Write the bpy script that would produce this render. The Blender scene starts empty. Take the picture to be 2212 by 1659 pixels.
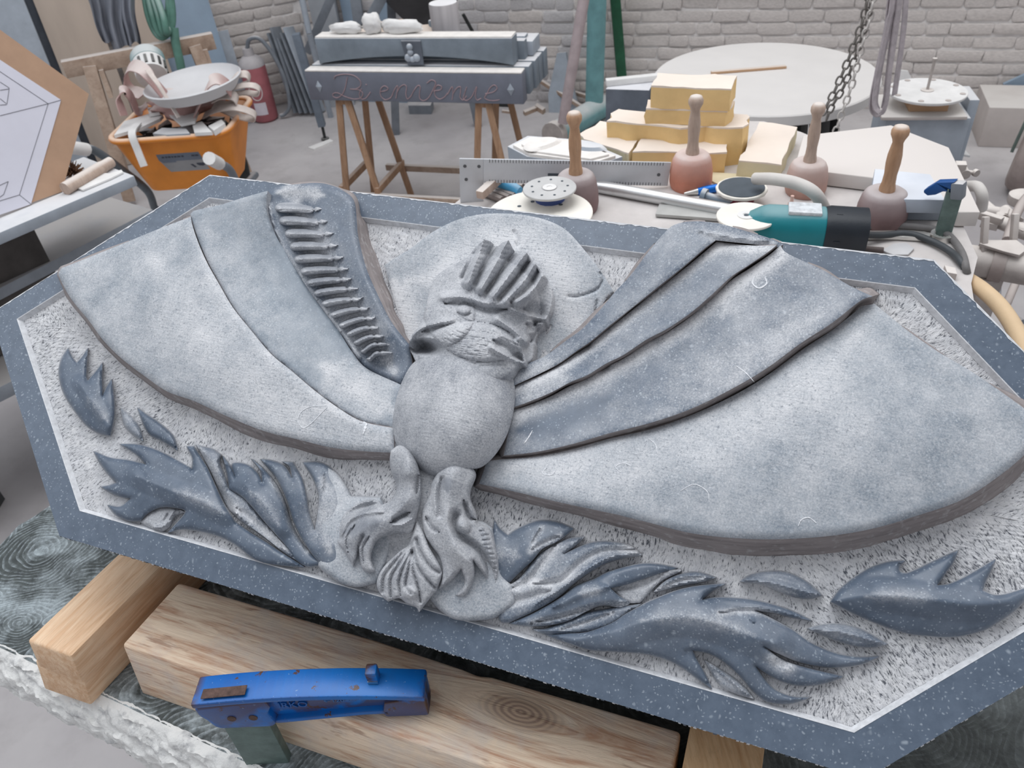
import bpy, bmesh, math, random
import numpy as np
from mathutils import Vector, Matrix
from mathutils.geometry import delaunay_2d_cdt

random.seed(7)
rng = np.random.default_rng(7)
S = bpy.context.scene
COL = S.collection

# ------------------------------------------------------------------ camera
PW, PH, FPX, HC = 2212.0, 1659.0, 1720.0, 1.6


def _cam_basis():
    d = np.array([1318 - PW / 2, -(2970 - PH / 2), -FPX])
    d /= np.linalg.norm(d)
    up = -d
    fw = np.array([0, 0, -1.0])
    y = fw - up * (fw @ up)
    y /= np.linalg.norm(y)
    return np.stack([np.cross(y, up), y, up])


RC = _cam_basis()                       # world = RC @ camera
EYE = np.array([0, 0, HC])
cd = bpy.data.cameras.new('camera')
cam = bpy.data.objects.new('camera', cd)
COL.objects.link(cam)
m4 = Matrix([list(RC[0]) + [0], list(RC[1]) + [0], list(RC[2]) + [HC], [0, 0, 0, 1]])
cam.matrix_world = m4
cd.sensor_fit = 'HORIZONTAL'
cd.sensor_width = 36.0
cd.lens = 36.0 * FPX / PW
cd.clip_start = 0.02
cd.dof.use_dof = True
cd.dof.focus_distance = 0.75
cd.dof.aperture_fstop = 15.0
S.camera = cam

# ------------------------------------------------------------------ light
w = bpy.data.worlds.new('hall_light')
S.world = w
w.use_nodes = True
w.node_tree.nodes['Background'].inputs[0].default_value = (0.93, 0.95, 1.0, 1)
w.node_tree.nodes['Background'].inputs[1].default_value = 0.54


def area(name, loc, target, sx, sy, power, color):
    l = bpy.data.lights.new(name, 'AREA')
    l.shape = 'RECTANGLE'
    l.size, l.size_y, l.energy, l.color = sx, sy, power, color
    o = bpy.data.objects.new(name, l)
    COL.objects.link(o)
    o.location = loc
    o.rotation_euler = (Vector(target) - Vector(loc)).to_track_quat('-Z', 'Y').to_euler()
    return o


area('skylight_mid', (-0.1, 1.5, 4.7), (0.0, 1.0, 0.9), 3.4, 2.4, 120, (0.96, 0.98, 1.0))
area('skylight_far', (0.4, 3.9, 4.7), (0.6, 3.6, 0.5), 3.0, 1.2, 34, (1.0, 0.98, 0.96))
area('skylight_left', (-3.2, 1.2, 4.2), (-0.4, 1.4, 0.6), 2.2, 2.6, 40, (0.90, 0.95, 1.0))
area('skylight_right', (3.6, 2.4, 4.2), (1.2, 2.6, 0.6), 2.2, 2.6, 40, (1.0, 0.95, 0.90))

S.view_settings.view_transform = 'Standard'
S.view_settings.look = 'None'
S.view_settings.gamma = 1.0
S.view_settings.use_curve_mapping = False
S.view_settings.exposure = -0.16


# ------------------------------------------------------------------ rays
def ray(px, py):
    d = RC @ np.array([px - PW / 2, -(py - PH / 2), -FPX])
    return d / np.linalg.norm(d)


def at(px, py, z):
    "the point of the level plane z seen at this place of the photograph"
    d = ray(px, py)
    return Vector(EYE + d * ((z - HC) / d[2]))


def aty(px, py, y):
    d = ray(px, py)
    return Vector(EYE + d * (y / d[1]))


def onplane(px, py, p, n):
    d = ray(px, py)
    n = np.array(n)
    return Vector(EYE + d * ((n @ (np.array(p) - EYE)) / (n @ d)))


# ------------------------------------------------------------------ mesh builder
class MB:
    def __init__(s):
        s.v, s.f, s.mi, s.cur = [], [], [], 0

    def add(s, vs, fs, M=None):
        b = len(s.v)
        if M is not None:
            vs = [M @ Vector(q) for q in vs]
        s.v += [tuple(q) for q in vs]
        s.f += [tuple(b + i for i in f) for f in fs]
        s.mi += [s.cur] * len(fs)
        return s

    def box(s, x0, x1, y0, y1, z0, z1, M=None, c=0.0):
        if c <= 0:
            vs = [(x, y, z) for z in (z0, z1) for y in (y0, y1) for x in (x0, x1)]
            fs = [(0, 2, 3, 1), (4, 5, 7, 6), (0, 1, 5, 4), (2, 6, 7, 3), (0, 4, 6, 2), (1, 3, 7, 5)]
            return s.add(vs, fs, M)
        bm = bmesh.new()
        bmesh.ops.create_cube(bm, size=1)
        for q in bm.verts:
            q.co = Vector(((x0 + x1) / 2 + q.co.x * (x1 - x0), (y0 + y1) / 2 + q.co.y * (y1 - y0), (z0 + z1) / 2 + q.co.z * (z1 - z0)))
        bmesh.ops.bevel(bm, geom=bm.edges[:], offset=c, segments=2, profile=0.5, affect='EDGES')
        s.bm(bm, M)
        return s

    def bm(s, bm, M=None):
        bm.verts.index_update()
        s.add([q.co.copy() for q in bm.verts], [[q.index for q in f.verts] for f in bm.faces], M)
        bm.free()

    def prism(s, pts, z0, z1, M=None, top=True):
        n = len(pts)
        vs = [(p[0], p[1], z0) for p in pts] + [(p[0], p[1], z1) for p in pts]
        fs = [(i, (i + 1) % n, n + (i + 1) % n, n + i) for i in range(n)]
        fs += [tuple(range(n))[::-1], tuple(range(n, 2 * n))]
        return s.add(vs, fs, M)

    def lathe(s, prof, n=32, M=None, cap=True):
        vs, fs = [], []
        for r, z in prof:
            for k in range(n):
                a = 2 * math.pi * k / n
                vs.append((r * math.cos(a), r * math.sin(a), z))
        for i in range(len(prof) - 1):
            for k in range(n):
                k2 = (k + 1) % n
                fs.append((i * n + k, i * n + k2, (i + 1) * n + k2, (i + 1) * n + k))
        if cap:
            fs.append(tuple(range(n))[::-1])
            fs.append(tuple(range((len(prof) - 1) * n, len(prof) * n)))
        return s.add(vs, fs, M)

    def tube(s, pts, r, n=10, close=False, smooth=True, M=None):
        P = [Vector(p) for p in pts]
        if smooth and len(P) > 2:
            P = catmull(P, close, 6)
        m = len(P)
        rr = r if callable(r) else (lambda t: r)
        vs, fs = [], []
        ref = None
        for i, p in enumerate(P):
            if close:
                t = P[(i + 1) % m] - P[i - 1]
            else:
                t = P[min(i + 1, m - 1)] - P[max(i - 1, 0)]
            t.normalize()
            if ref is None:
                ref = Vector((0, 0, 1)) if abs(t.z) < 0.9 else Vector((1, 0, 0))
            a = (ref - t * ref.dot(t)).normalized()
            ref = a
            b = t.cross(a)
            R = rr(i / (m - 1))
            for k in range(n):
                g = 2 * math.pi * k / n
                vs.append(p + (a * math.cos(g) + b * math.sin(g)) * R)
        for i in range(m if close else m - 1):
            j = (i + 1) % m
            for k in range(n):
                k2 = (k + 1) % n
                fs.append((i * n + k, i * n + k2, j * n + k2, j * n + k))
        if not close:
            fs += [tuple(range(n))[::-1], tuple(range((m - 1) * n, m * n))]
        return s.add(vs, fs, M)

    def ribbon(s, pts, wvec, wid, th, smooth=True):
        "a flat strap along pts, its width along wvec"
        P = [Vector(p) for p in pts]
        if smooth:
            P = catmull(P, False, 8)
        W = Vector(wvec).normalized()
        vs, fs = [], []
        m = len(P)
        for i, p in enumerate(P):
            t = (P[min(i + 1, m - 1)] - P[max(i - 1, 0)]).normalized()
            w2 = (W - t * W.dot(t)).normalized()
            n2 = t.cross(w2)
            for a, b in ((-1, -1), (1, -1), (1, 1), (-1, 1)):
                vs.append(p + w2 * (a * wid / 2) + n2 * (b * th / 2))
        for i in range(m - 1):
            for k in range(4):
                k2 = (k + 1) % 4
                fs.append((i * 4 + k, i * 4 + k2, i * 4 + 4 + k2, i * 4 + 4 + k))
        fs += [(3, 2, 1, 0), tuple(range((m - 1) * 4, m * 4))]
        return s.add(vs, fs)

    def hull(s, pts):
        bm = bmesh.new()
        for p in pts:
            bm.verts.new(p)
        r = bmesh.ops.convex_hull(bm, input=bm.verts[:])
        for q in [q for q in bm.verts if not q.link_faces]:
            bm.verts.remove(q)
        s.bm(bm)
        return s


def catmull(P, close, k):
    n = len(P)
    out = []
    for i in range(n if close else n - 1):
        p1, p2 = P[i], P[(i + 1) % n]
        p0 = P[i - 1] if (close or i > 0) else p1 * 2 - p2
        p3 = P[(i + 2) % n] if (close or i + 2 < n) else p2 * 2 - p1
        for j in range(k):
            t = j / k
            out.append(0.5 * ((2 * p1) + (p2 - p0) * t + (2 * p0 - 5 * p1 + 4 * p2 - p3) * t * t + (3 * p1 - p0 - 3 * p2 + p3) * t ** 3))
    if not close:
        out.append(P[-1])
    return out


def link(name, me, mats, parent=None, smooth=35):
    for m in (mats if isinstance(mats, (list, tuple)) else [mats]):
        me.materials.append(m)
    o = bpy.data.objects.new(name, me)
    COL.objects.link(o)
    if smooth:
        me.polygons.foreach_set('use_smooth', [True] * len(me.polygons))
        me.set_sharp_from_angle(angle=math.radians(smooth))
    if parent is not None:
        o.parent = parent
    return o


def build(name, mb, mats, parent=None, smooth=35, world=True):
    "one mesh object; with world=True the builder's points are world points"
    vs = mb.v
    if parent is not None and world:
        inv = WM[parent.name].inverted()
        vs = [tuple(inv @ Vector(q)) for q in vs]
    me = bpy.data.meshes.new(name)
    me.from_pydata(vs, [], mb.f)
    me.polygons.foreach_set('material_index', mb.mi)
    bm = bmesh.new()
    bm.from_mesh(me)
    bmesh.ops.recalc_face_normals(bm, faces=bm.faces[:])
    bm.to_mesh(me)
    bm.free()
    me.update()
    o = link(name, me, mats, parent, smooth)
    if parent is not None:
        WM[o.name] = WM[parent.name]
    return o


WM = {}


def tag(o, label, cat=None, group=None):
    o['label'] = label
    if cat:
        o['category'] = cat
    if group:
        o['group'] = group
    return o


def thing(name, label, cat, M=None, loc=None, rz=0.0, group=None):
    o = bpy.data.objects.new(name, None)
    COL.objects.link(o)
    o.empty_display_size = 0.05
    if M is None:
        M = Matrix.Translation(loc) @ Matrix.Rotation(rz, 4, 'Z')
    o.matrix_world = M
    WM[o.name] = M.copy()
    return tag(o, label, cat, group)


def single(name, mb, mats, label, cat, group=None, smooth=35, kind=None):
    "a thing that is one mesh: origin at the middle of its base"
    V = np.array(mb.v)
    c = Vector(((V[:, 0].min() + V[:, 0].max()) / 2, (V[:, 1].min() + V[:, 1].max()) / 2, V[:, 2].min()))
    mb.v = [tuple(Vector(q) - c) for q in mb.v]
    o = build(name, mb, mats, None, smooth)
    o.location = c
    WM[o.name] = Matrix.Translation(c)
    tag(o, label, cat, group)
    if kind:
        o['kind'] = kind
    return o


def struct(name, mb, mats, smooth=0, label=None):
    o = build(name, mb, mats, None, smooth)
    o['kind'] = 'structure'
    WM[o.name] = Matrix.Identity(4)
    if label:
        o['label'] = label
    return o


def RZ(a):
    return Matrix.Rotation(a, 4, 'Z')


def frame(o, x, z=(0, 0, 1)):
    "a matrix with its x axis along x and z axis near z, at o"
    x = Vector(x).normalized()
    z = Vector(z)
    z = (z - x * z.dot(x)).normalized()
    y = z.cross(x)
    return Matrix(((x.x, y.x, z.x, o[0]), (x.y, y.y, z.y, o[1]), (x.z, y.z, z.z, o[2]), (0, 0, 0, 1)))


# ------------------------------------------------------------------ materials
def srgb(r, g, b):
    return tuple(((c / 255) / 12.92 if c / 255 < 0.04045 else ((c / 255 + 0.055) / 1.055) ** 2.4) for c in (r, g, b)) + (1.0,)


class NT:
    def __init__(s, name):
        s.m = bpy.data.materials.new(name)
        s.m.use_nodes = True
        s.t = s.m.node_tree
        s.b = s.t.nodes['Principled BSDF']
        s.tc = s.t.nodes.new('ShaderNodeTexCoord').outputs['Object']

    def n(s, typ, **kw):
        q = s.t.nodes.new('ShaderNode' + typ)
        for k, v in kw.items():
            setattr(q, k, v)
        return q

    def lk(s, a, b):
        s.t.links.new(a, b)

    def put(s, sock, v):
        if hasattr(v, 'is_linked') or isinstance(v, bpy.types.NodeSocket):
            s.lk(v, sock)
        else:
            sock.default_value = v

    def mapping(s, scale=(1, 1, 1), rot=(0, 0, 0), src=None):
        q = s.n('Mapping')
        s.lk(src or s.tc, q.inputs[0])
        q.inputs['Scale'].default_value = scale
        q.inputs['Rotation'].default_value = rot
        return q.outputs[0]

    def noise(s, scale, detail=4, rough=0.55, vec=None, dist=0.0):
        q = s.n('TexNoise')
        s.lk(vec or s.tc, q.inputs['Vector'])
        q.inputs['Scale'].default_value = scale
        q.inputs['Detail'].default_value = detail
        q.inputs['Roughness'].default_value = rough
        q.inputs['Distortion'].default_value = dist
        return q.outputs[0]

    def voro(s, scale, vec=None, feature='F1'):
        q = s.n('TexVoronoi', feature=feature)
        s.lk(vec or s.tc, q.inputs['Vector'])
        q.inputs['Scale'].default_value = scale
        return q

    def step(s, v, lo, hi, a=0.0, b=1.0):
        q = s.n('MapRange')
        q.clamp = True
        s.put(q.inputs[0], v)
        for i, x in zip((1, 2, 3, 4), (lo, hi, a, b)):
            q.inputs[i].default_value = x
        return q.outputs[0]

    def math(s, op, a, b=0.5):
        q = s.n('Math', operation=op)
        s.put(q.inputs[0], a)
        s.put(q.inputs[1], b)
        return q.outputs[0]

    def mix(s, f, a, b):
        q = s.n('Mix', data_type='RGBA')
        s.put(q.inputs[0], f)
        s.put(q.inputs[6], a)
        s.put(q.inputs[7], b)
        return q.outputs[2]

    def attr(s, name):
        return s.n('Attribute', attribute_name=name).outputs['Fac']

    def up(s):
        "how far the surface faces the ceiling: dust lies there"
        g = s.n('NewGeometry')
        x = s.n('SeparateXYZ')
        s.lk(g.outputs['Normal'], x.inputs[0])
        return x.outputs[2]

    def done(s, color, rough=0.6, bump=None, bstr=0.2, bdist=0.002, metal=0.0, spec=0.5):
        s.put(s.b.inputs['Base Color'], color)
        s.put(s.b.inputs['Roughness'], rough)
        s.b.inputs['Metallic'].default_value = metal
        s.b.inputs['Specular IOR Level'].default_value = spec
        if bump is not None:
            q = s.n('Bump')
            q.inputs['Strength'].default_value = bstr
            q.inputs['Distance'].default_value = bdist
            s.lk(bump, q.inputs['Height'])
            s.lk(q.outputs[0], s.b.inputs['Normal'])
        return s.m


def plain(name, c, var=0.12, scale=20, rough=0.6, bstr=0.15, bdist=0.002, metal=0.0, dust=None, dlo=0.55, dhi=0.95, dmax=0.9, spec=0.4, stretch=(1, 1, 1), bscale=None):
    "an everyday surface: colour varied by noise, with stone dust lying on what faces up"
    k = NT(name)
    vec = k.mapping(stretch)
    n1 = k.noise(scale, 5, 0.6, vec)
    c1 = srgb(*c)
    lo = tuple(x * (1 - var * 1.6) for x in c1[:3]) + (1,)
    hi = tuple(min(1, x * (1 + var * 1.6)) for x in c1[:3]) + (1,)
    colr = k.mix(k.step(n1, 0.3, 0.7), lo, hi)
    r = rough
    if dust:
        f = k.math('MULTIPLY', k.step(k.up(), dlo, dhi), k.step(k.noise(scale * 0.6, 4), 0.25, 0.5, dmax * 0.6, dmax))
        colr = k.mix(f, colr, srgb(*dust))
    n2 = k.noise(bscale or scale * 6, 4, 0.6, vec)
    return k.done(colr, r, n2, bstr, bdist, metal, spec)

# ================================================================== the carved stone
PX = np.array([0.91666, -0.39905, -0.02239])
PY = np.array([0.34791, 0.76908, 0.53616])
PN = np.array([-0.19674, -0.49927, 0.84382])
PO = np.array([-0.0494, 0.5933, 1.1014])
SLABTH = 0.098                             # thickness of the stone
PB = np.stack([PX, PY, PN], 1)
PM = Matrix([[PX[i], PY[i], PN[i], PO[i]] for i in range(3)] + [[0, 0, 0, 1]])
HH, HA, HW = 0.22, 0.39413, 0.61929       # half height, half long edge, half width of the hexagon
ZF = -0.0055                               # the sunk field


def lift(p, z):
    "points of the stone's own frame: where the sight line of p (n,2) meets height z (n)"
    p = np.asarray(p, float)
    d = np.stack([p[:, 0] - PW / 2, -(p[:, 1] - PH / 2), np.full(len(p), -FPX)], 1) @ RC.T
    t = (PN @ (PO - EYE) + z) / (d @ PN)
    return (EYE + d * t[:, None] - PO) @ PB


# ---- stone materials (blue limestone)
def stone_mat(name, dark, light, flecks=0.5, rough=0.36, marks=0.0, bstr=0.15):
    k = NT(name)
    big = k.noise(9, 5, 0.6)
    mid = k.noise(70, 5, 0.65)
    base = k.mix(k.step(mid, 0.3, 0.72), srgb(*dark), srgb(*light))
    base = k.mix(k.step(big, 0.3, 0.75, 0, 0.45), base, srgb(*light))
    # fossil flecks: small shell pieces in the stone
    wv = k.mapping((1, 1, 1))
    nz = k.n('TexNoise')
    nz.inputs['Scale'].default_value = 60
    k.lk(k.tc, nz.inputs['Vector'])
    mx = k.n('Mix', data_type='VECTOR')
    mx.inputs[0].default_value = 0.012
    k.lk(k.tc, mx.inputs[4])
    k.lk(nz.outputs['Color'], mx.inputs[5])
    v = k.voro(430, mx.outputs[1])
    v2 = k.voro(150, mx.outputs[1])
    sc = k.n('SeparateColor')
    k.lk(v.outputs['Color'], sc.inputs[0])
    f1 = k.math('MULTIPLY', k.step(v.outputs['Distance'], 0.2, 0.42, 0.75, 0), k.step(sc.outputs[0], 0.66, 0.8))
    sc2 = k.n('SeparateColor')
    k.lk(v2.outputs['Color'], sc2.inputs[0])
    f2 = k.math('MULTIPLY', k.step(v2.outputs['Distance'], 0.1, 0.3, 0.8, 0), k.step(sc2.outputs[0], 0.86, 0.92))
    fl = k.math('MULTIPLY', k.math('MAXIMUM', f1, f2), flecks)
    base = k.mix(fl, base, srgb(176, 186, 196))
    # stone dust rubbed into the surface
    du = k.attr('dust')
    pat = k.step(k.noise(26, 6, 0.7), 0.35, 0.65, -0.22, 0.22)
    fine = k.step(k.noise(620, 3, 0.75), 0.36, 0.66, -0.22, 0.22)
    amt = k.n('Clamp')
    k.lk(k.math('ADD', k.math('ADD', du, k.math('MULTIPLY', pat, k.step(du, 0.0, 0.3))), k.math('MULTIPLY', fine, k.step(du, 0.0, 0.4))), amt.inputs[0])
    base = k.mix(amt.outputs[0], base, srgb(212, 213, 216))
    base = k.mix(k.math('MULTIPLY', k.math('MULTIPLY', fl, 0.6), k.step(du, 0.1, 0.7)), base, srgb(228, 231, 236))
    pits = k.math('MULTIPLY', k.step(k.noise(360, 4, 0.8), 0.36, 0.44, 1, 0), k.step(du, 0.1, 0.55, 0.0, 0.6))
    base = k.mix(pits, base, srgb(96, 104, 116))
    rg = k.step(amt.outputs[0], 0.0, 0.8, rough, 0.75)
    st = k.mapping((60, 520, 200), (0, 0, 0.5))
    q = k.n('TexNoise')
    q.inputs['Scale'].default_value = 1
    q.inputs['Detail'].default_value = 3
    k.lk(st, q.inputs['Vector'])
    h = k.math('ADD', k.math('MULTIPLY', q.outputs[0], k.step(du, 0.2, 0.8, 0.1, 1.0)), k.math('MULTIPLY', mid, 0.5))
    return k.done(base, rg, h, bstr, 0.0015)


M_STONE = stone_mat('blue_limestone', (72, 85, 102), (94, 107, 124), 0.6)
M_WING = stone_mat('rubbed_limestone', (110, 121, 133), (137, 147, 158), 0.5, 0.5, bstr=0.4)
M_CUT = stone_mat('tooled_limestone', (108, 113, 122), (138, 142, 150), 0.25, 0.65, bstr=0.6)

k = NT('shaded_sawn_limestone')  # wing side walls: warm sawn stone, their shade put into the brown-grey
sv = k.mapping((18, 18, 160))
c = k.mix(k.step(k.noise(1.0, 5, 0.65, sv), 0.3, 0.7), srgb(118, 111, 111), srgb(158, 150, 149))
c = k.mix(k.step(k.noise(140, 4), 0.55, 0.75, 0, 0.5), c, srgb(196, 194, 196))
M_SAWNSHADE = k.done(c, 0.75, k.noise(1.0, 4, 0.6, sv), 0.5, 0.002)

k = NT('bush_hammered_limestone')
uv = k.n('UVMap').outputs[0]
wob = k.n('TexNoise')
wob.inputs['Scale'].default_value = 30
k.lk(uv, wob.inputs['Vector'])
mx = k.n('Mix', data_type='VECTOR')
mx.inputs[0].default_value = 0.012
k.lk(uv, mx.inputs[4])
k.lk(wob.outputs['Color'], mx.inputs[5])
s1 = k.mapping((820, 230, 1), (0, 0, 0.12), mx.outputs[1])
s2 = k.mapping((430, 170, 1), (0, 0, -0.1), mx.outputs[1])
a = k.noise(1.0, 4, 0.7, s1)
b = k.noise(1.0, 4, 0.65, s2)
big = k.noise(7, 4, 0.6)
pit = k.math('ADD', k.math('MULTIPLY', a, 0.55), k.math('MULTIPLY', b, 0.45))
pit = k.math('ADD', pit, k.step(big, 0.3, 0.7, 0.05, -0.03))
c = k.mix(k.step(pit, 0.40, 0.50), srgb(84, 88, 98), srgb(216, 217, 221))
c = k.mix(k.step(k.noise(90, 5, 0.7), 0.45, 0.7), c, k.mix(k.step(pit, 0.41, 0.48), srgb(96, 100, 108), srgb(240, 240, 242)))
M_FIELD = k.done(c, 0.8, pit, 0.9, 0.004)

M_BRUISE = plain('bruised_edge', (206, 208, 212), 0.1, 200, 0.8)
M_EDGE = stone_mat('dark_edge_limestone', (62, 72, 84), (88, 98, 112), 0.5, 0.6)


def hexa(dx=0.0, z=0.0):
    "hexagon corners, offset inward by dx"
    P = [(-HA, HH), (HA, HH), (HW, 0), (HA, -HH), (-HA, -HH), (-HW, 0)]
    out = []
    for i in range(6):
        a, b, c = np.array(P[i - 1]), np.array(P[i]), np.array(P[(i + 1) % 6])

        def off(p, q):
            d = (q - p) / np.linalg.norm(q - p)
            n = np.array([d[1], -d[0]])          # clockwise order: inward is to the right
            return p + n * dx, d
        p1, d1 = off(a, b)
        p2, d2 = off(b, c)
        A = np.stack([d1, -d2], 1)
        t = np.linalg.solve(A, p2 - p1)
        q = p1 + d1 * t[0]
        out.append((q[0], q[1], z))
    return out


stone = thing('carved_stone', 'large six-sided blue limestone relief of a bird with spread wings, tilted on timbers', 'sculpture', PM)


def pbuild(name, mb, mats, smooth=35):
    return build(name, mb, mats, stone, smooth, world=False)


# slab body, chiselled edge, border ring, sunk field
mb = MB()
o, i_ = hexa(0.003, -0.004), hexa(0.0035, -SLABTH)
mb.add(o + i_, [(k, k + 6, (k + 1) % 6 + 6, (k + 1) % 6) for k in range(6)] + [tuple(range(6, 12))])
pbuild('slab', mb, M_EDGE, 0)

mb = MB()
E0 = hexa()
for k in range(6):
    p, q = np.array(E0[k]), np.array(E0[(k + 1) % 6])
    L = np.linalg.norm(q - p)
    d = (q - p) / L
    n = np.array([-d[1], d[0], 0])
    m = int(L / 0.0042)
    prev = None
    for j in range(m):
        t0, t1 = j * L / m, (j + random.uniform(0.45, 0.75)) * L / m
        t2 = (j + 1) * L / m
        dep = random.uniform(0.007, 0.014)
        out = random.uniform(0.0002, 0.0012)
        inn = -0.0015
        lean = random.uniform(-0.001, 0.001)
        for (ta, tb, off, mi) in ((t0, t1, out, 1 if random.random() < 0.62 else 0), (t1, t2, inn, 0)):
            a, b = p + d * ta, p + d * tb
            mb.cur = mi
            mb.add([a - n * 0.0004 + [0, 0, 0.0], b - n * 0.0004, b + n * off + d * lean + [0, 0, -0.002], a + n * off + d * lean + [0, 0, -0.002],
                    b + n * (off - 0.001) + [0, 0, -dep], a + n * (off - 0.001) + [0, 0, -dep], b - n * 0.004 + [0, 0, -dep - 0.001], a - n * 0.004 + [0, 0, -dep - 0.001]],
                   [(0, 1, 2, 3), (3, 2, 4, 5), (5, 4, 6, 7)])
ob = pbuild('chiselled_edge', mb, [M_EDGE, M_BRUISE], 0)

BW = 0.0305
mb = MB()
for k in (5, 0, 1):
    p, q = np.array(E0[k]), np.array(E0[(k + 1) % 6])
    L = np.linalg.norm(q - p)
    d = (q - p) / L
    n = np.array([d[1], -d[0], 0])
    m = int(L / .004)
    ww = np.abs(rng.normal(.0011, .0006, m + 1)) + .0003
    for j in range(m):
        a, b = p + d * (L * j / m), p + d * (L * (j + 1) / m)
        u = np.array([0, 0, .0003])
        mb.add([a + u, b + u, b + n * ww[j + 1] + u, a + n * ww[j] + u, a - u * 8, b - u * 8], [(3, 2, 1, 0), (0, 1, 5, 4)])
pbuild('bruised_arris', mb, M_BRUISE, 0)
mb = MB()
a, b = hexa(0), hexa(BW)
for k in range(6):
    k2 = (k + 1) % 6
    A, B, C, D = [np.array(x) for x in (a[k], a[k2], b[k2], b[k])]
    m = 24
    for j in range(m):
        t, u = j / m, (j + 1) / m
        mb.add([A + (B - A) * t, A + (B - A) * u, D + (C - D) * u, D + (C - D) * t], [(0, 1, 2, 3)])
pbuild('border', mb, M_STONE, 0)

mb = MB()
b, c = hexa(BW), hexa(BW + 0.0028, ZF)
b2 = hexa(BW - 0.0008, 0.0003)
mb.add(b2 + b + c, [(k, (k + 1) % 6, (k + 1) % 6 + 6, k + 6) for k in range(6)] + [(k + 6, (k + 1) % 6 + 6, (k + 1) % 6 + 12, k + 12) for k in range(6)])
pbuild('border_fillet', mb, M_BRUISE, 0)

# field: six wedges, each tooled square to its own side of the border
c = np.array(hexa(BW + 0.0028, ZF))
vs, fs, uvs = [], [], []
core = [np.array([-0.27, 0.0, ZF]), np.array([0.27, 0.0, ZF])]
for k in range(6):
    k2 = (k + 1) % 6
    A, B = c[k], c[k2]
    inner = {0: (0, 1), 1: (1, 1), 2: (1, 1), 3: (1, 0), 4: (0, 0), 5: (0, 0)}[k]
    D, C = core[inner[0]], core[inner[1]]
    d = (B - A) / np.linalg.norm(B - A)
    n = np.array([d[1], -d[0], 0])
    nu, nv = 90, 44
    base = len(vs)
    for j in range(nv + 1):
        for i in range(nu + 1):
            s, t = i / nu, j / nv
            p = (A * (1 - s) + B * s) * (1 - t) + (D * (1 - s) + C * s) * t
            vs.append(p)
            uvs.append((float((p - A) @ d) + k * 3.1, float((p - A) @ n)))
    for j in range(nv):
        for i in range(nu):
            q = base + j * (nu + 1) + i
            fs.append((q, q + 1, q + nu + 2, q + nu + 1))
vs = np.array(vs)
vs[:, 2] += rng.normal(0, 0.0003, len(vs))
me = bpy.data.meshes.new('tooled_field')
me.from_pydata(vs.tolist(), [], fs)
uvl = me.uv_layers.new(name='UVMap')
li = np.empty(len(me.loops), int)
me.loops.foreach_get('vertex_index', li)
uvl.data.foreach_set('uv', np.array(uvs)[li].ravel())
me.flip_normals()
link('tooled_field', me, M_FIELD, stone, 0)


# ---- carved pieces
ZS_ = []


def dens(out, sp):
    P = [np.array(q[:2], float) for q in out]
    C = [len(q) > 2 for q in out]
    n = len(P)
    res = []
    for i in range(n):
        p1, p2 = P[i], P[(i + 1) % n]
        p0 = P[i - 1] if not C[i] else p1 * 2 - p2
        p3 = P[(i + 2) % n] if not C[(i + 1) % n] else p2 * 2 - p1
        if C[i] and not C[(i + 1) % n]:
            p0 = p1 + (p1 - p2) * 0.6
        m = max(1, int(round(np.linalg.norm(p2 - p1) / sp)))
        for j in range(m):
            t = j / m
            res.append(0.5 * ((2 * p1) + (p2 - p0) * t + (2 * p0 - 5 * p1 + 4 * p2 - p3) * t * t + (3 * p1 - p0 - 3 * p2 + p3) * t ** 3))
    return np.array(res)


def segdist(p, poly, close=True):
    "distance of points p to a polyline, and the share of its length reached there"
    a = np.asarray(poly, float)
    b = np.roll(a, -1, 0) if close else a[1:]
    a = a if close else a[:-1]
    best = np.full(len(p), 1e9)
    arc = np.zeros(len(p))
    L = np.concatenate([[0], np.cumsum(np.linalg.norm(b - a, axis=1))])
    for i in range(len(a)):
        d = b[i] - a[i]
        t = np.clip(((p - a[i]) @ d) / (d @ d + 1e-9), 0, 1)
        r = np.linalg.norm(p - a[i] - t[:, None] * d, axis=1)
        k = r < best
        best[k] = r[k]
        arc[k] = (L[i] + t[k] * (L[i + 1] - L[i])) / L[-1]
    return best, arc


def inside(p, poly):
    x, y = p[:, 0], p[:, 1]
    r = np.zeros(len(p), bool)
    n = len(poly)
    for i in range(n):
        x1, y1 = poly[i]
        x2, y2 = poly[(i + 1) % n]
        cnd = ((y1 > y) != (y2 > y))
        if not cnd.any():
            continue
        xx = (x2 - x1) * (y - y1) / (y2 - y1 + 1e-12) + x1
        r ^= cnd & (x < xx)
    return r


def tps(ctl):
    c = np.array(ctl, float)
    P = c[:, :2] / 500
    n = len(P)
    r = np.linalg.norm(P[:, None] - P[None], axis=2)
    K = np.where(r > 0, r * r * np.log(r + 1e-12), 0) + np.eye(n) * 1e-4
    A = np.zeros((n + 3, n + 3))
    A[:n, :n] = K
    A[:n, n] = A[n, :n] = 1
    A[:n, n + 1:] = P
    A[n + 1:, :n] = P.T
    wv = np.linalg.solve(A, np.concatenate([c[:, 2], np.zeros(3)]))

    def g(q):
        q = q / 500
        r = np.linalg.norm(q[:, None] - P[None], axis=2)
        return np.where(r > 0, r * r * np.log(r + 1e-12), 0) @ wv[:n] + wv[n] + q @ wv[n + 1:]
    return g


def smoothpoly(pts, k=5):
    P = [Vector((q[0], q[1], 0)) for q in pts]
    if len(P) < 3:
        return np.array([(q.x, q.y) for q in P])
    return np.array([(q.x, q.y) for q in catmull(P, False, k)])


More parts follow.
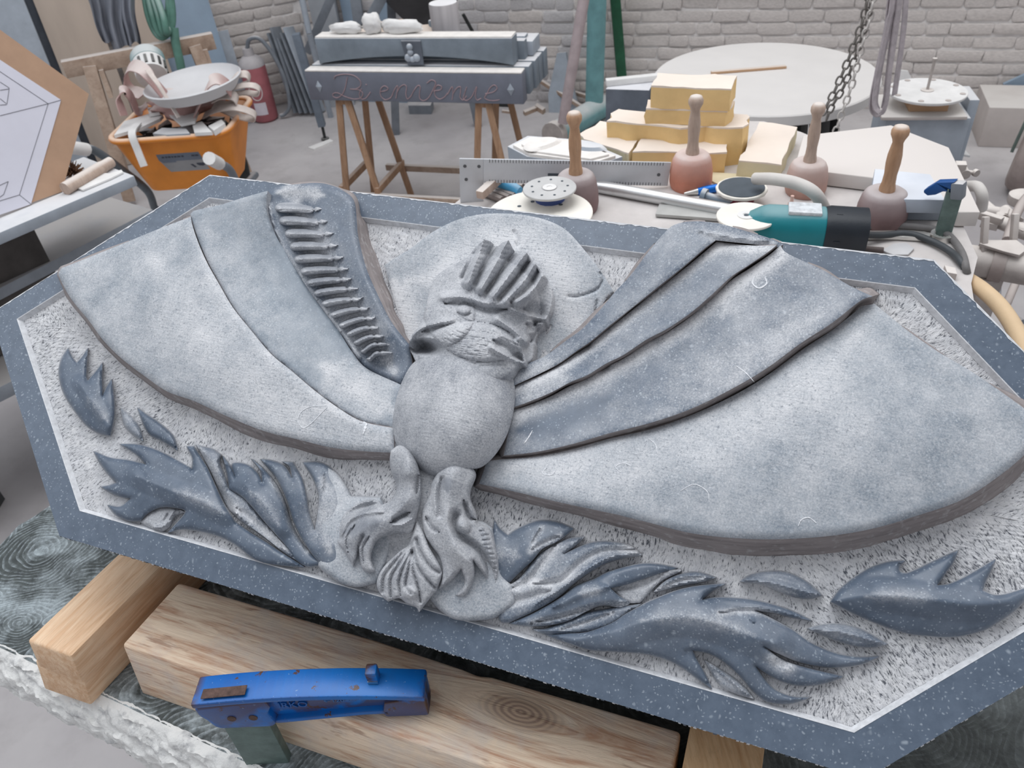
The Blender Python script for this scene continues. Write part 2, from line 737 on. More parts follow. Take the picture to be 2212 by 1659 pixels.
def carve(name, out, z=8, crop=None, sp=5.0, feats=(), bulge=(0, 10), dust=0.0, mat=None, foot=2.0, side=None, rnd=(4, 0.6), zf=None, jit=0.0, smooth=50):
    """one carved piece: out = outline on the photograph (a third value marks a sharp corner),
    z = height in mm (number or control points), feats = ridges / grooves / domes / dust lines"""
    T = (lambda q: q) if crop is None else (lambda q: (crop[0] + q[0] / crop[2], crop[1] + q[1] / crop[2]) + tuple(q[2:]))
    out = [T(q) for q in out]
    B = dens(out, sp)
    lo, hi = B.min(0), B.max(0)
    gx, gy = np.meshgrid(np.arange(lo[0], hi[0], sp), np.arange(lo[1], hi[1], sp * 0.866))
    gx = gx + (np.arange(gx.shape[0]) % 2)[:, None] * sp / 2
    G = np.stack([gx.ravel(), gy.ravel()], 1)
    G = G[inside(G, B)]
    if len(G):
        d, _ = segdist(G, B)
        G = G[d > sp * 0.6]
    n = len(B)
    P = np.concatenate([B, G])
    r = delaunay_2d_cdt([Vector(q) for q in P], [(i, (i + 1) % n) for i in range(n)], [], 1, 1e-4)
    Q = np.array([(q.x, q.y) for q in r[0]])
    tris = [tuple(f) for f in r[2]]
    # keep boundary order
    orig = {}
    for i, l in enumerate(r[3]):
        for q in l:
            orig[q] = i
    bidx = [orig.get(i) for i in range(n)]
    bidx = [q for q in bidx if q is not None]
    D, _ = segdist(Q, B)
    zz = np.full(len(Q), float(z)) if np.isscalar(z) else tps([T(q) for q in z])(Q)
    if bulge[0]:
        t = np.clip(D / bulge[1], 0, 1)
        zz += bulge[0] * np.sqrt(np.clip(1 - (1 - t) ** 2, 0, 1))
    if rnd[1]:
        t = np.clip(D / rnd[0], 0, 1)
        zz -= rnd[1] * (1 - t) ** 2
    du = np.full(len(Q), float(dust))
    for ft in feats:
        kind = ft[0]
        if kind == 'dome':
            _, cx, cy, rx, ry, ang, hgt = ft
            cx, cy = T((cx, cy))
            if crop:
                rx, ry = rx / crop[2], ry / crop[2]
            ca, sa = math.cos(ang), math.sin(ang)
            u = ((Q[:, 0] - cx) * ca + (Q[:, 1] - cy) * sa) / rx
            v = (-(Q[:, 0] - cx) * sa + (Q[:, 1] - cy) * ca) / ry
            q = np.clip(1 - u * u - v * v, 0, 1)
            zz += hgt * (np.sqrt(q) if hgt > 0 else q ** 1.5)
            continue
        pts = smoothpoly([T(q) for q in ft[1]])
        wd = ft[2] / (crop[2] if crop else 1)
        d, arc = segdist(Q, pts, False)
        taper = np.clip(np.minimum(arc, 1 - arc) * 6, 0.25, 1) if len(ft) < 5 else 1
        prof = np.exp(-(d / (wd * taper)) ** 2)
        if kind == 'ridge':
            zz += ft[3] * prof
        elif kind == 'sharp':
            zz += ft[3] * np.clip(1 - d / wd, 0, 1)
        elif kind == 'groove':
            zz -= ft[3] * prof
        elif kind == 'dust':
            du += ft[3] * prof
        elif kind == 'cut':                      # groove with freshly cut, pale sides
            zz -= ft[3] * prof
            du += 0.55 * np.exp(-(d / (wd * 1.5)) ** 2)
    if jit:
        zz += rng.normal(0, jit, len(Q))
    zf_ = ZF if zf is None else zf
    V = lift(Q, zz / 1000)
    ZS_.append((Q, zz))
    # skirt
    m = len(bidx)
    bq = Q[bidx]
    t = np.roll(bq, -1, 0) - np.roll(bq, 1, 0)
    nr = np.stack([t[:, 1], -t[:, 0]], 1)
    nr /= np.linalg.norm(nr, axis=1)[:, None] + 1e-9
    area2 = np.sum(bq[:, 0] * np.roll(bq[:, 1], -1) - np.roll(bq[:, 0], -1) * bq[:, 1])
    if area2 < 0:
        nr = -nr
    if np.isscalar(foot):
        fo = np.full(m, float(foot))
    else:
        c = np.array([T(q) for q in foot], float)
        wt = 1 / (np.linalg.norm(bq[:, None] - c[None, :, :2], axis=2) ** 3 + 30)
        fo = (wt @ c[:, 2]) / wt.sum(1)
    F1 = lift(bq + nr * fo[:, None], np.full(m, zf_ - 0.0005))
    F2 = V[bidx].copy()
    F2[:, 2] = zf_ - 0.0005
    F = np.where((fo > 1.9)[:, None], F1, F2)
    # the lower edge never runs in under the top edge
    nv = len(V)
    VV = np.concatenate([V, F])
    sk = [(bidx[i], bidx[(i + 1) % m], nv + (i + 1) % m, nv + i) for i in range(m)]
    mb = MB()
    mb.v = [tuple(q) for q in VV]
    mb.f = tris + sk
    mb.mi = [0] * len(tris) + [1] * len(sk)
    o = pbuild(name, mb, [mat or M_STONE, side or M_CUT], smooth)
    at_ = o.data.attributes.new('dust', 'FLOAT', 'POINT')
    at_.data.foreach_set('value', np.concatenate([np.clip(du, 0, 1), np.full(m, 0.4)]))
    return o


C1 = (100, 380, 2.676)
C2 = (780, 440, 3.607)
C3 = (1000, 440, 3.16)
C4 = (700, 860, 3.456)
C5 = (100, 720, 3.19)
C6 = (1040, 1080, 2.458)
C7 = (1500, 440, 2.182)
C8 = (1600, 1100, 2.967)

# the disc behind the head
carve('sun_disc', [(830, 573, 1), (860, 553), (891, 534), (935, 501), (985, 476), (1035, 463.5), (1085, 461), (1135, 465), (1182, 476), (1224, 498), (1265, 543), (1293, 579), (1326, 630, 1),
                   (1300, 660), (1230, 790, 1), (1100, 830), (900, 780), (880, 740, 1), (855, 660), (838, 600)],
      z=[(830, 573, 2), (1080, 470, 4), (1326, 630, 2), (1250, 600, 5), (930, 560, 5), (1200, 700, -4), (870, 690, -4), (1060, 640, 0), (1100, 820, -5)],
      sp=4, mat=M_WING, dust=0.42, foot=1.5, rnd=(5, 1.0),
      feats=[('dust', [(880, 610), (960, 590), (1020, 545), (1120, 520), (1190, 560), (1240, 660), (1240, 760)], 44, 0.5), ('dust', [(850, 610), (870, 690), (900, 740)], 45, 0.6),
             ('groove', [(1228, 640), (1250, 640), (1290, 625), (1303, 600), (1296, 590)], 2.5, 3, 1), ('groove', [(1290, 650), (1286, 672)], 2.5, 3, 1), ('groove', [(1110, 500), (1120, 518), (1118, 530)], 3, 3, 1), ('groove', [(1190, 700), (1180, 720)], 4, 3)])

# ---- left wing
carve('wing_feather', [(126, 593, 1), (132, 580), (149, 573), (249, 533), (339, 496), (412, 468, 1), (416, 488), (429, 526), (447, 567), (474, 615), (503, 664), (541, 712), (586, 765), (631, 802),
                       (679, 843), (735, 884), (784, 911), (850, 925, 1), (852, 978, 1), (791, 975), (717, 967), (642, 949), (567, 930), (492, 900), (418, 866), (362, 846), (309, 810), (261, 773), (223, 735), (193, 694), (156, 649), (136, 615)],
      z=[(126, 593, 24), (249, 533, 26), (412, 468, 30), (500, 660, 31), (640, 810, 30), (850, 925, 24), (850, 978, 20), (642, 949, 22), (418, 866, 21), (261, 773, 21), (170, 680, 23), (330, 640, 31), (480, 790, 31)],
      sp=6, mat=M_WING, dust=0.42, side=M_SAWNSHADE, rnd=(16, 3),
      foot=[(126, 593, 4), (156, 649, 7), (223, 735, 8), (309, 813, 10), (413, 885, 16), (570, 940, 22), (717, 967, 24), (850, 985, 18), (339, 496, 1), (600, 760, 7), (450, 570, 6), (740, 884, 7), (500, 660, 6)],
      feats=[('dust', [(330, 560), (420, 700), (560, 850), (720, 930), (840, 950)], 70, 0.28), ('dust', [(426, 520), (480, 640), (590, 780), (700, 870), (790, 925)], 18, 0.2), ('dust', [(640, 890), (660, 880), (700, 890)], 3, 0.4, 1)])
carve('wing_feather', [(412, 468, 1), (417, 456), (474, 443), (522, 428), (578, 412, 1), (576, 455), (593, 503), (619, 548), (653, 604), (687, 653), (728, 709), (758, 757), (791, 795), (868, 832, 1), (868, 900), (850, 925, 1),
                       (784, 910), (735, 883), (679, 842), (631, 801), (586, 764), (541, 711), (504, 663), (475, 614), (449, 566), (431, 525), (418, 487)],
      z=[(412, 468, 27), (504, 663, 27), (679, 842, 26), (850, 925, 20), (578, 412, 34), (610, 540, 17), (700, 690, 16), (800, 810, 18), (868, 860, 18), (520, 500, 27), (590, 690, 25), (700, 800, 24)],
      sp=6, mat=M_WING, dust=0.22, rnd=(5, 2.0), foot=0,
      feats=[('dust', [(700, 790), (780, 850), (850, 890)], 45, 0.5), ('dust', [(440, 490), (500, 600), (600, 730)], 45, 0.15), ('dust', [(590, 480), (640, 580), (720, 690), (800, 790)], 30, -0.22), ('groove', [(800, 800), (830, 822), (868, 838)], 3, 3)])
carve('wing_feather', [(578, 412, 1), (600, 404), (630, 399), (683, 395), (715, 400), (742, 412), (765, 434), (771, 480), (774, 511), (791, 578), (818, 641), (847, 697), (884, 744, 1), (890, 800), (868, 833, 1),
                       (791, 796), (758, 758), (728, 710), (687, 654), (653, 605), (619, 549), (593, 504), (576, 455)],
      z=[(578, 412, 27), (683, 395, 33), (765, 434, 33), (791, 578, 31), (847, 697, 28), (884, 744, 24), (868, 833, 18), (758, 757, 16), (653, 604, 16), (593, 503, 18), (680, 500, 28), (760, 640, 26)],
      sp=5, mat=M_STONE, dust=0.08, side=M_SAWNSHADE, rnd=(14, 6),
      foot=[(578, 412, 1), (720, 402, 2), (767, 440, 10), (774, 511, 24), (791, 578, 30), (818, 641, 26), (847, 697, 18), (884, 744, 6), (760, 757, 0), (620, 549, 0)],
      feats=[('groove', [(625, 430), (660, 520), (715, 610), (770, 690), (830, 780)], 34, 9, 1), ('dust', [(600, 415), (650, 415), (700, 422)], 16, 0.7), ('dust', [(640, 440), (680, 540), (740, 650), (800, 730), (850, 800)], 38, 0.55),
             ('ridge', [(578, 440), (600, 512), (628, 562), (664, 620), (700, 668), (742, 725), (775, 770)], 5, 5, 1), ('dust', [(578, 440), (600, 512), (628, 562), (664, 620), (700, 668), (742, 725), (775, 770)], 5, 0.5, 1)])
# the row of feather barbs down that plume
barbs = [(1320, 180, 1545, 190, 1612, 200), (1345, 255, 1575, 265, 1640, 264), (1380, 330, 1605, 335, 1690, 330), (1408, 405, 1630, 405, 1712, 396), (1435, 478, 1660, 475, 1738, 466), (1470, 548, 1690, 540, 1770, 540),
         (1505, 615, 1705, 600, 1785, 590), (1545, 675, 1740, 655, 1842, 652), (1590, 735, 1765, 715, 1862, 690), (1640, 800, 1810, 770, 1885, 750), (1690, 860, 1845, 825, 1932, 800), (1735, 910, 1870, 880, 1952, 885),
         (1775, 960, 1895, 930, 1965, 925), (1815, 1010, 1915, 975, 1990, 985), (1850, 1055, 1930, 1025, 2000, 1030)]
for i, (lx, ly, rx, ry, tx, ty) in enumerate(barbs):
    h = 33 - i * 1.0
    carve('feather_barb', [(lx, ly + 4), (lx + 22, ly - h * 0.8), (lx + (rx - lx) * 0.5, (ly + ry) / 2 - h), (rx - 20, ry - h * 0.75), (rx, ry - h * 0.55, 1), (rx + 14, ry - h * 0.75), (rx + 40, ry - h * 0.5), (tx, ty - 8, 1), (rx + 46, ry + h * 0.3), (rx + 16, ry + h * 0.6), (rx + 4, ry + h * 0.52, 1), (rx - 20, ry + h * 0.8), (lx + (rx - lx) * 0.5, (ly + ry) / 2 + h * 0.85), (lx + 24, ly + h * 0.85)],
          z=[(lx, ly, 20 - i * 0.3), (rx, ry, 24 - i * 0.3), (tx, ty, 27 - i * 0.5), ((lx + rx) / 2, (ly + ry) / 2 + 10, 23 - i * 0.3)], crop=C1, sp=2.6, bulge=(8, 10), dust=0.42, mat=M_CUT, zf=0.010, rnd=(3, 2),
          feats=[('groove', [(lx + 20, ly + h * 0.5), ((lx + rx) / 2, (ly + ry) / 2 + h * 0.55), (rx - 20, ry + h * 0.5)], 9, 2.0), ('dust', [(lx + 10, ly - h * 0.4), ((lx + rx) / 2, (ly + ry) / 2 - h * 0.5), (rx, ry - 8)], 16, -0.35), ('groove', [(rx - 4, ry - 16), (rx + 2, ry), (rx, ry + 16)], 9, 3)])

# ---- right wing, from the body outward
carve('wing_feather', [(1108, 812, 1), (1133, 789), (1177, 769), (1221, 737), (1259, 709), (1297, 668), (1329, 630), (1364, 592), (1405, 538), (1443, 495), (1468, 482), (1506, 478), (1554, 483), (1601, 496), (1664, 515), (1692, 528, 1), (1677, 534), (1620, 527), (1546, 519, 1),
                       (1519, 539), (1475, 577), (1411, 628), (1364, 666), (1316, 704), (1275, 738), (1247, 757), (1206, 786), (1164, 808), (1108, 834, 1)],
      z=[(1108, 812, 14), (1221, 737, 20), (1329, 630, 24), (1443, 495, 26), (1554, 483, 28), (1690, 528, 26), (1546, 519, 33), (1411, 628, 31), (1275, 738, 27), (1108, 834, 17), (1470, 520, 30)],
      sp=6, mat=M_STONE, dust=0.25, foot=[(1177, 769, 1), (1329, 630, 1), (1443, 495, 1), (1554, 483, 1), (1660, 515, 1), (1600, 525, 6), (1519, 539, 9), (1411, 628, 11), (1316, 704, 11), (1206, 786, 10)], rnd=(6, 1.5), side=M_SAWNSHADE,
      feats=[('ridge', [(1500, 496), (1540, 504), (1600, 514), (1674, 522)], 5, 3), ('dust', [(1500, 500), (1540, 508), (1600, 518), (1674, 526)], 12, 0.4), ('dust', [(1108, 822), (1200, 780)], 22, 0.35), ('dust', [(1440, 520), (1330, 650), (1230, 750)], 14, -0.1)])
carve('wing_feather', [(1108, 836, 1), (1164, 812), (1206, 790), (1247, 762), (1275, 743), (1316, 709), (1364, 671), (1411, 633), (1475, 583), (1521, 545), (1548, 522, 1), (1620, 530), (1677, 530, 1), (1658, 545), (1617, 573), (1579, 598), (1538, 636), (1494, 674), (1443, 709), (1396, 734), (1348, 766), (1310, 785), (1269, 810), (1231, 826), (1190, 848), (1142, 868), (1108, 880, 1)],
      z=[(1108, 836, 11), (1247, 762, 17), (1364, 671, 20), (1548, 522, 25), (1677, 530, 33), (1538, 636, 33), (1396, 734, 30), (1231, 826, 26), (1108, 880, 16), (1440, 670, 26), (1580, 560, 29)],
      sp=6, mat=M_STONE, dust=0.2, foot=[(1206, 790, 2), (1364, 671, 2), (1521, 545, 2), (1620, 530, 2), (1658, 545, 16), (1538, 636, 22), (1396, 734, 22), (1269, 810, 20), (1142, 868, 14)], rnd=(3, 1.0), side=M_SAWNSHADE,
      feats=[('dust', [(1108, 845), (1206, 798), (1275, 751), (1364, 680), (1475, 592), (1548, 532)], 13, 0.7, 1), ('dust', [(1548, 532), (1620, 536), (1665, 538)], 14, 0.7, 1), ('groove', [(1240, 760), (1256, 750), (1275, 742)], 6, 9), ('dust', [(1130, 860), (1230, 815)], 18, 0.3)])
carve('wing_feather', [(1108, 886, 1), (1142, 876), (1190, 856), (1231, 834), (1269, 818), (1310, 793), (1348, 774), (1396, 742), (1443, 717), (1494, 682), (1538, 644), (1579, 606), (1619, 580), (1660, 552), (1686, 530, 1), (1702, 548), (1775, 582), (1839, 619), (1885, 640, 1), (1857, 651), (1798, 697), (1729, 742), (1660, 793), (1592, 834), (1500, 880), (1410, 912), (1316, 936), (1237, 959), (1160, 976), (1088, 984, 1)],
      z=[(1108, 886, 10), (1269, 818, 17), (1443, 717, 20), (1579, 606, 23), (1686, 530, 27), (1885, 640, 36), (1798, 697, 37), (1592, 834, 35), (1410, 912, 31), (1237, 959, 26), (1088, 984, 17), (1500, 780, 25), (1720, 640, 29), (1300, 880, 22)],
      sp=6, mat=M_STONE, dust=0.22, foot=[(1231, 834, 2), (1396, 742, 2), (1579, 606, 2), (1702, 548, 1), (1839, 619, 1), (1885, 640, 16), (1798, 697, 27), (1660, 793, 27), (1500, 880, 26), (1316, 936, 24), (1160, 976, 16)], rnd=(3, 1.0), side=M_SAWNSHADE,
      feats=[('dust', [(1108, 892), (1231, 842), (1310, 802), (1396, 752), (1494, 692), (1579, 618), (1660, 562), (1690, 545)], 20, 0.65, 1), ('dust', [(1690, 560), (1640, 600), (1560, 680)], 30, 0.3), ('dust', [(1120, 930), (1230, 900), (1320, 860)], 35, -0.2), ('dust', [(1400, 850), (1600, 760), (1800, 640)], 50, 0.15), ('dust', [(1840, 640), (1700, 740), (1560, 830), (1400, 900)], 25, 0.12), ('groove', [(1290, 800), (1305, 792), (1318, 786)], 6, 8)])
carve('wing_feather', [(1052, 996, 1), (1088, 992), (1160, 986), (1237, 970), (1316, 948), (1410, 926), (1502, 893), (1596, 848), (1664, 806), (1732, 756), (1800, 711), (1858, 666), (1889, 656, 1), (1958, 712), (2027, 760), (2096, 801), (2165, 848), (2230, 895, 1), (2238, 940), (2212, 983), (2142, 1040), (2073, 1082), (1981, 1114), (1889, 1141), (1798, 1157), (1706, 1164), (1614, 1164), (1500, 1153), (1386, 1125), (1325, 1110), (1203, 1084), (1120, 1064), (1035, 1045, 1)],
      z=[(1052, 996, 14), (1237, 970, 19), (1410, 926, 21), (1596, 848, 22), (1800, 711, 22), (1889, 660, 24), (2096, 801, 26), (2230, 895, 25), (2212, 983, 25), (1981, 1114, 27), (1706, 1164, 27), (1386, 1125, 25), (1035, 1045, 16), (1500, 1030, 31), (1800, 950, 34), (2000, 950, 34), (1250, 1040, 25), (1720, 830, 29)],
      sp=6.5, mat=M_WING, dust=0.36, side=M_SAWNSHADE, rnd=(18, 3.5),
      foot=[(1035, 1045, 14), (1203, 1084, 19), (1386, 1125, 26), (1500, 1153, 32), (1614, 1164, 37), (1798, 1157, 38), (1981, 1114, 34), (2142, 1040, 32), (2230, 970, 24), (2096, 801, 1), (1596, 848, 0), (1880, 660, 1)],
      feats=[('dust', [(1100, 1010), (1300, 1000), (1500, 960), (1700, 860), (1860, 720)], 70, 0.33), ('dust', [(1700, 1000), (1900, 900)], 60, 0.15), ('dust', [(1250, 1085), (1450, 1130), (1620, 1150), (1800, 1140), (2000, 1090), (2150, 1010)], 22, -0.08)])

# ---- leaves and scrolls at the left
lf = dict(crop=C5, sp=4.5, mat=M_STONE, dust=0.02, foot=2.5)
carve('claw_leaf', [(150, 105, 1), (105, 180), (90, 280), (118, 400), (180, 510), (270, 625), (360, 685), (440, 705, 1), (463, 600), (468, 480), (450, 318, 1), (415, 375), (388, 430, 1), (384, 330), (386, 205, 1), (350, 255), (290, 325, 1), (274, 300), (286, 105, 1), (250, 160), (210, 205, 1), (180, 170)],
      z=[(150, 105, 2), (90, 280, 3), (270, 625, 3), (440, 705, 2), (450, 318, 2), (290, 325, 6), (330, 480, 9), (210, 380, 7)], bulge=(2.5, 14),
      feats=[('sharp', [(230, 340), (330, 490), (420, 640)], 60, 4), ('dust', [(280, 440), (350, 520), (420, 600)], 30, 0.3)], **lf)
carve('leaf', [(515, 518, 1), (525, 580), (545, 640), (600, 698), (668, 742, 1), (640, 650), (590, 580)], z=4, bulge=(3, 10), **{**lf, 'dust': 0.25})
carve('leaf', [(630, 515, 1), (690, 560), (760, 605), (850, 680), (885, 730), (905, 805, 1), (860, 775), (790, 735), (715, 695), (665, 610)], z=4, bulge=(4, 10), **lf)
carve('leaf', [(330, 815, 1), (440, 858), (560, 875), (690, 905, 1), (630, 840), (510, 763, 1), (600, 765), (680, 778), (780, 815), (880, 865), (1005, 935, 1), (1008, 860), (970, 780, 1), (1015, 780, 1), (1060, 850), (1110, 930), (1150, 1020), (1190, 1110), (1235, 1200), (1300, 1300, 1), (1400, 1370), (1520, 1445), (1650, 1530), (1780, 1610, 1),
               (1600, 1595), (1450, 1560), (1280, 1440), (1130, 1378), (950, 1348), (840, 1372, 1), (870, 1340), (960, 1230), (880, 1200), (780, 1200), (700, 1240), (650, 1290, 1), (570, 1290), (480, 1250), (425, 1185, 1), (510, 1195), (582, 1140, 1), (470, 1110), (380, 1058, 1), (430, 1050), (485, 1030, 1), (420, 960), (370, 890)],
      z=[(330, 815, 2), (510, 763, 2), (1000, 800, 4), (1300, 1300, 4), (1780, 1610, 2), (950, 1348, 2), (480, 1250, 2), (800, 1060, 9), (1100, 1180, 10), (1400, 1450, 6), (600, 950, 6)], bulge=(3, 16),
      feats=[('sharp', [(620, 980), (850, 1080), (1050, 1150), (1240, 1250)], 90, 5), ('groove', [(700, 1000), (640, 900)], 12, 2), ('dust', [(880, 1080), (1050, 1140), (1230, 1240)], 40, 0.3), ('groove', [(1010, 900), (1000, 960)], 14, 3)], **lf)
carve('leaf', [(648, 1296, 1), (700, 1245), (780, 1205), (880, 1205), (960, 1232, 1), (880, 1260), (850, 1330), (800, 1365, 1), (720, 1340)], z=0, bulge=(2, 10), feats=[('ridge', [(880, 1225), (850, 1290), (800, 1330), (730, 1335)], 12, 4), ('groove', [(840, 1240), (815, 1300)], 10, 3)], **{**lf, 'dust': 0.45, 'mat': M_CUT})
carve('leaf', [(1035, 770, 1), (1085, 785), (1150, 800), (1200, 835, 1), (1195, 900), (1225, 980), (1255, 1070, 1), (1370, 1140, 1), (1450, 1240), (1560, 1370), (1660, 1480), (1770, 1590, 1), (1640, 1510), (1500, 1400), (1320, 1270), (1250, 1190), (1190, 1070), (1120, 920)],
      z=[(1035, 770, 4), (1200, 835, 4), (1255, 1070, 3), (1770, 1590, 3), (1320, 1270, 2), (1150, 900, 7), (1400, 1280, 4)], bulge=(3, 10), feats=[('cut', [(1050, 800), (1130, 920), (1210, 1090), (1310, 1270)], 18, 5), ('cut', [(1310, 1200), (1480, 1340), (1640, 1480)], 22, 4), ('ridge', [(1290, 1230), (1450, 1370), (1640, 1520)], 10, 3)], **{**lf, 'dust': 0.2})
carve('leaf', [(1215, 845, 1), (1270, 920), (1300, 990, 1), (1285, 900), (1380, 905), (1450, 960), (1488, 1030, 1), (1480, 950), (1415, 865, 1), (1490, 930), (1560, 1010), (1610, 1090), (1650, 1180), (1690, 1310), (1760, 1440), (1850, 1540), (1950, 1585, 1), (1800, 1605), (1720, 1560, 1), (1640, 1450), (1500, 1290), (1370, 1140), (1260, 1070, 1), (1250, 980)],
      z=[(1215, 845, 4), (1415, 865, 4), (1300, 990, 5), (1260, 1070, 4), (1640, 1450, 5), (1950, 1585, 4), (1690, 1310, 3), (1450, 1130, 12), (1600, 1330, 9)], bulge=(3, 14),
      feats=[('sharp', [(1370, 1040), (1500, 1170), (1620, 1350)], 80, 5), ('dust', [(1400, 1090), (1520, 1200), (1600, 1320)], 45, 0.3), ('cut', [(1560, 1010), (1640, 1160), (1690, 1320), (1800, 1500)], 14, 5)], **lf)
carve('leaf', [(1480, 868, 1), (1560, 880), (1640, 915), (1695, 1000, 1), (1680, 920), (1630, 885, 1), (1700, 890, 1), (1760, 1000), (1790, 1120), (1810, 1240), (1850, 1360, 1), (1870, 1250), (1880, 1120), (1840, 1000), (1770, 890, 1), (1880, 890), (1960, 930), (2020, 1010), (2050, 1120, 1), (2100, 1150, 1), (2010, 1230), (1990, 1350), (2010, 1480), (2060, 1600, 1), (1980, 1660), (1900, 1600, 1), (1820, 1500), (1720, 1330), (1660, 1150), (1590, 1000)],
      z=[(1480, 868, 4), (1770, 890, 4), (2050, 1120, 5), (1720, 1330, 6), (1850, 1360, 7), (1980, 1660, 8), (1700, 1100, 10), (1940, 1150, 11), (1930, 1450, 12)], bulge=(3, 14), feats=[('dust', [(1900, 1000), (1920, 1250), (1950, 1500)], 90, 0.45), ('ridge', [(1910, 960), (1905, 1050), (1890, 1100)], 8, 3), ('groove', [(1900, 1150), (1900, 1280)], 4, 1)], **{**lf, 'dust': 0.08})

# ---- leaves at the right
rf = dict(crop=C6, sp=4.5, mat=M_STONE, dust=0.04, foot=2.5)
carve('leaf', [(70, 110, 1), (95, 150), (140, 188, 1), (200, 150), (300, 112), (400, 118), (490, 152, 1), (430, 200), (390, 225), (320, 260), (270, 320), (200, 385), (130, 450), (60, 470, 1), (40, 300)],
      z=[(70, 110, 5), (140, 188, 4), (300, 112, 3), (490, 152, 2), (130, 450, 5), (40, 300, 8), (230, 230, 10)], bulge=(3, 14), feats=[('cut', [(320, 150), (290, 200), (270, 240)], 9, 4), ('cut', [(420, 190), (330, 230), (260, 270)], 12, 4), ('dust', [(60, 300), (120, 280), (200, 300)], 45, 0.35)], **rf)
carve('leaf', [(120, 462, 1), (200, 420), (300, 300), (400, 235), (470, 205), (545, 197, 1), (500, 240), (440, 285, 1), (560, 235), (640, 222), (730, 228), (800, 248), (850, 292, 1), (740, 310), (640, 345), (520, 420), (400, 520), (280, 590), (150, 650, 1), (100, 640), (90, 560)],
      z=[(120, 462, 6), (545, 197, 2), (850, 292, 2), (520, 420, 8), (150, 650, 3), (300, 420, 6), (650, 270, 7)], bulge=(3, 12),
      feats=[('cut', [(390, 240), (330, 330), (250, 430), (150, 470)], 20, 6), ('cut', [(820, 262), (640, 275), (520, 340), (420, 430), (280, 445)], 18, 6), ('ridge', [(830, 285), (690, 300), (560, 370), (420, 470), (280, 560)], 12, 4), ('cut', [(80, 555), (250, 520), (370, 480)], 20, 5)], **{**rf, 'dust': 0.2})
carve('leaf', [(600, 420, 1), (670, 385), (760, 358), (850, 340), (940, 342), (1038, 362, 1), (960, 385), (870, 415), (780, 445), (685, 468, 1), (730, 510), (800, 545, 1), (740, 570), (640, 560), (560, 590), (460, 640), (350, 665), (250, 668), (150, 655, 1), (280, 600), (420, 520), (500, 460)],
      z=[(600, 420, 7), (1038, 362, 2), (800, 545, 2), (150, 655, 2), (400, 580, 8), (640, 480, 11), (850, 380, 7)], bulge=(3, 12), feats=[('ridge', [(690, 462), (620, 470), (520, 500), (380, 570)], 24, 4), ('cut', [(790, 550), (600, 570), (430, 620), (260, 655)], 12, 6), ('dust', [(520, 495), (640, 480)], 30, 0.3)], **rf)
carve('leaf', [(690, 468, 1), (780, 445), (880, 415), (1000, 370, 1), (1060, 375), (960, 425), (900, 480), (840, 545, 1), (770, 540)], z=2, bulge=(1, 10), feats=[('groove', [(720, 475), (850, 450), (960, 400)], 14, 3)], **{**rf, 'dust': 0.5, 'mat': M_CUT})
carve('leaf', [(915, 488, 1), (980, 430), (1060, 395), (1150, 385), (1245, 412, 1), (1170, 435), (1060, 455)], z=3, bulge=(4, 9), feats=[('cut', [(940, 480), (1050, 430), (1180, 415)], 9, 4)], **{**rf, 'dust': 0.2})
carve('leaf', [(275, 688, 1), (350, 682), (450, 645), (560, 600), (700, 575), (850, 552, 1), (790, 590), (720, 645), (640, 680), (550, 700), (430, 708), (340, 710)], z=3, bulge=(3, 9), feats=[('cut', [(420, 690), (560, 650), (700, 600)], 8, 3)], **{**rf, 'dust': 0.15})
carve('leaf', [(335, 712, 1), (450, 708), (560, 702), (690, 655), (760, 610), (850, 560), (950, 515), (1060, 475), (1170, 455), (1295, 445, 1), (1230, 480), (1170, 530, 1), (1240, 520), (1330, 520), (1440, 532), (1560, 560), (1660, 595), (1752, 640, 1), (1640, 620), (1560, 600), (1460, 588, 1), (1560, 640), (1650, 690), (1750, 760), (1880, 815), (2000, 835), (2110, 832, 1), (2020, 870), (1930, 885), (1820, 885), (1690, 860), (1590, 820), (1500, 780, 1), (1600, 850), (1720, 890), (1920, 938, 1), (1830, 970), (1720, 985), (1620, 970), (1530, 930), (1455, 882, 1), (1500, 950), (1560, 1010), (1650, 1045), (1740, 1050, 1), (1650, 1078), (1560, 1078), (1500, 1060), (1440, 1010), (1370, 930), (1290, 860), (1210, 815), (1120, 798, 1),
               (1150, 860), (1190, 930), (1222, 1000, 1), (1150, 950), (1060, 885), (980, 845), (880, 818), (780, 808), (680, 802), (580, 795), (480, 765), (400, 738)],
      z=[(335, 712, 2), (690, 655, 4), (1295, 445, 3), (1752, 640, 2), (2110, 832, 2), (1920, 938, 2), (1740, 1050, 2), (1440, 1010, 3), (1222, 1000, 2), (980, 845, 3), (580, 795, 2), (900, 640, 13), (1200, 640, 15), (1450, 720, 13), (1250, 760, 10), (700, 720, 9), (1700, 800, 7), (1600, 930, 5)], bulge=(3, 16),
      feats=[('sharp', [(500, 745), (720, 690), (900, 640), (1080, 620), (1240, 650), (1420, 720), (1560, 760)], 110, 6), ('dust', [(850, 640), (1000, 615), (1200, 635), (1450, 720)], 35, 0.32), ('groove', [(1180, 525), (1260, 470)], 20, 4), ('cut', [(1260, 600), (1460, 590), (1620, 650), (1720, 680)], 12, 4), ('ridge', [(1420, 620), (1450, 650)], 8, 3), ('cut', [(1560, 850), (1620, 880)], 28, 3), ('groove', [(1080, 800), (1150, 850)], 20, 2)], **rf)
carve('leaf', [(1185, 850, 1), (1250, 890), (1330, 940), (1400, 1000), (1445, 1055, 1), (1360, 1030), (1280, 990), (1230, 930)], z=1, bulge=(3, 9), feats=[('ridge', [(1200, 860), (1300, 940), (1420, 1040)], 10, 3)], **{**rf, 'dust': 0.4})
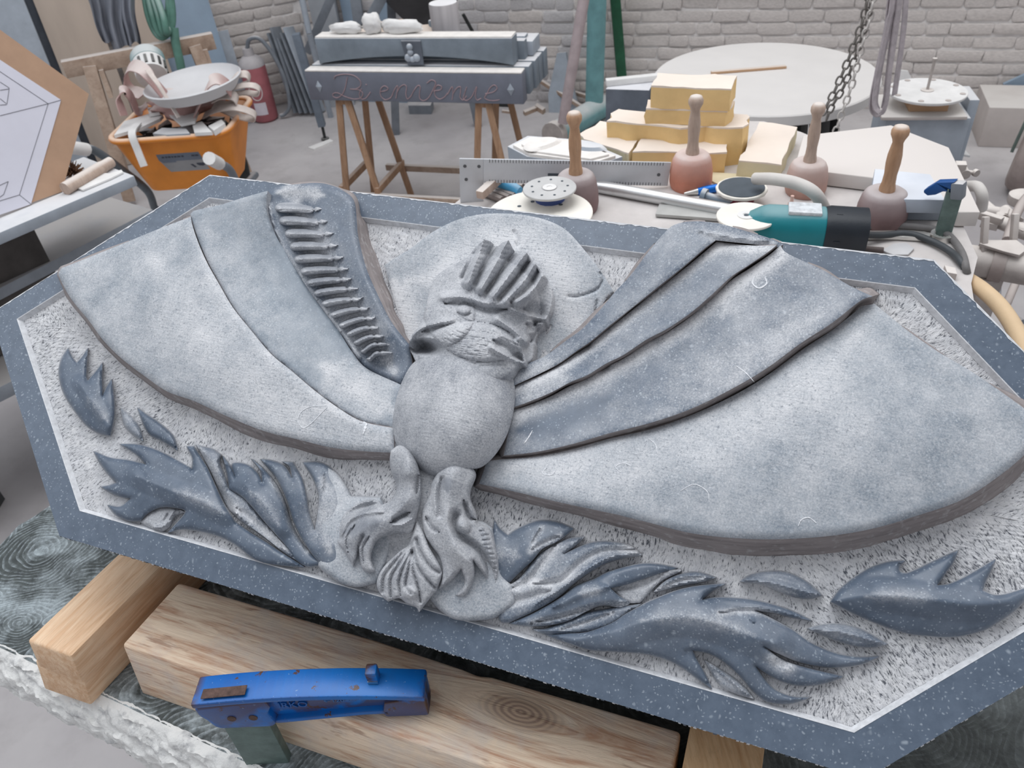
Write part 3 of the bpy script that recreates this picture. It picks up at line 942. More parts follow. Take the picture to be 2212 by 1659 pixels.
carve('leaf', [(1375, 432, 1), (1430, 398), (1520, 380), (1620, 385), (1710, 425), (1770, 470), (1805, 505, 1), (1740, 522), (1660, 512), (1570, 480), (1480, 445)], z=4, bulge=(4, 12), feats=[('sharp', [(1400, 430), (1540, 440), (1660, 470), (1790, 505)], 26, 4), ('dust', [(1450, 440), (1570, 475), (1700, 512)], 12, 0.35)], **{**rf, 'dust': 0.15})
carve('leaf', [(1735, 682, 1), (1810, 664), (1890, 660), (1980, 675), (2060, 710), (2155, 765, 1), (2080, 780), (1990, 775), (1900, 750), (1810, 715)], z=3, bulge=(4, 11), feats=[('sharp', [(1760, 690), (1900, 700), (2020, 730), (2140, 764)], 24, 4)], **{**rf, 'dust': 0.2})
carve('flame_leaf', [(578, 592, 1), (630, 520), (700, 460), (780, 405), (850, 368), (950, 338), (1052, 330, 1), (1015, 365), (1020, 400), (1060, 412), (1120, 390), (1200, 352), (1310, 300), (1392, 265, 1), (1360, 340), (1310, 410), (1258, 488, 1), (1330, 482), (1420, 445), (1500, 400), (1632, 322, 1), (1600, 400), (1570, 460), (1550, 522, 1), (1620, 550), (1700, 545), (1830, 505, 1), (1870, 540), (1815, 590), (1740, 660), (1650, 720), (1580, 762), (1500, 790), (1400, 812), (1300, 818), (1200, 810), (1100, 800), (1000, 775), (900, 740), (800, 700), (700, 655)], crop=C8, sp=5, mat=M_STONE, dust=0.02, foot=2.5,
      z=[(578, 592, 2), (850, 368, 2), (1052, 330, 2), (1392, 265, 2), (1632, 322, 2), (1860, 540, 3), (1500, 790, 0), (1100, 800, 0), (800, 700, 1), (900, 560, 12), (1200, 560, 13), (1500, 600, 11)], bulge=(3, 14),
      feats=[('sharp', [(620, 590), (800, 555), (1000, 555), (1250, 585), (1500, 610), (1720, 590)], 120, 7), ('dust', [(800, 560), (1000, 550), (1250, 575)], 40, 0.25)])

# ---- tail of the bird
carve('tail_root', [(560, 420, 1), (800, 430), (1030, 480, 1), (1080, 700), (960, 1000), (880, 1300), (700, 1420), (480, 1330), (400, 1150), (480, 900), (570, 700)], crop=C4, z=[(560, 420, 22), (1030, 480, 22), (960, 1000, 16), (700, 1420, 10), (400, 1150, 10), (700, 700, 26), (720, 950, 22)], sp=5, mat=M_CUT, dust=0.55, bulge=(0, 10), jit=0.3)
tl = dict(crop=C4, sp=3.2, mat=M_CUT, foot=2.0)
carve('scroll_lobe', [(20, 515, 1), (90, 560), (150, 640), (200, 735, 1), (300, 740), (420, 745, 1), (480, 900), (500, 1100), (430, 1300), (390, 1375, 1), (300, 1400), (230, 1405), (130, 1380), (40, 1320), (0, 1290), (-40, 1250, 1), (-30, 1000), (-20, 700)],
      z=[(20, 515, 5), (200, 735, 8), (0, 1290, 9), (230, 1405, 9), (390, 1375, 9), (200, 1000, 13), (480, 900, 12)], bulge=(3, 16), dust=0.45, crop=C4, sp=4.5, mat=M_WING, foot=3)
carve('scroll_lobe', [(780, 1480, 1), (830, 1540), (880, 1590), (960, 1640), (1060, 1657), (1180, 1652), (1260, 1640), (1345, 1595, 1), (1420, 1520), (1400, 1400, 1), (1310, 1300), (1280, 1100), (1255, 970, 1), (1140, 920), (900, 1000), (800, 1300)],
      z=[(780, 1480, 9), (960, 1640, 9), (1180, 1652, 9), (1345, 1595, 7), (1255, 970, 10), (1100, 1450, 14), (900, 1200, 14)], bulge=(3, 16), dust=0.4, crop=C4, sp=4.5, mat=M_WING, foot=3)
carve('tail_feather', [(690, 900, 1), (640, 1080), (560, 1150), (440, 1270), (395, 1380), (430, 1470), (480, 1515, 1), (560, 1490), (620, 1530, 1), (690, 1560), (710, 1595, 1), (760, 1530), (800, 1480, 1), (838, 1440, 1), (880, 1320), (860, 1240), (790, 1120), (740, 1000)],
      z=[(690, 900, 26), (395, 1380, 19), (480, 1515, 18), (710, 1595, 18), (838, 1440, 21), (650, 1200, 29), (600, 1400, 25), (740, 1400, 26)], bulge=(4, 10), dust=0.5,
      feats=[('groove', [(660, 1070), (540, 1210), (450, 1330), (440, 1450)], 14, 6, 1), ('groove', [(655, 1100), (560, 1240), (500, 1350), (500, 1480)], 13, 6, 1), ('groove', [(655, 1130), (590, 1270), (560, 1380), (575, 1470)], 12, 6, 1), ('groove', [(655, 1150), (630, 1280), (610, 1400), (650, 1460)], 11, 6, 1), ('groove', [(660, 1150), (665, 1280), (700, 1400), (720, 1520)], 11, 6, 1), ('groove', [(665, 1130), (690, 1230), (750, 1330), (830, 1420)], 12, 6, 1), ('groove', [(690, 1050), (730, 1160), (800, 1260), (860, 1300)], 14, 7, 1), ('dome', 640, 1450, 70, 50, 0, 7)], **tl)
carve('tail_feather', [(500, 395, 1), (560, 355), (620, 380), (690, 480), (725, 620), (720, 760), (690, 900), (650, 1000), (560, 1010), (430, 1040), (370, 1110), (350, 1200), (385, 1290, 1), (330, 1305), (280, 1260), (255, 1130, 1), (240, 1200), (215, 1255, 1), (160, 1160), (100, 1070), (88, 980), (120, 900), (200, 820), (300, 765), (400, 765), (430, 800, 1), (500, 770), (540, 700), (545, 640), (510, 560), (495, 470)],
      z=[(500, 395, 38), (690, 480, 40), (725, 620, 34), (690, 900, 28), (350, 1200, 22), (385, 1290, 18), (215, 1255, 17), (88, 980, 18), (300, 765, 20), (545, 640, 30), (620, 560, 44), (620, 760, 38), (420, 920, 32), (250, 1000, 26)], bulge=(5, 12), dust=0.42,
      feats=[('groove', [(110, 1040), (125, 930), (220, 840), (390, 790)], 26, 9, 1), ('ridge', [(130, 1030), (180, 920), (300, 860), (440, 850)], 16, 4), ('groove', [(640, 850), (560, 890), (500, 930)], 18, 9), ('ridge', [(660, 900), (580, 945), (520, 950)], 14, 5), ('groove', [(600, 1010), (440, 1060), (370, 1130)], 26, 8), ('groove', [(250, 1120), (300, 1010)], 14, 5), ('sharp', [(620, 420), (640, 600), (620, 760), (480, 900), (330, 950), (210, 1050)], 90, 4), ('dust', [(150, 1000), (300, 950), (420, 920)], 60, -0.35), ('groove', [(180, 1150), (170, 1050), (230, 950)], 9, 4), ('groove', [(300, 1240), (290, 1120), (340, 1030)], 10, 4), ('groove', [(700, 560), (690, 720)], 12, 6)], **tl)
carve('tail_feather', [(800, 640, 1), (850, 560), (920, 505), (1010, 485), (1100, 520), (1132, 580), (1095, 680), (1092, 760), (1130, 850), (1145, 930, 1), (1240, 980), (1280, 1120), (1302, 1260), (1285, 1390, 1), (1235, 1370), (1180, 1300), (1115, 1215, 1), (1120, 1330), (1060, 1470), (970, 1482, 1), (1050, 1380), (1025, 1275, 1), (960, 1360), (860, 1425, 1), (885, 1300), (860, 1180), (780, 1080), (740, 960), (730, 840), (780, 740)],
      z=[(800, 640, 34), (1010, 485, 40), (1132, 580, 32), (1145, 930, 20), (1302, 1260, 17), (1285, 1390, 16), (970, 1482, 16), (860, 1425, 19), (860, 1180, 26), (730, 840, 28), (920, 640, 42), (900, 900, 38), (960, 1120, 36), (1180, 1150, 26)], bulge=(5, 12), dust=0.45,
      feats=[('groove', [(880, 600), (860, 740), (865, 880)], 16, 6, 1), ('ridge', [(835, 620), (825, 760), (840, 880)], 14, 3), ('groove', [(980, 870), (970, 940), (1030, 1040), (1150, 1130), (1230, 1250), (1250, 1360)], 30, 13, 1), ('ridge', [(1180, 960), (1230, 1120), (1265, 1280)], 22, 4), ('groove', [(1040, 760), (1080, 880), (1130, 910)], 18, 9), ('dome', 1040, 960, 60, 55, 0, 8), ('groove', [(760, 880), (800, 960), (860, 1000)], 14, 6), ('groove', [(760, 1050), (810, 1150), (850, 1230)], 22, 7), ('sharp', [(960, 560), (930, 760), (930, 960), (990, 1140), (1080, 1220)], 100, 4), ('groove', [(1020, 1290), (980, 1360), (900, 1420)], 22, 7), ('dust', [(920, 600), (920, 700)], 45, -0.4)]
      + [('groove', [(1150 + i * 12, 960 + i * 34), (1215 + i * 8, 950 + i * 36)], 7, 2.5, 1) for i in range(11)], **tl)

# ---- body
carve('bird_body', [(892, 785), (872, 818), (855, 868), (847, 930), (846, 985), (862, 1012), (900, 1025), (930, 1036), (962, 1032), (1000, 1015), (1040, 1008), (1072, 978), (1096, 935), (1110, 880), (1112, 835), (1100, 800), (1080, 780), (1030, 770), (960, 768), (920, 772)],
      z=[(892, 785, 18), (846, 985, 16), (930, 1036, 22), (1072, 978, 16), (1112, 835, 16), (1000, 772, 24), (980, 900, 20)], sp=5, mat=M_CUT, dust=0.42, foot=2, rnd=(6, 1), feats=[('dome', 979, 893, 136, 142, 0.15, 44), ('dust', [(960, 830), (990, 890), (980, 940)], 60, 0.22)])

# ---- head
hd = [('dome', 1040, 665, 130, 115, 0.3, 17), ('dome', 1015, 765, 112, 70, 0, 17), ('dome', 955, 690, 75, 58, -0.5, 9),
      ('dome', 921, 750, 42, 21, 0.1, -34), ('ridge', [(884, 742), (894, 722), (912, 708), (940, 699), (975, 692)], 6, 7, 1), ('groove', [(912, 716), (940, 708), (968, 702)], 4, 4),
      ('ridge', [(955, 642), (1000, 640), (1050, 654), (1090, 656), (1140, 642)], 8, 8, 1), ('groove', [(962, 656), (1005, 655), (1050, 670), (1095, 668)], 7, 6), ('dome', 1002, 669, 15, 10, 0, 4), ('groove', [(986, 673), (1000, 681), (1018, 677)], 2.6, 2), ('groove', [(988, 660), (1004, 655), (1021, 661)], 2.6, 2.5)]
for p in ([(1012, 610), (1026, 572), (1046, 516)], [(1040, 622), (1068, 575), (1098, 517)], [(1066, 640), (1102, 592), (1138, 545)], [(1092, 650), (1128, 612), (1156, 570)], [(1120, 652), (1152, 625), (1172, 596)]):
    hd.append(('sharp', p, 17, 18))
for p in ([(1026, 614), (1046, 572), (1070, 528)], [(1050, 630), (1086, 580), (1116, 540)], [(1078, 645), (1116, 600), (1147, 558)], [(1104, 652), (1142, 618), (1164, 584)], [(1000, 600), (1018, 565), (1034, 530)]):
    hd.append(('groove', p, 5.5, 11, 1))
hd += [('groove', [(1132, 668), (1160, 672), (1156, 700)], 16, 14), ('groove', [(1138, 700), (1160, 716), (1146, 738)], 12, 11), ('sharp', [(1105, 668), (1150, 684), (1178, 690)], 9, 9), ('sharp', [(1076, 690), (1112, 716), (1134, 738)], 13, 9), ('groove', [(1066, 735), (1100, 754), (1130, 780)], 9, 9), ('sharp', [(1118, 735), (1128, 760), (1132, 784)], 9, 7), ('sharp', [(1060, 750), (1095, 770), (1130, 784)], 8, 6)]
ga = [Vector(q) for q in ((960, 650, 0), (1010, 690, 0), (1070, 700, 0), (1135, 738, 0))]
gb = [Vector(q) for q in ((905, 768, 0), (950, 785, 0), (1010, 796, 0), (1090, 790, 0))]
for j in range(22):
    t = (j + .5) / 22
    cv = catmull([a * (1 - t) + b * t for a, b in zip(ga, gb)], False, 6)
    i0 = random.randint(0, 3)
    while i0 < len(cv) - 4:
        n_ = random.randint(3, 6)
        hd.append(('groove', [(q.x, q.y) for q in cv[i0:i0 + n_]], 1.9, random.uniform(.8, 1.7), 1))
        i0 += n_ + random.randint(0, 1)
for p in ([(1015, 600), (1046, 520)], [(1045, 615), (1098, 522)], [(1070, 632), (1138, 550)], [(1098, 645), (1156, 575)]):
    a, b = np.array(p[0]), np.array(p[1])
    nn = np.array([-(b - a)[1], (b - a)[0]]) / np.linalg.norm(b - a)
    for j in range(9):
        q = a + (b - a) * (j + .5) / 9
        hd.append(('groove', [tuple(q - nn * 1), tuple(q + nn * 9 + (b - a) * .03)], 1.8, 1.3, 1))
for j in range(14):
    x0 = 1000 + j * 9
    hd.append(('groove', [(x0, 632 + j * 1.2), (x0 + 5, 646 + j * .8)], 1.7, 1.3, 1))
carve('bird_head', [(883, 744, 1), (890, 724), (908, 700), (919, 668), (926, 634), (939, 601), (968, 578), (1007, 557), (1022, 540), (1046, 517, 1), (1060, 522), (1074, 532), (1085, 524), (1099, 519, 1), (1110, 540), (1122, 550), (1138, 546, 1), (1150, 562), (1165, 580), (1183, 604), (1194, 634), (1189, 668), (1170, 706), (1155, 738), (1150, 774), (1132, 786, 1), (1110, 800), (1080, 822), (1010, 838), (945, 826), (905, 790), (886, 757, 1)],
      z=[(883, 744, 22), (926, 634, 9), (968, 578, 9), (1046, 517, 10), (1138, 546, 12), (1194, 634, 12), (1170, 706, 12), (1132, 786, 18), (1080, 822, 34), (1010, 838, 42), (945, 826, 34), (886, 757, 18), (1030, 680, 22), (1010, 770, 30)], sp=2.4, mat=M_CUT, dust=0.46, foot=1.5, rnd=(4, 1), jit=0.12, feats=hd)

# ---- chalk marks rubbed on the wings
def ztop(px, py):
    best = -9
    for Q, zz in ZS_:
        d = (Q[:, 0] - px) ** 2 + (Q[:, 1] - py) ** 2
        i = int(np.argmin(d))
        if d[i] < 60:
            best = max(best, zz[i])
    return best


M_CHALK = plain('chalk', (226, 228, 232), 0.04, 300, 0.9)
for P, wd in (([(704, 876), (672, 878), (650, 890), (644, 908), (654, 924), (672, 914), (690, 896), (706, 880)], 1.6), ([(1630, 596), (1626, 612), (1640, 622), (1656, 612), (1652, 598)], 3.2), ([(1724, 1136), (1732, 1122), (1748, 1118), (1764, 1130)], 2.2), ([(1400, 946), (1416, 960), (1420, 980)], 1.6), ([(1340, 1020), (1330, 1008), (1346, 1000), (1362, 1006)], 1.8), ([(1470, 1060), (1500, 1046), (1528, 1062), (1532, 1084)], 1.8), ([(1590, 790), (1612, 806), (1630, 826)], 2.0), ([(776, 912), (790, 914), (788, 926), (784, 938)], 5.0), ([(1150, 930), (1142, 944), (1132, 958)], 2.6), ([(1180, 1010), (1172, 1022), (1190, 1026), (1200, 1016)], 1.8)):
    q = smoothpoly(P, 6)
    n = len(q)
    t = np.gradient(q, axis=0)
    nr = np.stack([-t[:, 1], t[:, 0]], 1) / (np.linalg.norm(t, axis=1)[:, None] + 1e-9)
    wv = wd * (0.5 + 0.5 * np.sin(np.linspace(0.15, 3.0, n)))[:, None] * rng.uniform(.6, 1.2, (n, 1))
    z = np.array([ztop(*p) for p in q])
    A, B = lift(q + nr * wv / 2, (z + .35) / 1000), lift(q - nr * wv / 2, (z + .35) / 1000)
    C, D = lift(q + nr * wv / 2, (z - .6) / 1000), lift(q - nr * wv / 2, (z - .6) / 1000)
    mb = MB()
    mb.add(np.concatenate([A, B, C, D]), [(i, i + 1, n + i + 1, n + i) for i in range(n - 1)] + [(i, i + 1, 2 * n + i + 1, 2 * n + i) for i in range(n - 1)] + [(n + i, n + i + 1, 3 * n + i + 1, 3 * n + i) for i in range(n - 1)])
    pbuild('chalk_mark', mb, M_CHALK, 0)

# ================================================================== materials for the workshop
WHITE = (226, 224, 222)
M_PINE = None


def wood(name, c1, c2, grain=(4, 90, 90), rough=0.7, dust=None, knots=True, rotz=0.0, bstr=0.3, dmax=0.5, warp=0.6):
    k = NT(name)
    v = k.mapping(grain, (0, 0, rotz))
    wv = k.noise(1.0, 3, 0.5, k.mapping((grain[0] * 0.5, grain[1] * 0.12, grain[2] * 0.12), (0, 0, rotz)))
    n = k.noise(1.0, 5, 0.6, v, warp)
    n2 = k.noise(1.0, 3, 0.7, k.mapping((grain[0] * 3, grain[1] * 5, grain[2] * 5), (0, 0, rotz)))
    f = k.math('ADD', k.math('MULTIPLY', n, 0.7), k.math('MULTIPLY', wv, 0.3))
    c = k.mix(k.step(f, 0.38, 0.62), srgb(*c1), srgb(*c2))
    c = k.mix(k.step(n2, 0.5, 0.75, 0, 0.35), c, srgb(*[q * 0.72 for q in c1]))
    if dust:
        c = k.mix(k.math('MULTIPLY', k.step(k.up(), 0.5, 0.9), dmax), c, srgb(*dust))
    return k.done(c, rough, n, bstr, 0.0015)


M_BATTEN = wood('new_pine', (218, 176, 138), (242, 212, 180), (14, 150, 150), rotz=-1.03)
M_BATTEN2 = wood('new_pine_straight', (196, 152, 108), (222, 186, 144), (150, 14, 150))

# the thick old plank: streaky grain along its length, with a knot
k = NT('weathered_plank')
sep = k.n('SeparateXYZ')
k.lk(k.tc, sep.inputs[0])
kx, ky = 0.142, -0.028
dx = k.math('SUBTRACT', sep.outputs[0], kx)
dy = k.math('SUBTRACT', sep.outputs[1], ky)
r2 = k.math('ADD', k.math('MULTIPLY', k.math('MULTIPLY', dx, dx), 240.0), k.math('MULTIPLY', k.math('MULTIPLY', dy, dy), 1300.0))
pull = k.math('DIVIDE', 0.035, k.math('ADD', r2, 1.0))
sgn = k.math('MULTIPLY', k.math('DIVIDE', dy, k.math('ADD', k.math('ABSOLUTE', dy), 0.012)), pull)
cy = k.math('SUBTRACT', sep.outputs[1], sgn)
cmb = k.n('CombineXYZ')
k.lk(sep.outputs[0], cmb.inputs[0])
k.lk(cy, cmb.inputs[1])
k.lk(sep.outputs[2], cmb.inputs[2])
v = k.mapping((7, 95, 60), (0, 0, 0.10), cmb.outputs[0])
n = k.noise(1.0, 5, 0.62, v, 0.8)
v2 = k.mapping((26, 420, 200), (0, 0, 0.10), cmb.outputs[0])
n2 = k.noise(1.0, 4, 0.6, v2)
c = k.mix(k.step(n, 0.42, 0.6), srgb(242, 218, 192), srgb(196, 154, 126))
c = k.mix(k.step(n2, 0.42, 0.62, 0.0, 0.7), c, srgb(238, 216, 190))
c = k.mix(k.step(k.noise(16, 5, 0.65), 0.45, 0.68, 0, 0.7), c, srgb(208, 198, 190))
c = k.mix(k.step(k.noise(1.0, 4, 0.6, k.mapping((16, 130, 60), (0, 0, .1))), 0.6, 0.68, 0, 0.6), c, srgb(146, 104, 82))
ring = k.n('TexWave', wave_type='RINGS', rings_direction='Z')
mpk = k.mapping((58, 120, 1), (0, 0, 0))
mk = k.n('Mapping')
mk.inputs['Location'].default_value = (-kx * 58, -ky * 120, 0)
mk.inputs['Scale'].default_value = (58, 120, 0)
k.lk(k.tc, mk.inputs[0])
k.lk(mk.outputs[0], ring.inputs['Vector'])
ring.inputs['Scale'].default_value = 0.7
ring.inputs['Distortion'].default_value = 2.2
ring.inputs['Detail'].default_value = 2
kn = k.step(r2, 0.12, 0.55, 1.0, 0.0)
c = k.mix(k.math('MULTIPLY', kn, 0.85), c, k.mix(k.step(ring.outputs[0], 0.1, 0.9), srgb(196, 168, 142), srgb(146, 118, 104)))
M_PLANK = k.done(c, 0.75, k.math('ADD', n, k.math('MULTIPLY', n2, 0.5)), 0.6, 0.003)

# dark slab under the timbers, swept with dusty brush marks
k = NT('dark_support_slab')
wn = k.n('TexNoise')
wn.inputs['Scale'].default_value = 10
k.lk(k.tc, wn.inputs['Vector'])
mx = k.n('Mix', data_type='VECTOR')
mx.inputs[0].default_value = 0.05
k.lk(k.tc, mx.inputs[4])
k.lk(wn.outputs['Color'], mx.inputs[5])
vo = k.voro(8.5, k.mapping((1.0, 1.5, 1), (0, 0, 0.6), mx.outputs[1]))
arc = k.math('FRACT', k.math('MULTIPLY', vo.outputs['Distance'], 19.0))
line = k.step(arc, 0.5, 0.95)
line = k.math('MULTIPLY', line, k.step(k.noise(120, 4, 0.7), 0.36, 0.6))
cl = k.noise(14, 6, 0.66)
sm = k.math('MULTIPLY', k.step(cl, 0.44, 0.62), k.step(k.noise(210, 4, 0.7), 0.25, 0.6, 0.3, 1.0))
sx = k.n('SeparateXYZ')
k.lk(k.tc, sx.inputs[0])
f = k.math('ADD', k.math('MULTIPLY', line, 0.6), k.math('MULTIPLY', sm, 0.85))
f = k.math('MULTIPLY', f, k.step(sx.outputs[0], -0.35, 0.05, 1.0, 0.22))
cc = k.n('Clamp')
k.lk(f, cc.inputs[0])
c = k.mix(cc.outputs[0], k.mix(k.step(k.noise(90, 4), 0.3, 0.7), srgb(38, 46, 48), srgb(72, 80, 80)), srgb(172, 184, 190))
c = k.mix(k.math('MULTIPLY', k.step(k.noise(1.0, 3, 0.5, k.mapping((14, 160, 1), (0, 0, 0.35))), 0.70, 0.74), k.step(sx.outputs[0], 0.1, 0.2)), c, srgb(186, 140, 116))
M_SLAB = k.done(c, 0.55, k.noise(220, 4), 0.3, 0.002)

k = NT('split_face_stone')
c = k.mix(k.step(k.noise(40, 5, 0.65), 0.3, 0.46), srgb(176, 177, 179), srgb(232, 232, 230))
M_SPLIT = k.done(c, 0.85, k.noise(120, 5), 0.6, 0.004)

# ================================================================== timbers, slab and clamp in front
ZS = 0.80                     # top of the dark slab: the timbers and the slab lie level, only the carving is tilted
ZPL = 0.876                    # top of the plank
ZBT = 0.888                    # top of the battens
AS = math.radians(-23.6)
US = Vector((math.cos(AS), math.sin(AS), 0))
VS = Vector((-math.sin(AS), math.cos(AS), 0))

# dark slab
fl = at(-60, 1370, ZS)
ef = (at(520, 1640, ZS) - at(0, 1397, ZS)).normalized()
eb = Vector((-ef.y, ef.x, 0))
root = thing('support_slab', 'dark dusty stone slab with a white split front edge, under the timbers', 'slab', loc=fl + ef * .6 + eb * .3 - Vector((0, 0, .085)))
poly = [at(a, b, ZS) for a, b in ((-60, 1370), (-60, 1222), (0, 1178), (40, 1135), (70, 1118), (114, 1088))]
poly += [fl + ef * .30 + eb * .62, fl + ef * 1.05 + eb * .62, fl + ef * 1.25 + eb * .30, fl + ef * 1.25]
mb = MB()
mb.prism([(p.x, p.y) for p in poly][::-1], ZS - .085, ZS)
build('slab_body', mb, M_SLAB, root, 0)
# split front edge
mb = MB()
NX = 420
xs = np.linspace(-.02, 1.25, NX)
rows = 22
ns = rng.normal(0, 1, (rows + 1, NX))
for _ in range(2):
    ns = (ns + np.roll(ns, 1, 0) + np.roll(ns, 1, 1) + np.roll(ns, -1, 1) + np.roll(ns, -2, 1)) / 3.0
big_ = np.interp(xs, np.linspace(-.1, 1.3, 24), rng.normal(0, .004, 24))
vs = []
for j in range(rows + 1):
    t = j / rows
    for i, x in enumerate(xs):
        g = 0 if j == 0 else 1
        outw = .004 + .020 * math.sin(math.pi * min(1, t * 1.25) * .62) + (.0022 * ns[j, i] + big_[i] * t) * g
        p = fl + ef * x - eb * outw + Vector((0, 0, .0006 - .070 * t + .0018 * ns[j, (i + 37) % NX] * g))
        if j == 0:
            p = fl + ef * x + eb * (.003 + .0015 * ns[0, i]) + Vector((0, 0, .0008))
        vs.append(p)
fs = [(j * NX + i, j * NX + i + 1, (j + 1) * NX + i + 1, (j + 1) * NX + i) for j in range(rows) for i in range(NX - 1)]
mb.add(vs, fs)
build('split_edge', mb, M_SPLIT, root, 70)
# stand under it
M_IRON = plain('dark_iron', (70, 72, 74), 0.15, 30, 0.6, dust=(170, 168, 166), dmax=0.6)
sc_ = fl + ef * .62 + eb * .33
st = thing('banker_stand', 'heavy iron trestle stand hidden beneath the dark slab', 'stand', loc=(sc_.x, sc_.y, 0))
for a, b in ((.25, .22), (.95, .22), (.40, .54), (.95, .54)):
    q = fl + ef * a + eb * b
    mb = MB()
    mb.box(q.x - 0.03, q.x + 0.03, q.y - 0.03, q.y + 0.03, 0, ZS - .085)
    build('leg', mb, M_IRON, st, 0)


def batten(name, tl, tr, z1, z0, ln, m, label, low=(0, 0), dirv=None):
    "a timber whose near top corners are seen at tl and tr; low = shift of its near lower end (uneven saw cut)"
    a, b = at(*tl, z1), at(*tr, z1)
    d = dirv or Vector((math.cos(math.radians(60.4)), math.sin(math.radians(60.4)), 0))
    lo = Vector((low[0], low[1], z0 - z1))
    dn = Vector((0, 0, z0 - z1))
    vs = [a, b, b + d * ln, a + d * ln, a + lo, b + lo, b + d * ln + dn, a + d * ln + dn]
    bm = bmesh.new()
    q = [bm.verts.new(v) for v in vs]
    for f in ((0, 1, 2, 3), (7, 6, 5, 4), (0, 4, 5, 1), (1, 5, 6, 2), (2, 6, 7, 3), (3, 7, 4, 0)):
        bm.faces.new([q[i] for i in f])
    bmesh.ops.recalc_face_normals(bm, faces=bm.faces[:])
    bmesh.ops.bevel(bm, geom=bm.edges[:], offset=0.0032, segments=2, profile=0.5, affect='EDGES')
    mb = MB()
    mb.bm(bm)
    Mo = frame((a + b) / 2 + dn, d)
    iv = Mo.inverted()
    mb.v = [tuple(iv @ Vector(v)) for v in mb.v]
    o = build(name, mb, m, None, 40)
    o.matrix_world = Mo
    WM[o.name] = Mo
    return tag(o, label, 'timber')


batten('timber_batten', (58, 1383), (154, 1417), ZBT, .846, .40, M_BATTEN, 'pale pine batten poking out at the left, upper one of two stacked', (-.004, -.006))
batten('timber_batten', (74, 1427), (178, 1462), .8455, ZS, .40, M_BATTEN, 'lower pine batten with offset end, lying on the dark slab', (-.006, -.008))
rb0, rb1 = at(1487, 1590, ZBT), at(1650, 1630, ZBT)
rw = (rb1 - rb0).length
batten_o = rb0 - VS * .10
mb = MB()
mb.box(-.10, .30, -rw, 0, ZS - ZBT, 0, frame(rb0, VS), .002)
o = single('timber_batten', mb, M_BATTEN2, 'short square timber at the bottom edge, right of the plank', 'timber', None, 40)

# the thick plank
PF0, PF1 = at(385, 1257, ZPL), at(1472, 1580, ZPL)
SFR = frame((PF0 + PF1) / 2 + Vector((0, 0, ZS - ZPL)), PF1 - PF0)
L_ = (PF1 - PF0).length / 2
iv = SFR.inverted()
pn = iv @ at(262, 1392, ZPL)
bm = bmesh.new()
H_ = ZPL - ZS
NB = pn.y
top_pl = [(-L_, 0), (pn.x, NB), (L_, NB + .002), (L_, 0), (L_ * .35, -.001), (L_ * .3, -.004), (L_ * .24, -.002), (-L_ * .1, .001)]
bot_pl = [(-L_ - .004, 0), (pn.x + .002, NB - .012), (L_, NB - .006), (L_, 0), (L_ * .35, -.001), (L_ * .3, -.004), (L_ * .24, -.002), (-L_ * .1, .001)]
t = [bm.verts.new((p[0], p[1], H_)) for p in top_pl]
b = [bm.verts.new((p[0], p[1], 0.0005)) for p in bot_pl]
n = len(t)
for i in range(n):
    j = (i + 1) % n
    bm.faces.new((t[i], t[j], b[j], b[i]))
bm.faces.new(t[::-1])
bm.faces.new(b)
bmesh.ops.recalc_face_normals(bm, faces=bm.faces[:])
bmesh.ops.bevel(bm, geom=[e for e in bm.edges if any(abs(v.co.z - H_) < 1e-6 for v in e.verts)], offset=0.004, segments=3, profile=0.5, affect='EDGES')
mb = MB()
mb.bm(bm)
o = build('timber_plank', mb, M_PLANK, None, 40)
o.matrix_world = SFR
WM[o.name] = SFR
tag(o, 'thick weathered plank with a large knot, along the lower edge of the carving', 'timber')
# block that props the back of the carving
q0_, q1_, q2_, q3_ = [PM @ Vector((a, b, -SLABTH - .001)) for a, b in ((-.25, .13), (.25, .13), (.25, .03), (-.25, .03))]
mb = MB()
mb.add([q0_, q1_, q2_, q3_] + [Vector((q.x, q.y, ZS + .0005)) for q in (q0_, q1_, q2_, q3_)], [(0, 1, 2, 3), (7, 6, 5, 4), (0, 4, 5, 1), (1, 5, 6, 2), (2, 6, 7, 3), (3, 7, 4, 0)])
single('prop_block', mb, M_BATTEN2, 'wedge-topped timber block propping up the back of the carving', 'timber', None, 0)

# clamp: its arm is level, its rail hangs plumb
k = NT('chipped_blue_paint')
chip = k.noise(53, 6, 0.72)
c = k.mix(k.step(chip, 0.62, 0.65), k.mix(k.step(k.noise(9, 3), .3, .7), srgb(2, 92, 176), srgb(14, 114, 196)), srgb(88, 62, 54))
ge = k.n('NewGeometry')
edge = k.math('MULTIPLY', k.step(ge.outputs['Pointiness'], 0.53, 0.57), k.step(k.noise(30, 5), 0.4, 0.5))
c = k.mix(edge, c, srgb(82, 58, 50))
c = k.mix(k.step(k.noise(230, 3, 0.7), 0.68, 0.72, 0, 0.7), c, srgb(150, 176, 200))
M_BLUE = k.done(c, 0.38, chip, 0.25, 0.001)
M_RAIL = plain('green_steel_rail', (104, 122, 118), 0.12, 60, 0.45, 0.2, metal=0.35)
M_RUST = plain('rusty_iron', (92, 72, 66), 0.25, 160, 0.75, 0.5)
M_BRIGHT = plain('bright_steel', (196, 196, 192), 0.05, 60, 0.25, metal=1.0)
zc = 0.9045
pl_ = at(432, 1512, zc)
pr_ = at(922, 1490, zc)
CMx = frame(pl_, pr_ - pl_)
clamp = thing('bar_clamp', 'blue cast iron bar clamp with chipped paint gripping the thick plank', 'clamp', CMx)
L = (pr_ - pl_).length


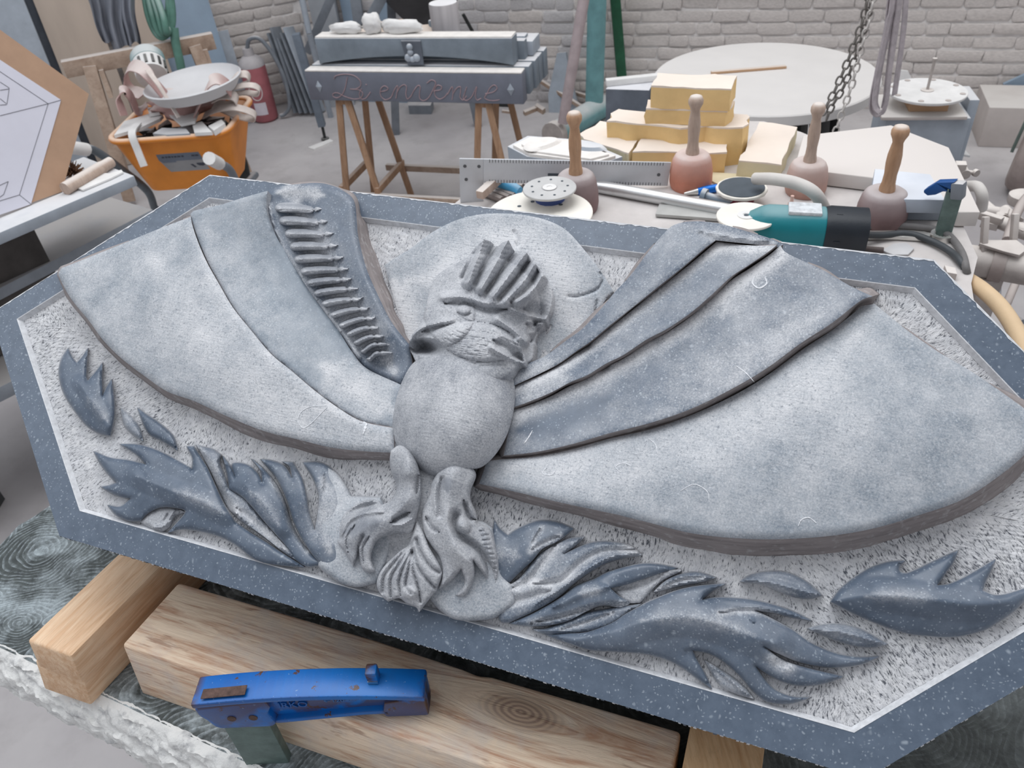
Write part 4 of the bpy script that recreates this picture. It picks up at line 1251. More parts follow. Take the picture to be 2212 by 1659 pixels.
def extrude_profile(prof, y0, y1, c=0.002, seg=2):
    bm = bmesh.new()
    a = [bm.verts.new((p[0], y0, p[1])) for p in prof]
    b = [bm.verts.new((p[0], y1, p[1])) for p in prof]
    n = len(prof)
    for i in range(n):
        j = (i + 1) % n
        bm.faces.new((a[i], a[j], b[j], b[i]))
    bm.faces.new(a[::-1])
    bm.faces.new(b)
    bmesh.ops.recalc_face_normals(bm, faces=bm.faces[:])
    if c:
        bmesh.ops.bevel(bm, geom=bm.edges[:], offset=c, segments=seg, profile=0.5, affect='EDGES')
    return bm


# arm: core with raised flanges above and below, thick head at the rail, foot at the far end
mb = MB()
top = lambda x: 0.0075 + 0.012 * (1 - ((x - 0.42 * L) / (0.62 * L)) ** 2)
xs = np.linspace(0.0, L, 26)
bot = lambda x: -0.029 + 0.011 * min(1, max(0, (x - 0.05) / 0.11))
core = [(x, top(x)) for x in xs] + [(x, bot(x) - (0.006 if x > 0.81 * L else 0)) for x in xs[::-1]]
mb.bm(extrude_profile(core, -0.006, 0.008, 0.001, 1))
flt = [(x, top(x) + 0.002) for x in xs] + [(x, top(x) - 0.0055) for x in xs[::-1]]
mb.bm(extrude_profile(flt, -0.0145, 0.0155, 0.0018))
xb = np.linspace(0.07, 0.83 * L, 16)
flb = [(x, bot(x) + 0.0045) for x in xb] + [(x, bot(x) - 0.001) for x in xb[::-1]]
mb.bm(extrude_profile(flb, -0.0125, 0.012, 0.0015))
hd_ = [(0.0, 0.006), (0.004, 0.010), (0.072, 0.017), (0.074, 0.004), (0.068, -0.008), (0.072, -0.026), (0.066, -0.031), (0.016, -0.031), (0.010, -0.027), (0.006, -0.014), (0.001, -0.006)]
mb.bm(extrude_profile(hd_, -0.0142, 0.0152, 0.003))
ft = [(0.82 * L, 0.000), (L, 0.008), (L, -0.0235), (L - 0.003, -0.025), (0.81 * L, -0.025), (0.80 * L, -0.018)]
mb.bm(extrude_profile(ft, -0.0125, 0.013, 0.002))
build('arm', mb, M_BLUE, clamp, 40, world=False)
mb = MB()
mb.lathe([(0.008, -0.0282), (0.009, -0.027), (0.007, -0.026), (0.007, -0.020)], 16, Matrix.Translation((0.9 * L, 0.001, 0)))
build('pressure_pad', mb, M_RUST, clamp, 40, world=False)
mb = MB()
mb.box(0.012, 0.056, -0.011, -0.001, top(0.03) + 0.0015, top(0.03) + 0.0027, Matrix.Rotation(-0.09, 4, 'Y'), 0.0006)
build('wear_plate', mb, M_RUST, clamp, 40, world=False)
mb = MB()
mb.box(0.757 * L, 0.757 * L + 0.011, -0.002, 0.010, 0.012, 0.034, None, 0.002)
a = build('lug', mb, M_BLUE, clamp, 40, world=False)
mb = MB()
mb.box(0.757 * L + 0.001, 0.757 * L + 0.0105, -0.0028, -0.0018, 0.018, 0.022)
build('screw_tip', mb, M_BRIGHT, a, 0, world=False)
# the rail
mb = MB()
mb.box(0.018, 0.064, -0.0135, -0.0025, -0.46, -0.012, None, 0.0015)
build('rail', mb, M_RAIL, clamp, 40, world=False)
mb = MB()
for x in (0.036, 0.057):
    mb.lathe([(0.0005, 0), (0.0042, 0), (0.0042, 0.0008), (0.0, 0.0008)], 16, Matrix.Translation((x - 0.004, -0.0143, -0.011)) @ Matrix.Rotation(math.pi / 2, 4, 'X'))
build('pin', mb, M_RUST, clamp, 40, world=False)


def lettering(name, text, size, M, mat, parent, ext=0.0004, shear=0.0):
    cu = bpy.data.curves.new(name, 'FONT')
    cu.body = text
    cu.size = size
    cu.extrude = ext
    cu.shear = shear
    cu.resolution_u = 3
    cu.align_x = 'CENTER'
    cu.align_y = 'CENTER'
    tmp = bpy.data.objects.new('tmp', cu)
    COL.objects.link(tmp)
    dg = bpy.context.evaluated_depsgraph_get()
    me = bpy.data.meshes.new_from_object(tmp.evaluated_get(dg))
    bpy.data.objects.remove(tmp)
    bpy.data.curves.remove(cu)
    me.transform(M)
    return link(name, me, mat, parent, 0)


face = Matrix.Translation((0.092, -0.0062, -0.0035)) @ Matrix.Rotation(math.pi / 2, 4, 'X')
lettering('raised_letters', 'IRKO', 0.0125, face, plain('letter_blue', (14, 92, 170), 0.1, 90, 0.4), clamp, 0.0016)
face = Matrix.Translation((0.136, -0.0062, -0.0005)) @ Matrix.Rotation(math.pi / 2, 4, 'X')
lettering('raised_letters', '←120→', 0.0085, face, plain('worn_blue', (70, 120, 180), 0.1, 60, 0.5), clamp, 0.0006)

# ================================================================== the hall
M_FLOOR = None
k = NT('dusty_concrete')
n1 = k.noise(1.3, 6, 0.6)
n2 = k.noise(7, 6, 0.65)
c = k.mix(k.step(n1, 0.35, 0.65), srgb(166, 162, 164), srgb(190, 187, 187))
c = k.mix(k.step(n2, 0.5, 0.75, 0, 0.5), c, srgb(146, 141, 141))
M_FLOOR = k.done(c, 0.75, k.noise(40, 5), 0.15, 0.004)
M_MORTAR = plain('dusty_mortar', (230, 226, 224), 0.12, 12, 0.9, 0.4, dust=(196, 192, 190))
M_BRICK = plain('painted_brick', (212, 205, 201), 0.10, 9, 0.85, 0.5, 0.004, dust=(206, 202, 200), bscale=70)
M_BRICK2 = plain('grey_painted_brick', (200, 197, 198), 0.10, 9, 0.85, 0.5, 0.004, dust=(200, 200, 202), bscale=70)
M_GREYSLAB = plain('sawn_grey_stone', (122, 132, 142), 0.10, 14, 0.7, 0.2, dust=(214, 214, 217))
M_GREYSLAB2 = plain('pale_grey_stone', (158, 166, 176), 0.08, 14, 0.7, 0.2, dust=(214, 214, 216))
M_DARKSLAB = plain('dark_grey_stone', (92, 98, 108), 0.12, 14, 0.65, 0.2, dust=(224, 224, 228))
M_DUST = plain('thick_white_dust', (226, 222, 218), 0.05, 30, 0.95, 0.3)
M_PAPER = plain('white_paper', (214, 214, 226), 0.02, 10, 0.8)
M_BOARD = plain('brown_hardboard', (178, 146, 122), 0.05, 16, 0.75, 0.1)
M_TANBOARD = plain('tan_plywood', (178, 164, 152), 0.07, 6, 0.8, 0.1, stretch=(1, 1, 0.15))
M_BLUEBOARD = plain('blue_grey_sheet', (142, 160, 178), 0.07, 5, 0.7, 0.1)
M_WOODOLD = wood('dusty_sawhorse_wood', (150, 128, 112), (176, 156, 140), (20, 20, 20), dust=(212, 206, 202), dmax=0.8)
M_WOODLEG = wood('varnished_leg_wood', (150, 116, 90), (176, 142, 114), (60, 60, 8), dust=(196, 184, 176), dmax=0.6)
M_GREYMETAL = plain('dusty_grey_metal', (122, 128, 136), 0.1, 20, 0.5, 0.2, dust=(204, 202, 202))
M_TEAL = plain('teal_painted_steel', (112, 158, 162), 0.12, 12, 0.55, 0.2, dust=(206, 208, 208), dlo=0.2, dhi=0.8)
M_GREEN = plain('green_painted_steel', (38, 92, 66), 0.15, 20, 0.5)
M_PINKPOLE = plain('dusty_pink_pole', (178, 164, 166), 0.1, 18, 0.7, dust=(206, 202, 202))
M_ORANGE = plain('orange_tub_plastic', (226, 140, 52), 0.06, 10, 0.5, 0.1, dust=(232, 206, 184), dlo=0.1, dhi=0.9, dmax=0.95)
M_BLACK = plain('black_rubber', (44, 46, 46), 0.2, 30, 0.6, dust=(150, 148, 146), dmax=0.6)
M_BLACKRUBBLE = plain('black_rubble', (40, 42, 44), 0.3, 40, 0.7, dust=(200, 200, 202), dlo=0.8, dhi=1.0)
M_WHITEBIT = plain('chalky_white', (222, 221, 220), 0.05, 20, 0.85)
M_STRAP = plain('pink_webbing', (186, 152, 148), 0.08, 30, 0.85, 0.3, dust=(216, 206, 202), dlo=0.2, dhi=0.9)
M_GREYSTRAP = plain('grey_webbing', (178, 170, 174), 0.12, 40, 0.85, 0.3)
M_RED = plain('dusty_red_paint', (172, 104, 110), 0.1, 14, 0.55, dust=(206, 196, 196))
M_FOAMTOP = plain('foam_paper_face', (226, 214, 203), 0.04, 8, 0.9, 0.1)
M_FOAM = plain('yellow_foam', (230, 198, 142), 0.07, 12, 0.9, 0.4)
M_FOAMPALE = plain('pale_yellow_foam', (216, 206, 176), 0.05, 12, 0.9, 0.3)
M_CARD = plain('brown_cardboard', (186, 152, 122), 0.05, 10, 0.85, dust=(214, 204, 196))
M_DUSTYCARD = plain('dusty_cardboard', (186, 178, 174), 0.05, 10, 0.85, dust=(210, 206, 202))
M_STEEL = plain('aluminium', (206, 207, 208), 0.04, 30, 0.35, 0.1, metal=0.7, dust=(222, 220, 218), dmax=0.4)
M_RULER = plain('dull_steel_square', (204, 207, 212), 0.04, 20, 0.45, 0.1, metal=0.25)
M_CHISEL = plain('grey_chisel_steel', (136, 126, 122), 0.12, 40, 0.5, 0.2, metal=0.4, dust=(196, 190, 186), dmax=0.5)
M_CYAN = plain('light_blue_handle', (82, 166, 212), 0.08, 20, 0.5, dust=(188, 206, 216), dmax=0.5)
M_MALLETRED = plain('worn_red_mallet', (196, 128, 106), 0.08, 26, 0.6, dust=(214, 200, 196), dlo=0.0, dhi=0.8, dmax=0.9)
M_MALLETROSE = plain('dusty_rose_mallet', (180, 142, 130), 0.08, 26, 0.65, dust=(206, 194, 190), dlo=-0.1, dhi=0.8, dmax=0.95)
M_MALLETPLUM = plain('dusty_plum_mallet', (128, 104, 104), 0.08, 26, 0.65, dust=(186, 178, 178), dlo=0.0, dhi=0.9, dmax=0.95)
M_HANDLE = wood('turned_ash_handle', (172, 134, 104), (196, 160, 130), (70, 70, 9), rough=0.6, dust=(216, 206, 198), dmax=0.9)
M_HANDLEGREY = wood('dusty_ash_handle', (178, 156, 142), (198, 178, 164), (70, 70, 9), rough=0.7, dust=(218, 210, 204), dmax=0.9)
M_CREAM = plain('cream_disc', (232, 228, 220), 0.03, 20, 0.7)
M_DISCGREY = plain('grey_disc', (190, 190, 190), 0.05, 24, 0.5)
M_DARKPAD = plain('dark_abrasive', (78, 86, 94), 0.08, 30, 0.8)
M_TEALTOOL = plain('teal_tool_housing', (14, 118, 128), 0.05, 20, 0.45, dust=(150, 178, 182), dlo=0.8, dhi=1.0, dmax=0.6)
M_BLACKTOOL = plain('black_tool_housing', (32, 38, 46), 0.1, 30, 0.5)
M_CABLE = plain('dark_grey_cable', (62, 66, 70), 0.1, 30, 0.5)
M_HOSEWHITE = plain('dusty_white_hose', (206, 202, 198), 0.04, 20, 0.7)
M_HOSETAN = plain('tan_hose', (208, 182, 148), 0.04, 20, 0.55)
M_CHROME = plain('chrome_steel', (218, 216, 212), 0.03, 30, 0.3, metal=0.8)
M_CHAIN = plain('dull_chain_steel', (122, 118, 114), 0.15, 60, 0.5, metal=0.4)
M_CHAINLIGHT = plain('bright_chain_steel', (206, 202, 198), 0.08, 60, 0.5, metal=0.3)
M_TYRE = plain('dusty_tyre', (152, 140, 136), 0.1, 20, 0.9, dust=(190, 182, 178), dlo=0.2)
M_DUSTYMETAL = plain('dust_caked_metal', (172, 164, 160), 0.1, 22, 0.85, 0.3, dust=(222, 216, 211), dlo=0.2, dhi=0.8)
M_BENCH = plain('dusty_bench_top', (196, 191, 189), 0.07, 14, 0.85, 0.3)
M_WINGLASS = plain('dark_olive_glass', (64, 64, 54), 0.1, 6, 0.3)
M_PLASTER = plain('grey_plaster', (158, 162, 168), 0.08, 6, 0.9)
M_GROUNDLINE = plain('pencil_line', (96, 96, 104), 0.1, 20, 0.8)

mb = MB()
mb.box(-6, 7, -3, 7.5, -0.1, 0)
struct('floor', mb, M_FLOOR)

# ---- back wall and left wall, brick by brick
YAW = math.radians(-20)
CORNER = Vector((-1.0, 5.025, 0))
UB = Vector((math.cos(YAW), math.sin(YAW), 0))
ULW = math.radians(20)
UL = Vector((-math.cos(ULW), -math.sin(ULW), 0))
WB = frame(CORNER, UB)                                   # x along the wall, -y into the room
WL = frame(CORNER + UL * 3.2, -UL)

BR = []
for v in range(7):
    bm = bmesh.new()
    bmesh.ops.create_cube(bm, size=1)
    bmesh.ops.bevel(bm, geom=bm.edges[:], offset=0.09, segments=1, affect='EDGES')
    for q in bm.verts:
        q.co += Vector((random.uniform(-.03, .03), random.uniform(-.12, .12), random.uniform(-.09, .09)))
    bmesh.ops.recalc_face_normals(bm, faces=bm.faces[:])
    row = []
    for m in (M_BRICK, M_BRICK2):
        me = bpy.data.meshes.new('brick')
        bm.to_mesh(me)
        me.materials.append(m)
        me.polygons.foreach_set('use_smooth', [True] * len(me.polygons))
        row.append(me)
    BR.append(row)
    bm.free()


def brickwall(name, M, x0, x1, top, wallx0, wallx1, wtop, hole=None, grey=0, ch=0.0605):
    mb = MB()
    if hole:
        hx0, hx1, hz0 = hole
        mb.box(wallx0, hx0, 0.0, 0.25, 0, wtop, M)
        mb.box(hx0, hx1, 0.0, 0.25, 0, hz0, M)
    else:
        mb.box(wallx0, wallx1, 0.0, 0.25, 0, wtop, M)
    w = struct(name, mb, M_MORTAR)
    z, r = 0.004, 0
    while z < top:
        x = x0 - random.uniform(0, 0.15)
        while x < x1:
            L = random.choice((0.18, 0.17, 0.19, 0.175, 0.095, 0.13)) * random.uniform(0.95, 1.08)
            if x > x0 - 0.05 and x + L < x1 + 0.05 and not (hole and x + L > hole[0] and z + ch > hole[2] + 0.012):
                g = grey if x < 1.6 else 0
                o = bpy.data.objects.new('brick', random.choice(BR)[1 if random.random() < (0.75 if g else 0.0) else 0])
                COL.objects.link(o)
                o.parent = w
                d = random.uniform(0.004, 0.013)
                o.matrix_world = M @ Matrix.Translation((x + L / 2, -d / 2 + 0.004, z + ch / 2)) @ Matrix.Rotation(random.uniform(-.012, .012), 4, 'Y') @ Matrix.Diagonal((L - 0.007, d + 0.01, ch - 0.008 + random.uniform(-.004, .002), 1))
            x += L
        z += ch
        r += 1
    return w


SILLZ = 0.600
inv = WB.inverted()
p = inv @ onplane(1480, 2, WB.translation, WB.col[1].xyz)
HX0 = p.x
brickwall('wall_back', WB, 0.02, 4.15, 0.70, -0.1, 4.6, 2.6, (HX0, 4.6, SILLZ - 0.025), grey=1)
brickwall('wall_left', WL, 2.05, 3.17, 0.72, 0.0, 3.2, 2.6, None, grey=1)
mb = MB()
mb.box(HX0 - 0.03, 4.6, -0.035, 0.16, SILLZ - 0.03, SILLZ, WB, 0.006)
struct('trim_1', mb, M_WHITEBIT, 40)
w1 = None
mb = MB()
mb.box(HX0, 4.6, 0.10, 0.118, SILLZ + 0.03, 1.9, WB)
w1 = struct('window_1', mb, M_WINGLASS)
mb = MB()
for x in (HX0, HX0 + 1.0, HX0 + 2.0, 4.5):
    mb.box(x, x + 0.05, 0.085, 0.12, SILLZ, 1.95, WB)
mb.box(HX0, 4.6, 0.085, 0.12, SILLZ, SILLZ + 0.012, WB)
mb.box(HX0, 4.6, 0.085, 0.12, 1.9, 1.95, WB)
build('window_frame', mb, M_GREYMETAL, w1, 0)


def prism_px(pts, z, th, m_or_mb=None, c=0.0, off=None):
    "a plate whose upper face is seen at these pixels on the level plane z"
    P = [at(a, b, z) for a, b in pts]
    mb = MB()
    bm = bmesh.new()
    t = [bm.verts.new(q) for q in P]
    b = [bm.verts.new(q - Vector((0, 0, th))) for q in P]
    n = len(P)
    for i in range(n):
        bm.faces.new((t[i], t[(i + 1) % n], b[(i + 1) % n], b[i]))
    bm.faces.new(t[::-1])
    bm.faces.new(b)
    bmesh.ops.recalc_face_normals(bm, faces=bm.faces[:])
    if c:
        bmesh.ops.bevel(bm, geom=bm.edges[:], offset=c, segments=2, profile=0.5, affect='EDGES')
    mb.bm(bm)
    return mb


def bar(p, q, w, h, roll=(0, 0, 1), c=0.002, mb=None):
    "a straight bar of section w x h from p to q"
    p, q = Vector(p), Vector(q)
    M = frame(p, q - p, roll)
    mb = mb or MB()
    mb.box(0, (q - p).length, -w / 2, w / 2, -h / 2, h / 2, M, c)
    return mb


def lean(px, z_bottom, pbase, n, th):
    "a board standing in the plane through pbase with normal n; its outline given in pixels"
    n = Vector(n).normalized()
    P = [onplane(a, b, pbase, n) for a, b in px]
    mb = MB()
    bm = bmesh.new()
    f = [bm.verts.new(q) for q in P]
    b = [bm.verts.new(q - n * th) for q in P]
    m = len(P)
    for i in range(m):
        bm.faces.new((f[i], f[(i + 1) % m], b[(i + 1) % m], b[i]))
    bm.faces.new(f[::-1])
    bm.faces.new(b)
    bmesh.ops.recalc_face_normals(bm, faces=bm.faces[:])
    mb.bm(bm)
    return mb


def lump(c, sx, sy, sz, n=26, M=None):
    mb = MB()
    bm = bmesh.new()
    bmesh.ops.create_icosphere(bm, subdivisions=3, radius=1)
    for q in bm.verts:
        f = 1 + .13 * math.sin(5 * q.co.x + 3 * q.co.y + c[0] * 50) + .09 * math.sin(9 * q.co.z + 7 * q.co.y) + random.uniform(-.03, .03)
        q.co = Vector((q.co.x * sx * f, q.co.y * sy * f, q.co.z * sz * f))
    mb.bm(bm, Matrix.Translation(c) @ (M or Matrix.Identity(4)))
    return mb


# ================================================================== left background
# boards leaning on the left wall
NW = Vector((math.sin(ULW), -math.cos(ULW), 0))          # out of the left wall
lz = math.radians(14)
NL = (NW * math.cos(lz) + Vector((0, 0, 1)) * math.sin(lz)).normalized()


def board(name, s, off, w, h, th, M, label, cat='board', group=None, tilt=14, slope=0.0):
    "a board of width w and height h leaning on the left wall; s = distance from the corner, off = foot's distance from the wall"
    lz = math.radians(tilt)
    up = (Vector((0, 0, 1)) * math.cos(lz) - NW * math.sin(lz))
    nn = up.cross(UL) * -1
    if nn.dot(NW) < 0:
        nn = -nn
    base = CORNER + UL * s + NW * off
    Mx = Matrix(((UL.x, up.x, nn.x, base.x), (UL.y, up.y, nn.y, base.y), (UL.z, up.z, nn.z, base.z), (0, 0, 0, 1)))
    mb = MB()
    mb.box(0, w, 0.0, h, 0, th, Mx, 0.002)
    return single(name, mb, M, label, cat, group)


def s_at(px, py, off, z=0.0):
    "distance from the corner along the left wall of the floor point under this pixel"
    nrm = NW
    q = onplane(px, py, CORNER + NW * off, nrm)
    return (q - CORNER).dot(UL)


sb = lambda px, py, off: s_at(px, py, off)
a, b = sb(536, 287, .26), sb(405, 300, .26)
board('leaning_sheet', a, .26, b - a, 1.5, .012, M_BLUEBOARD, 'wide blue-grey sheet leaning on the left brick wall', tilt=9)
a, b = sb(556, 282, .20), sb(500, 287, .20)
board('leaning_sheet', a, .20, b - a, 0.50, .012, M_GREYSLAB2, 'short slate-grey sheet leaning behind the wide blue-grey sheet', tilt=9)
a, b = sb(430, 330, .34), sb(330, 330, .34)
board('leaning_board', a, .34, b - a, 1.5, .018, M_TANBOARD, 'narrow tan board leaning behind the green hose', tilt=10)
a, b = sb(330, 360, .44), sb(215, 360, .44)
board('leaning_board', a, .44, b - a, 1.6, .02, M_TANBOARD, 'broad tan plywood board leaning left of the dark sacks', tilt=11)
a, b = sb(186, 335, .47), sb(96, 335, .47)
board('leaning_board', a, .47, b - a, 1.6, .02, M_GREYSLAB2, 'grey board leaning at the far left behind the hardboard', tilt=11)
a, b = sb(222, 345, .38), sb(150, 345, .38)
board('leaning_board', a, .38, b - a, 1.6, .02, M_DARKSLAB, 'dark board standing in the gap between grey and tan boards', tilt=11)
# dark sacks hung over the boards
sk = thing('hanging_sacks', 'crumpled dark grey plastic sacks hanging between the tan boards', 'sacks', loc=aty(240, 60, 3.95))
M_SACK = plain('dark_grey_sack', (126, 130, 140), 0.22, 9, 0.45, 0.3, stretch=(1, 1, 0.3))
for i, (xa, xb, xc, xd, yl) in enumerate(((176, 216, 222, 252, 88), (206, 262, 244, 282, 104), (252, 288, 276, 302, 96))):
    mb = MB()
    gw, gh = 22, 16
    V = []
    for j in range(gh + 1):
        t = j / gh
        for q in range(gw + 1):
            u = q / gw
            px_ = (xa * (1 - u) + xb * u) * (1 - t) + (xc * (1 - u) + xd * u) * t + 3 * math.sin(6 * t + i)
            py_ = -30 + (yl + 30 + 6 * math.sin(5 * u + i)) * t
            V.append(aty(px_, py_, 3.98 - .015 * i - .022 * math.sin(u * 13 + 2.2 * t + i * 2) * (.4 + .6 * t) - .02 * math.sin(math.pi * u)))
    V2 = [v + Vector((0, .006, 0)) for v in V]
    n_ = len(V)
    fs = [(j * (gw + 1) + q, j * (gw + 1) + q + 1, (j + 1) * (gw + 1) + q + 1, (j + 1) * (gw + 1) + q) for j in range(gh) for q in range(gw)]
    mb.add(V, fs)
    mb.add(V2, [f[::-1] for f in fs])
    build('sack', mb, M_SACK, sk, 80)
# green hose coil
hs = thing('green_hose', 'bundle of green hose hanging above the sawhorse', 'hose', loc=aty(350, 60, 3.97))
M_GHOSE = plain('green_hose_rubber', (88, 128, 116), 0.15, 14, 0.5, dust=(170, 186, 182), dlo=.3)
for i in range(4):
    mb = MB()
    dx = i * 11
    mb.tube([aty(308 + dx * .6, -30, 4.02), aty(318 + dx, 30, 3.98 - .02 * i), aty(334 + dx * .8, 70, 3.96 - .02 * i), aty(352 + dx * .4, 82 - 6 * i, 3.94), aty(372 - dx * .2, 60, 3.95), aty(374 - dx * .3, 20, 3.97), aty(366, -30, 4.0)], 0.012 + .003 * (i % 2), 9)
    build('hose_loop', mb, M_GHOSE, hs, 80)
mb = MB()
mb.tube([aty(376, 60, 3.95), aty(380, 95, 3.93), aty(388, 130, 3.92), aty(392, 150, 3.92)], 0.02, 9)
build('hose_tail', mb, M_GHOSE, hs, 80)

# sawhorse behind the barrow
B0, B1 = at(131, 132, .655), at(457, 70, .655)
d = (B1 - B0).normalized()
sd = Vector((d.y, -d.x, 0))
saw = thing('sawhorse', 'dusty wooden sawhorse behind the orange wheelbarrow', 'sawhorse', loc=((B0.x + B1.x) / 2, (B0.y + B1.y) / 2, 0))
build('beam', bar(B0 - Vector((0, 0, .035)), B1 - Vector((0, 0, .035)), 0.05, 0.07), M_WOODOLD, saw, 40)
for t in (0.16, 0.86):
    c0 = B0 + (B1 - B0) * t
    for s in (1, -1):
        top_ = Vector((c0.x, c0.y, 0.62)) + sd * (.032 * s)
        foot = Vector((c0.x, c0.y, 0.02)) + sd * (.15 * s) + d * (.05 if t > .5 else -.05)
        build('leg', bar(top_, foot, 0.055, 0.032, sd), M_WOODOLD, saw, 40)
    mb = MB()
    mb.hull([Vector((c0.x, c0.y, .595)) + sd * .04 + d * .03, Vector((c0.x, c0.y, .595)) - sd * .04 + d * .03, Vector((c0.x, c0.y, .48)) + sd * .075 + d * .03, Vector((c0.x, c0.y, .48)) - sd * .075 + d * .03,
             Vector((c0.x, c0.y, .595)) + sd * .04 + d * .05, Vector((c0.x, c0.y, .595)) - sd * .04 + d * .05, Vector((c0.x, c0.y, .48)) + sd * .075 + d * .05, Vector((c0.x, c0.y, .48)) - sd * .075 + d * .05])
    build('gusset', mb, M_WOODOLD, saw, 40)

# wheelbarrow
ZR = 0.54
q0, q1 = at(247, 306, ZR), at(470, 290, ZR)
bx_ = (q1 - q0).normalized()
by_ = Vector((-bx_.y, bx_.x, 0))
WBR = frame((q0 + q1) / 2, bx_)
WBR.translation = ((q0 + q1) / 2).x, ((q0 + q1) / 2).y, 0
bw = thing('wheelbarrow', 'orange plastic wheelbarrow heaped with rubble and straps in front of the sawhorse', 'wheelbarrow', WBR)
hw = (q1 - q0).length / 2 + 0.03


def rrect(x0, x1, y0, y1, r, z, n=6):
    o = []
    for cx, cy, a0 in ((x1 - r, y1 - r, 0), (x0 + r, y1 - r, 90), (x0 + r, y0 + r, 180), (x1 - r, y0 + r, 270)):
        for i in range(n + 1):
            a = math.radians(a0 + 90 * i / n)
            o.append((cx + r * math.cos(a), cy + r * math.sin(a), z))
    return o


DY = 0.40
r0 = rrect(-hw, hw, -0.01, DY, .07, ZR)
r1 = rrect(-hw * .78, hw * .78, 0.05, DY - .14, .06, ZR - .23)
ri = rrect(-hw + .008, hw - .008, -0.002, DY - .008, .065, ZR)
rj = rrect(-hw * .77, hw * .77, 0.06, DY - .15, .055, ZR - .22)
N = len(r0)
mb = MB()
rings = [r1, [tuple(np.array(a) * .5 + np.array(b) * .5) for a, b in zip(r0, r1)], r0, ri, rj]
vs = [q for r in rings for q in r]
fs = [(j * N + i, j * N + (i + 1) % N, (j + 1) * N + (i + 1) % N, (j + 1) * N + i) for j in range(4) for i in range(N)]
fs += [tuple(range(N))[::-1], tuple(range(4 * N, 5 * N))]
mb.add(vs, fs)
build('tub', mb, M_ORANGE, bw, 50, world=False)
mb = MB()
mb.tube(r0, 0.0125, 8, True, False)
build('rim', mb, M_ORANGE, bw, 60, world=False)
for s in (-1, 1):
    mb = MB()
    hx = hw * .90 * s
    if s > 0:
        pts = [(hx * 1.0, -.10, .47), (hx * .98, .0, .40), (hx * .9, .1, .28), (hx * .5, .5, .16)]
        leg = [(hx * .95, 0.03, .36), (hx * 1.02, .05, .18), (hx * 1.05, .07, .012)]
    else:
        pts = [tuple(WBR.inverted() @ q) for q in (at(178, 322, .56), at(206, 326, .53), at(262, 366, .42), at(318, 412, .27), at(334, 450, .12))]
        leg = [pts[-1], (pts[-1][0] + .02, pts[-1][1] + .05, .06), (pts[-1][0] + .02, pts[-1][1] + .08, .012)]
    mb.tube(pts, 0.016, 10)
    mb.tube(leg, 0.016, 10)
    build('frame_tube', mb, M_GREYMETAL if s > 0 else plain('blue_grey_tube', (92, 102, 110), .1, 20, .5, dust=(196, 198, 202)), bw, 70, world=False)
    a, b = Vector(pts[0]), Vector(pts[1])
    t = (a - b).normalized()
    mb = MB()
    mb.tube([a - t * .02, a + t * .075], 0.024, 12, smooth=False)
    build('grip', mb, M_WHITEBIT, bw, 50, world=False)
mb = MB()
ci = [(0.13 * math.cos(a), 0, 0.13 * math.sin(a)) for a in np.linspace(0, 2 * math.pi, 28, endpoint=False)]
mb.tube([(0, .50 + q[0], .163 + q[2]) for q in ci], .033, 10, True, False)
build('wheel', mb, M_BLACK, bw, 60, world=False)
# label on the tub's face
n_out = (Vector(r0[22]) - Vector(r1[22]))
fa, fb = 0.5 * (Vector((0, -.01, ZR)) + Vector((0, .05, ZR - .23))), Vector((0, -.01, ZR)) - Vector((0, .05, ZR - .23))
fup = fb.normalized()
fn = Vector((1, 0, 0)).cross(fup)
LBL = Matrix(((1, fup.x, fn.x, 0.02), (0, fup.y, fn.y, fa.y - .0015), (0, fup.z, fn.z, fa.z + .01), (0, 0, 0, 1)))
mb = MB()
mb.add([(-.085, .042, 0), (.083, .042, 0), (.098, -.042, 0), (-.06, -.042, 0), (-.085, .015, 0)], [(4, 3, 2, 1, 0)], LBL)
mb.add([(-.085, .042, .0014), (.083, .042, .0014), (.098, -.042, .0014), (-.06, -.042, .0014), (-.085, .015, .0014)], [(0, 4, 3, 2, 1)], LBL)
lab = build('sticker', mb, plain('grey_sticker', (150, 150, 152), .05, 20, .6), bw, 0, world=False)
mb = MB()
mb.add([(-.085, .041, .0019), (.083, .041, .0019), (.088, .008, .0019), (-.02, .008, .0019), (-.02, .002, .0019), (-.072, .002, .0019), (-.085, .015, .0019)], [(0, 6, 5, 4, 3, 2, 1)], LBL)
build('sticker_band', mb, plain('slate_sticker', (108, 116, 130), .05, 20, .6), lab, 0, world=False)
mb = MB()
mb.prism([(.055, -.008), (.085, -.008), (.088, -.016), (.078, -.022), (.064, -.02), (.056, -.014)], .0014, .0022, LBL)
mb.prism([(.03, -.012), (.04, -.012), (.05, -.026), (.042, -.028)], .0014, .0022, LBL)
for i, (x, w_) in enumerate(((-.068, .010), (-.054, .008), (-.043, .011), (-.029, .007), (-.019, .010), (-.006, .012), (.010, .009), (.05, .012), (.064, .014))):
    mb.box(x, x + w_, .024, .031, .0019, .0024, LBL)
build('sticker_print', mb, plain('dark_sticker_ink', (62, 66, 78), .05, 20, .6), lab, 0, world=False)

# load of the barrow
BWI = lambda x, y, z: WBR @ Vector((x, y, z))
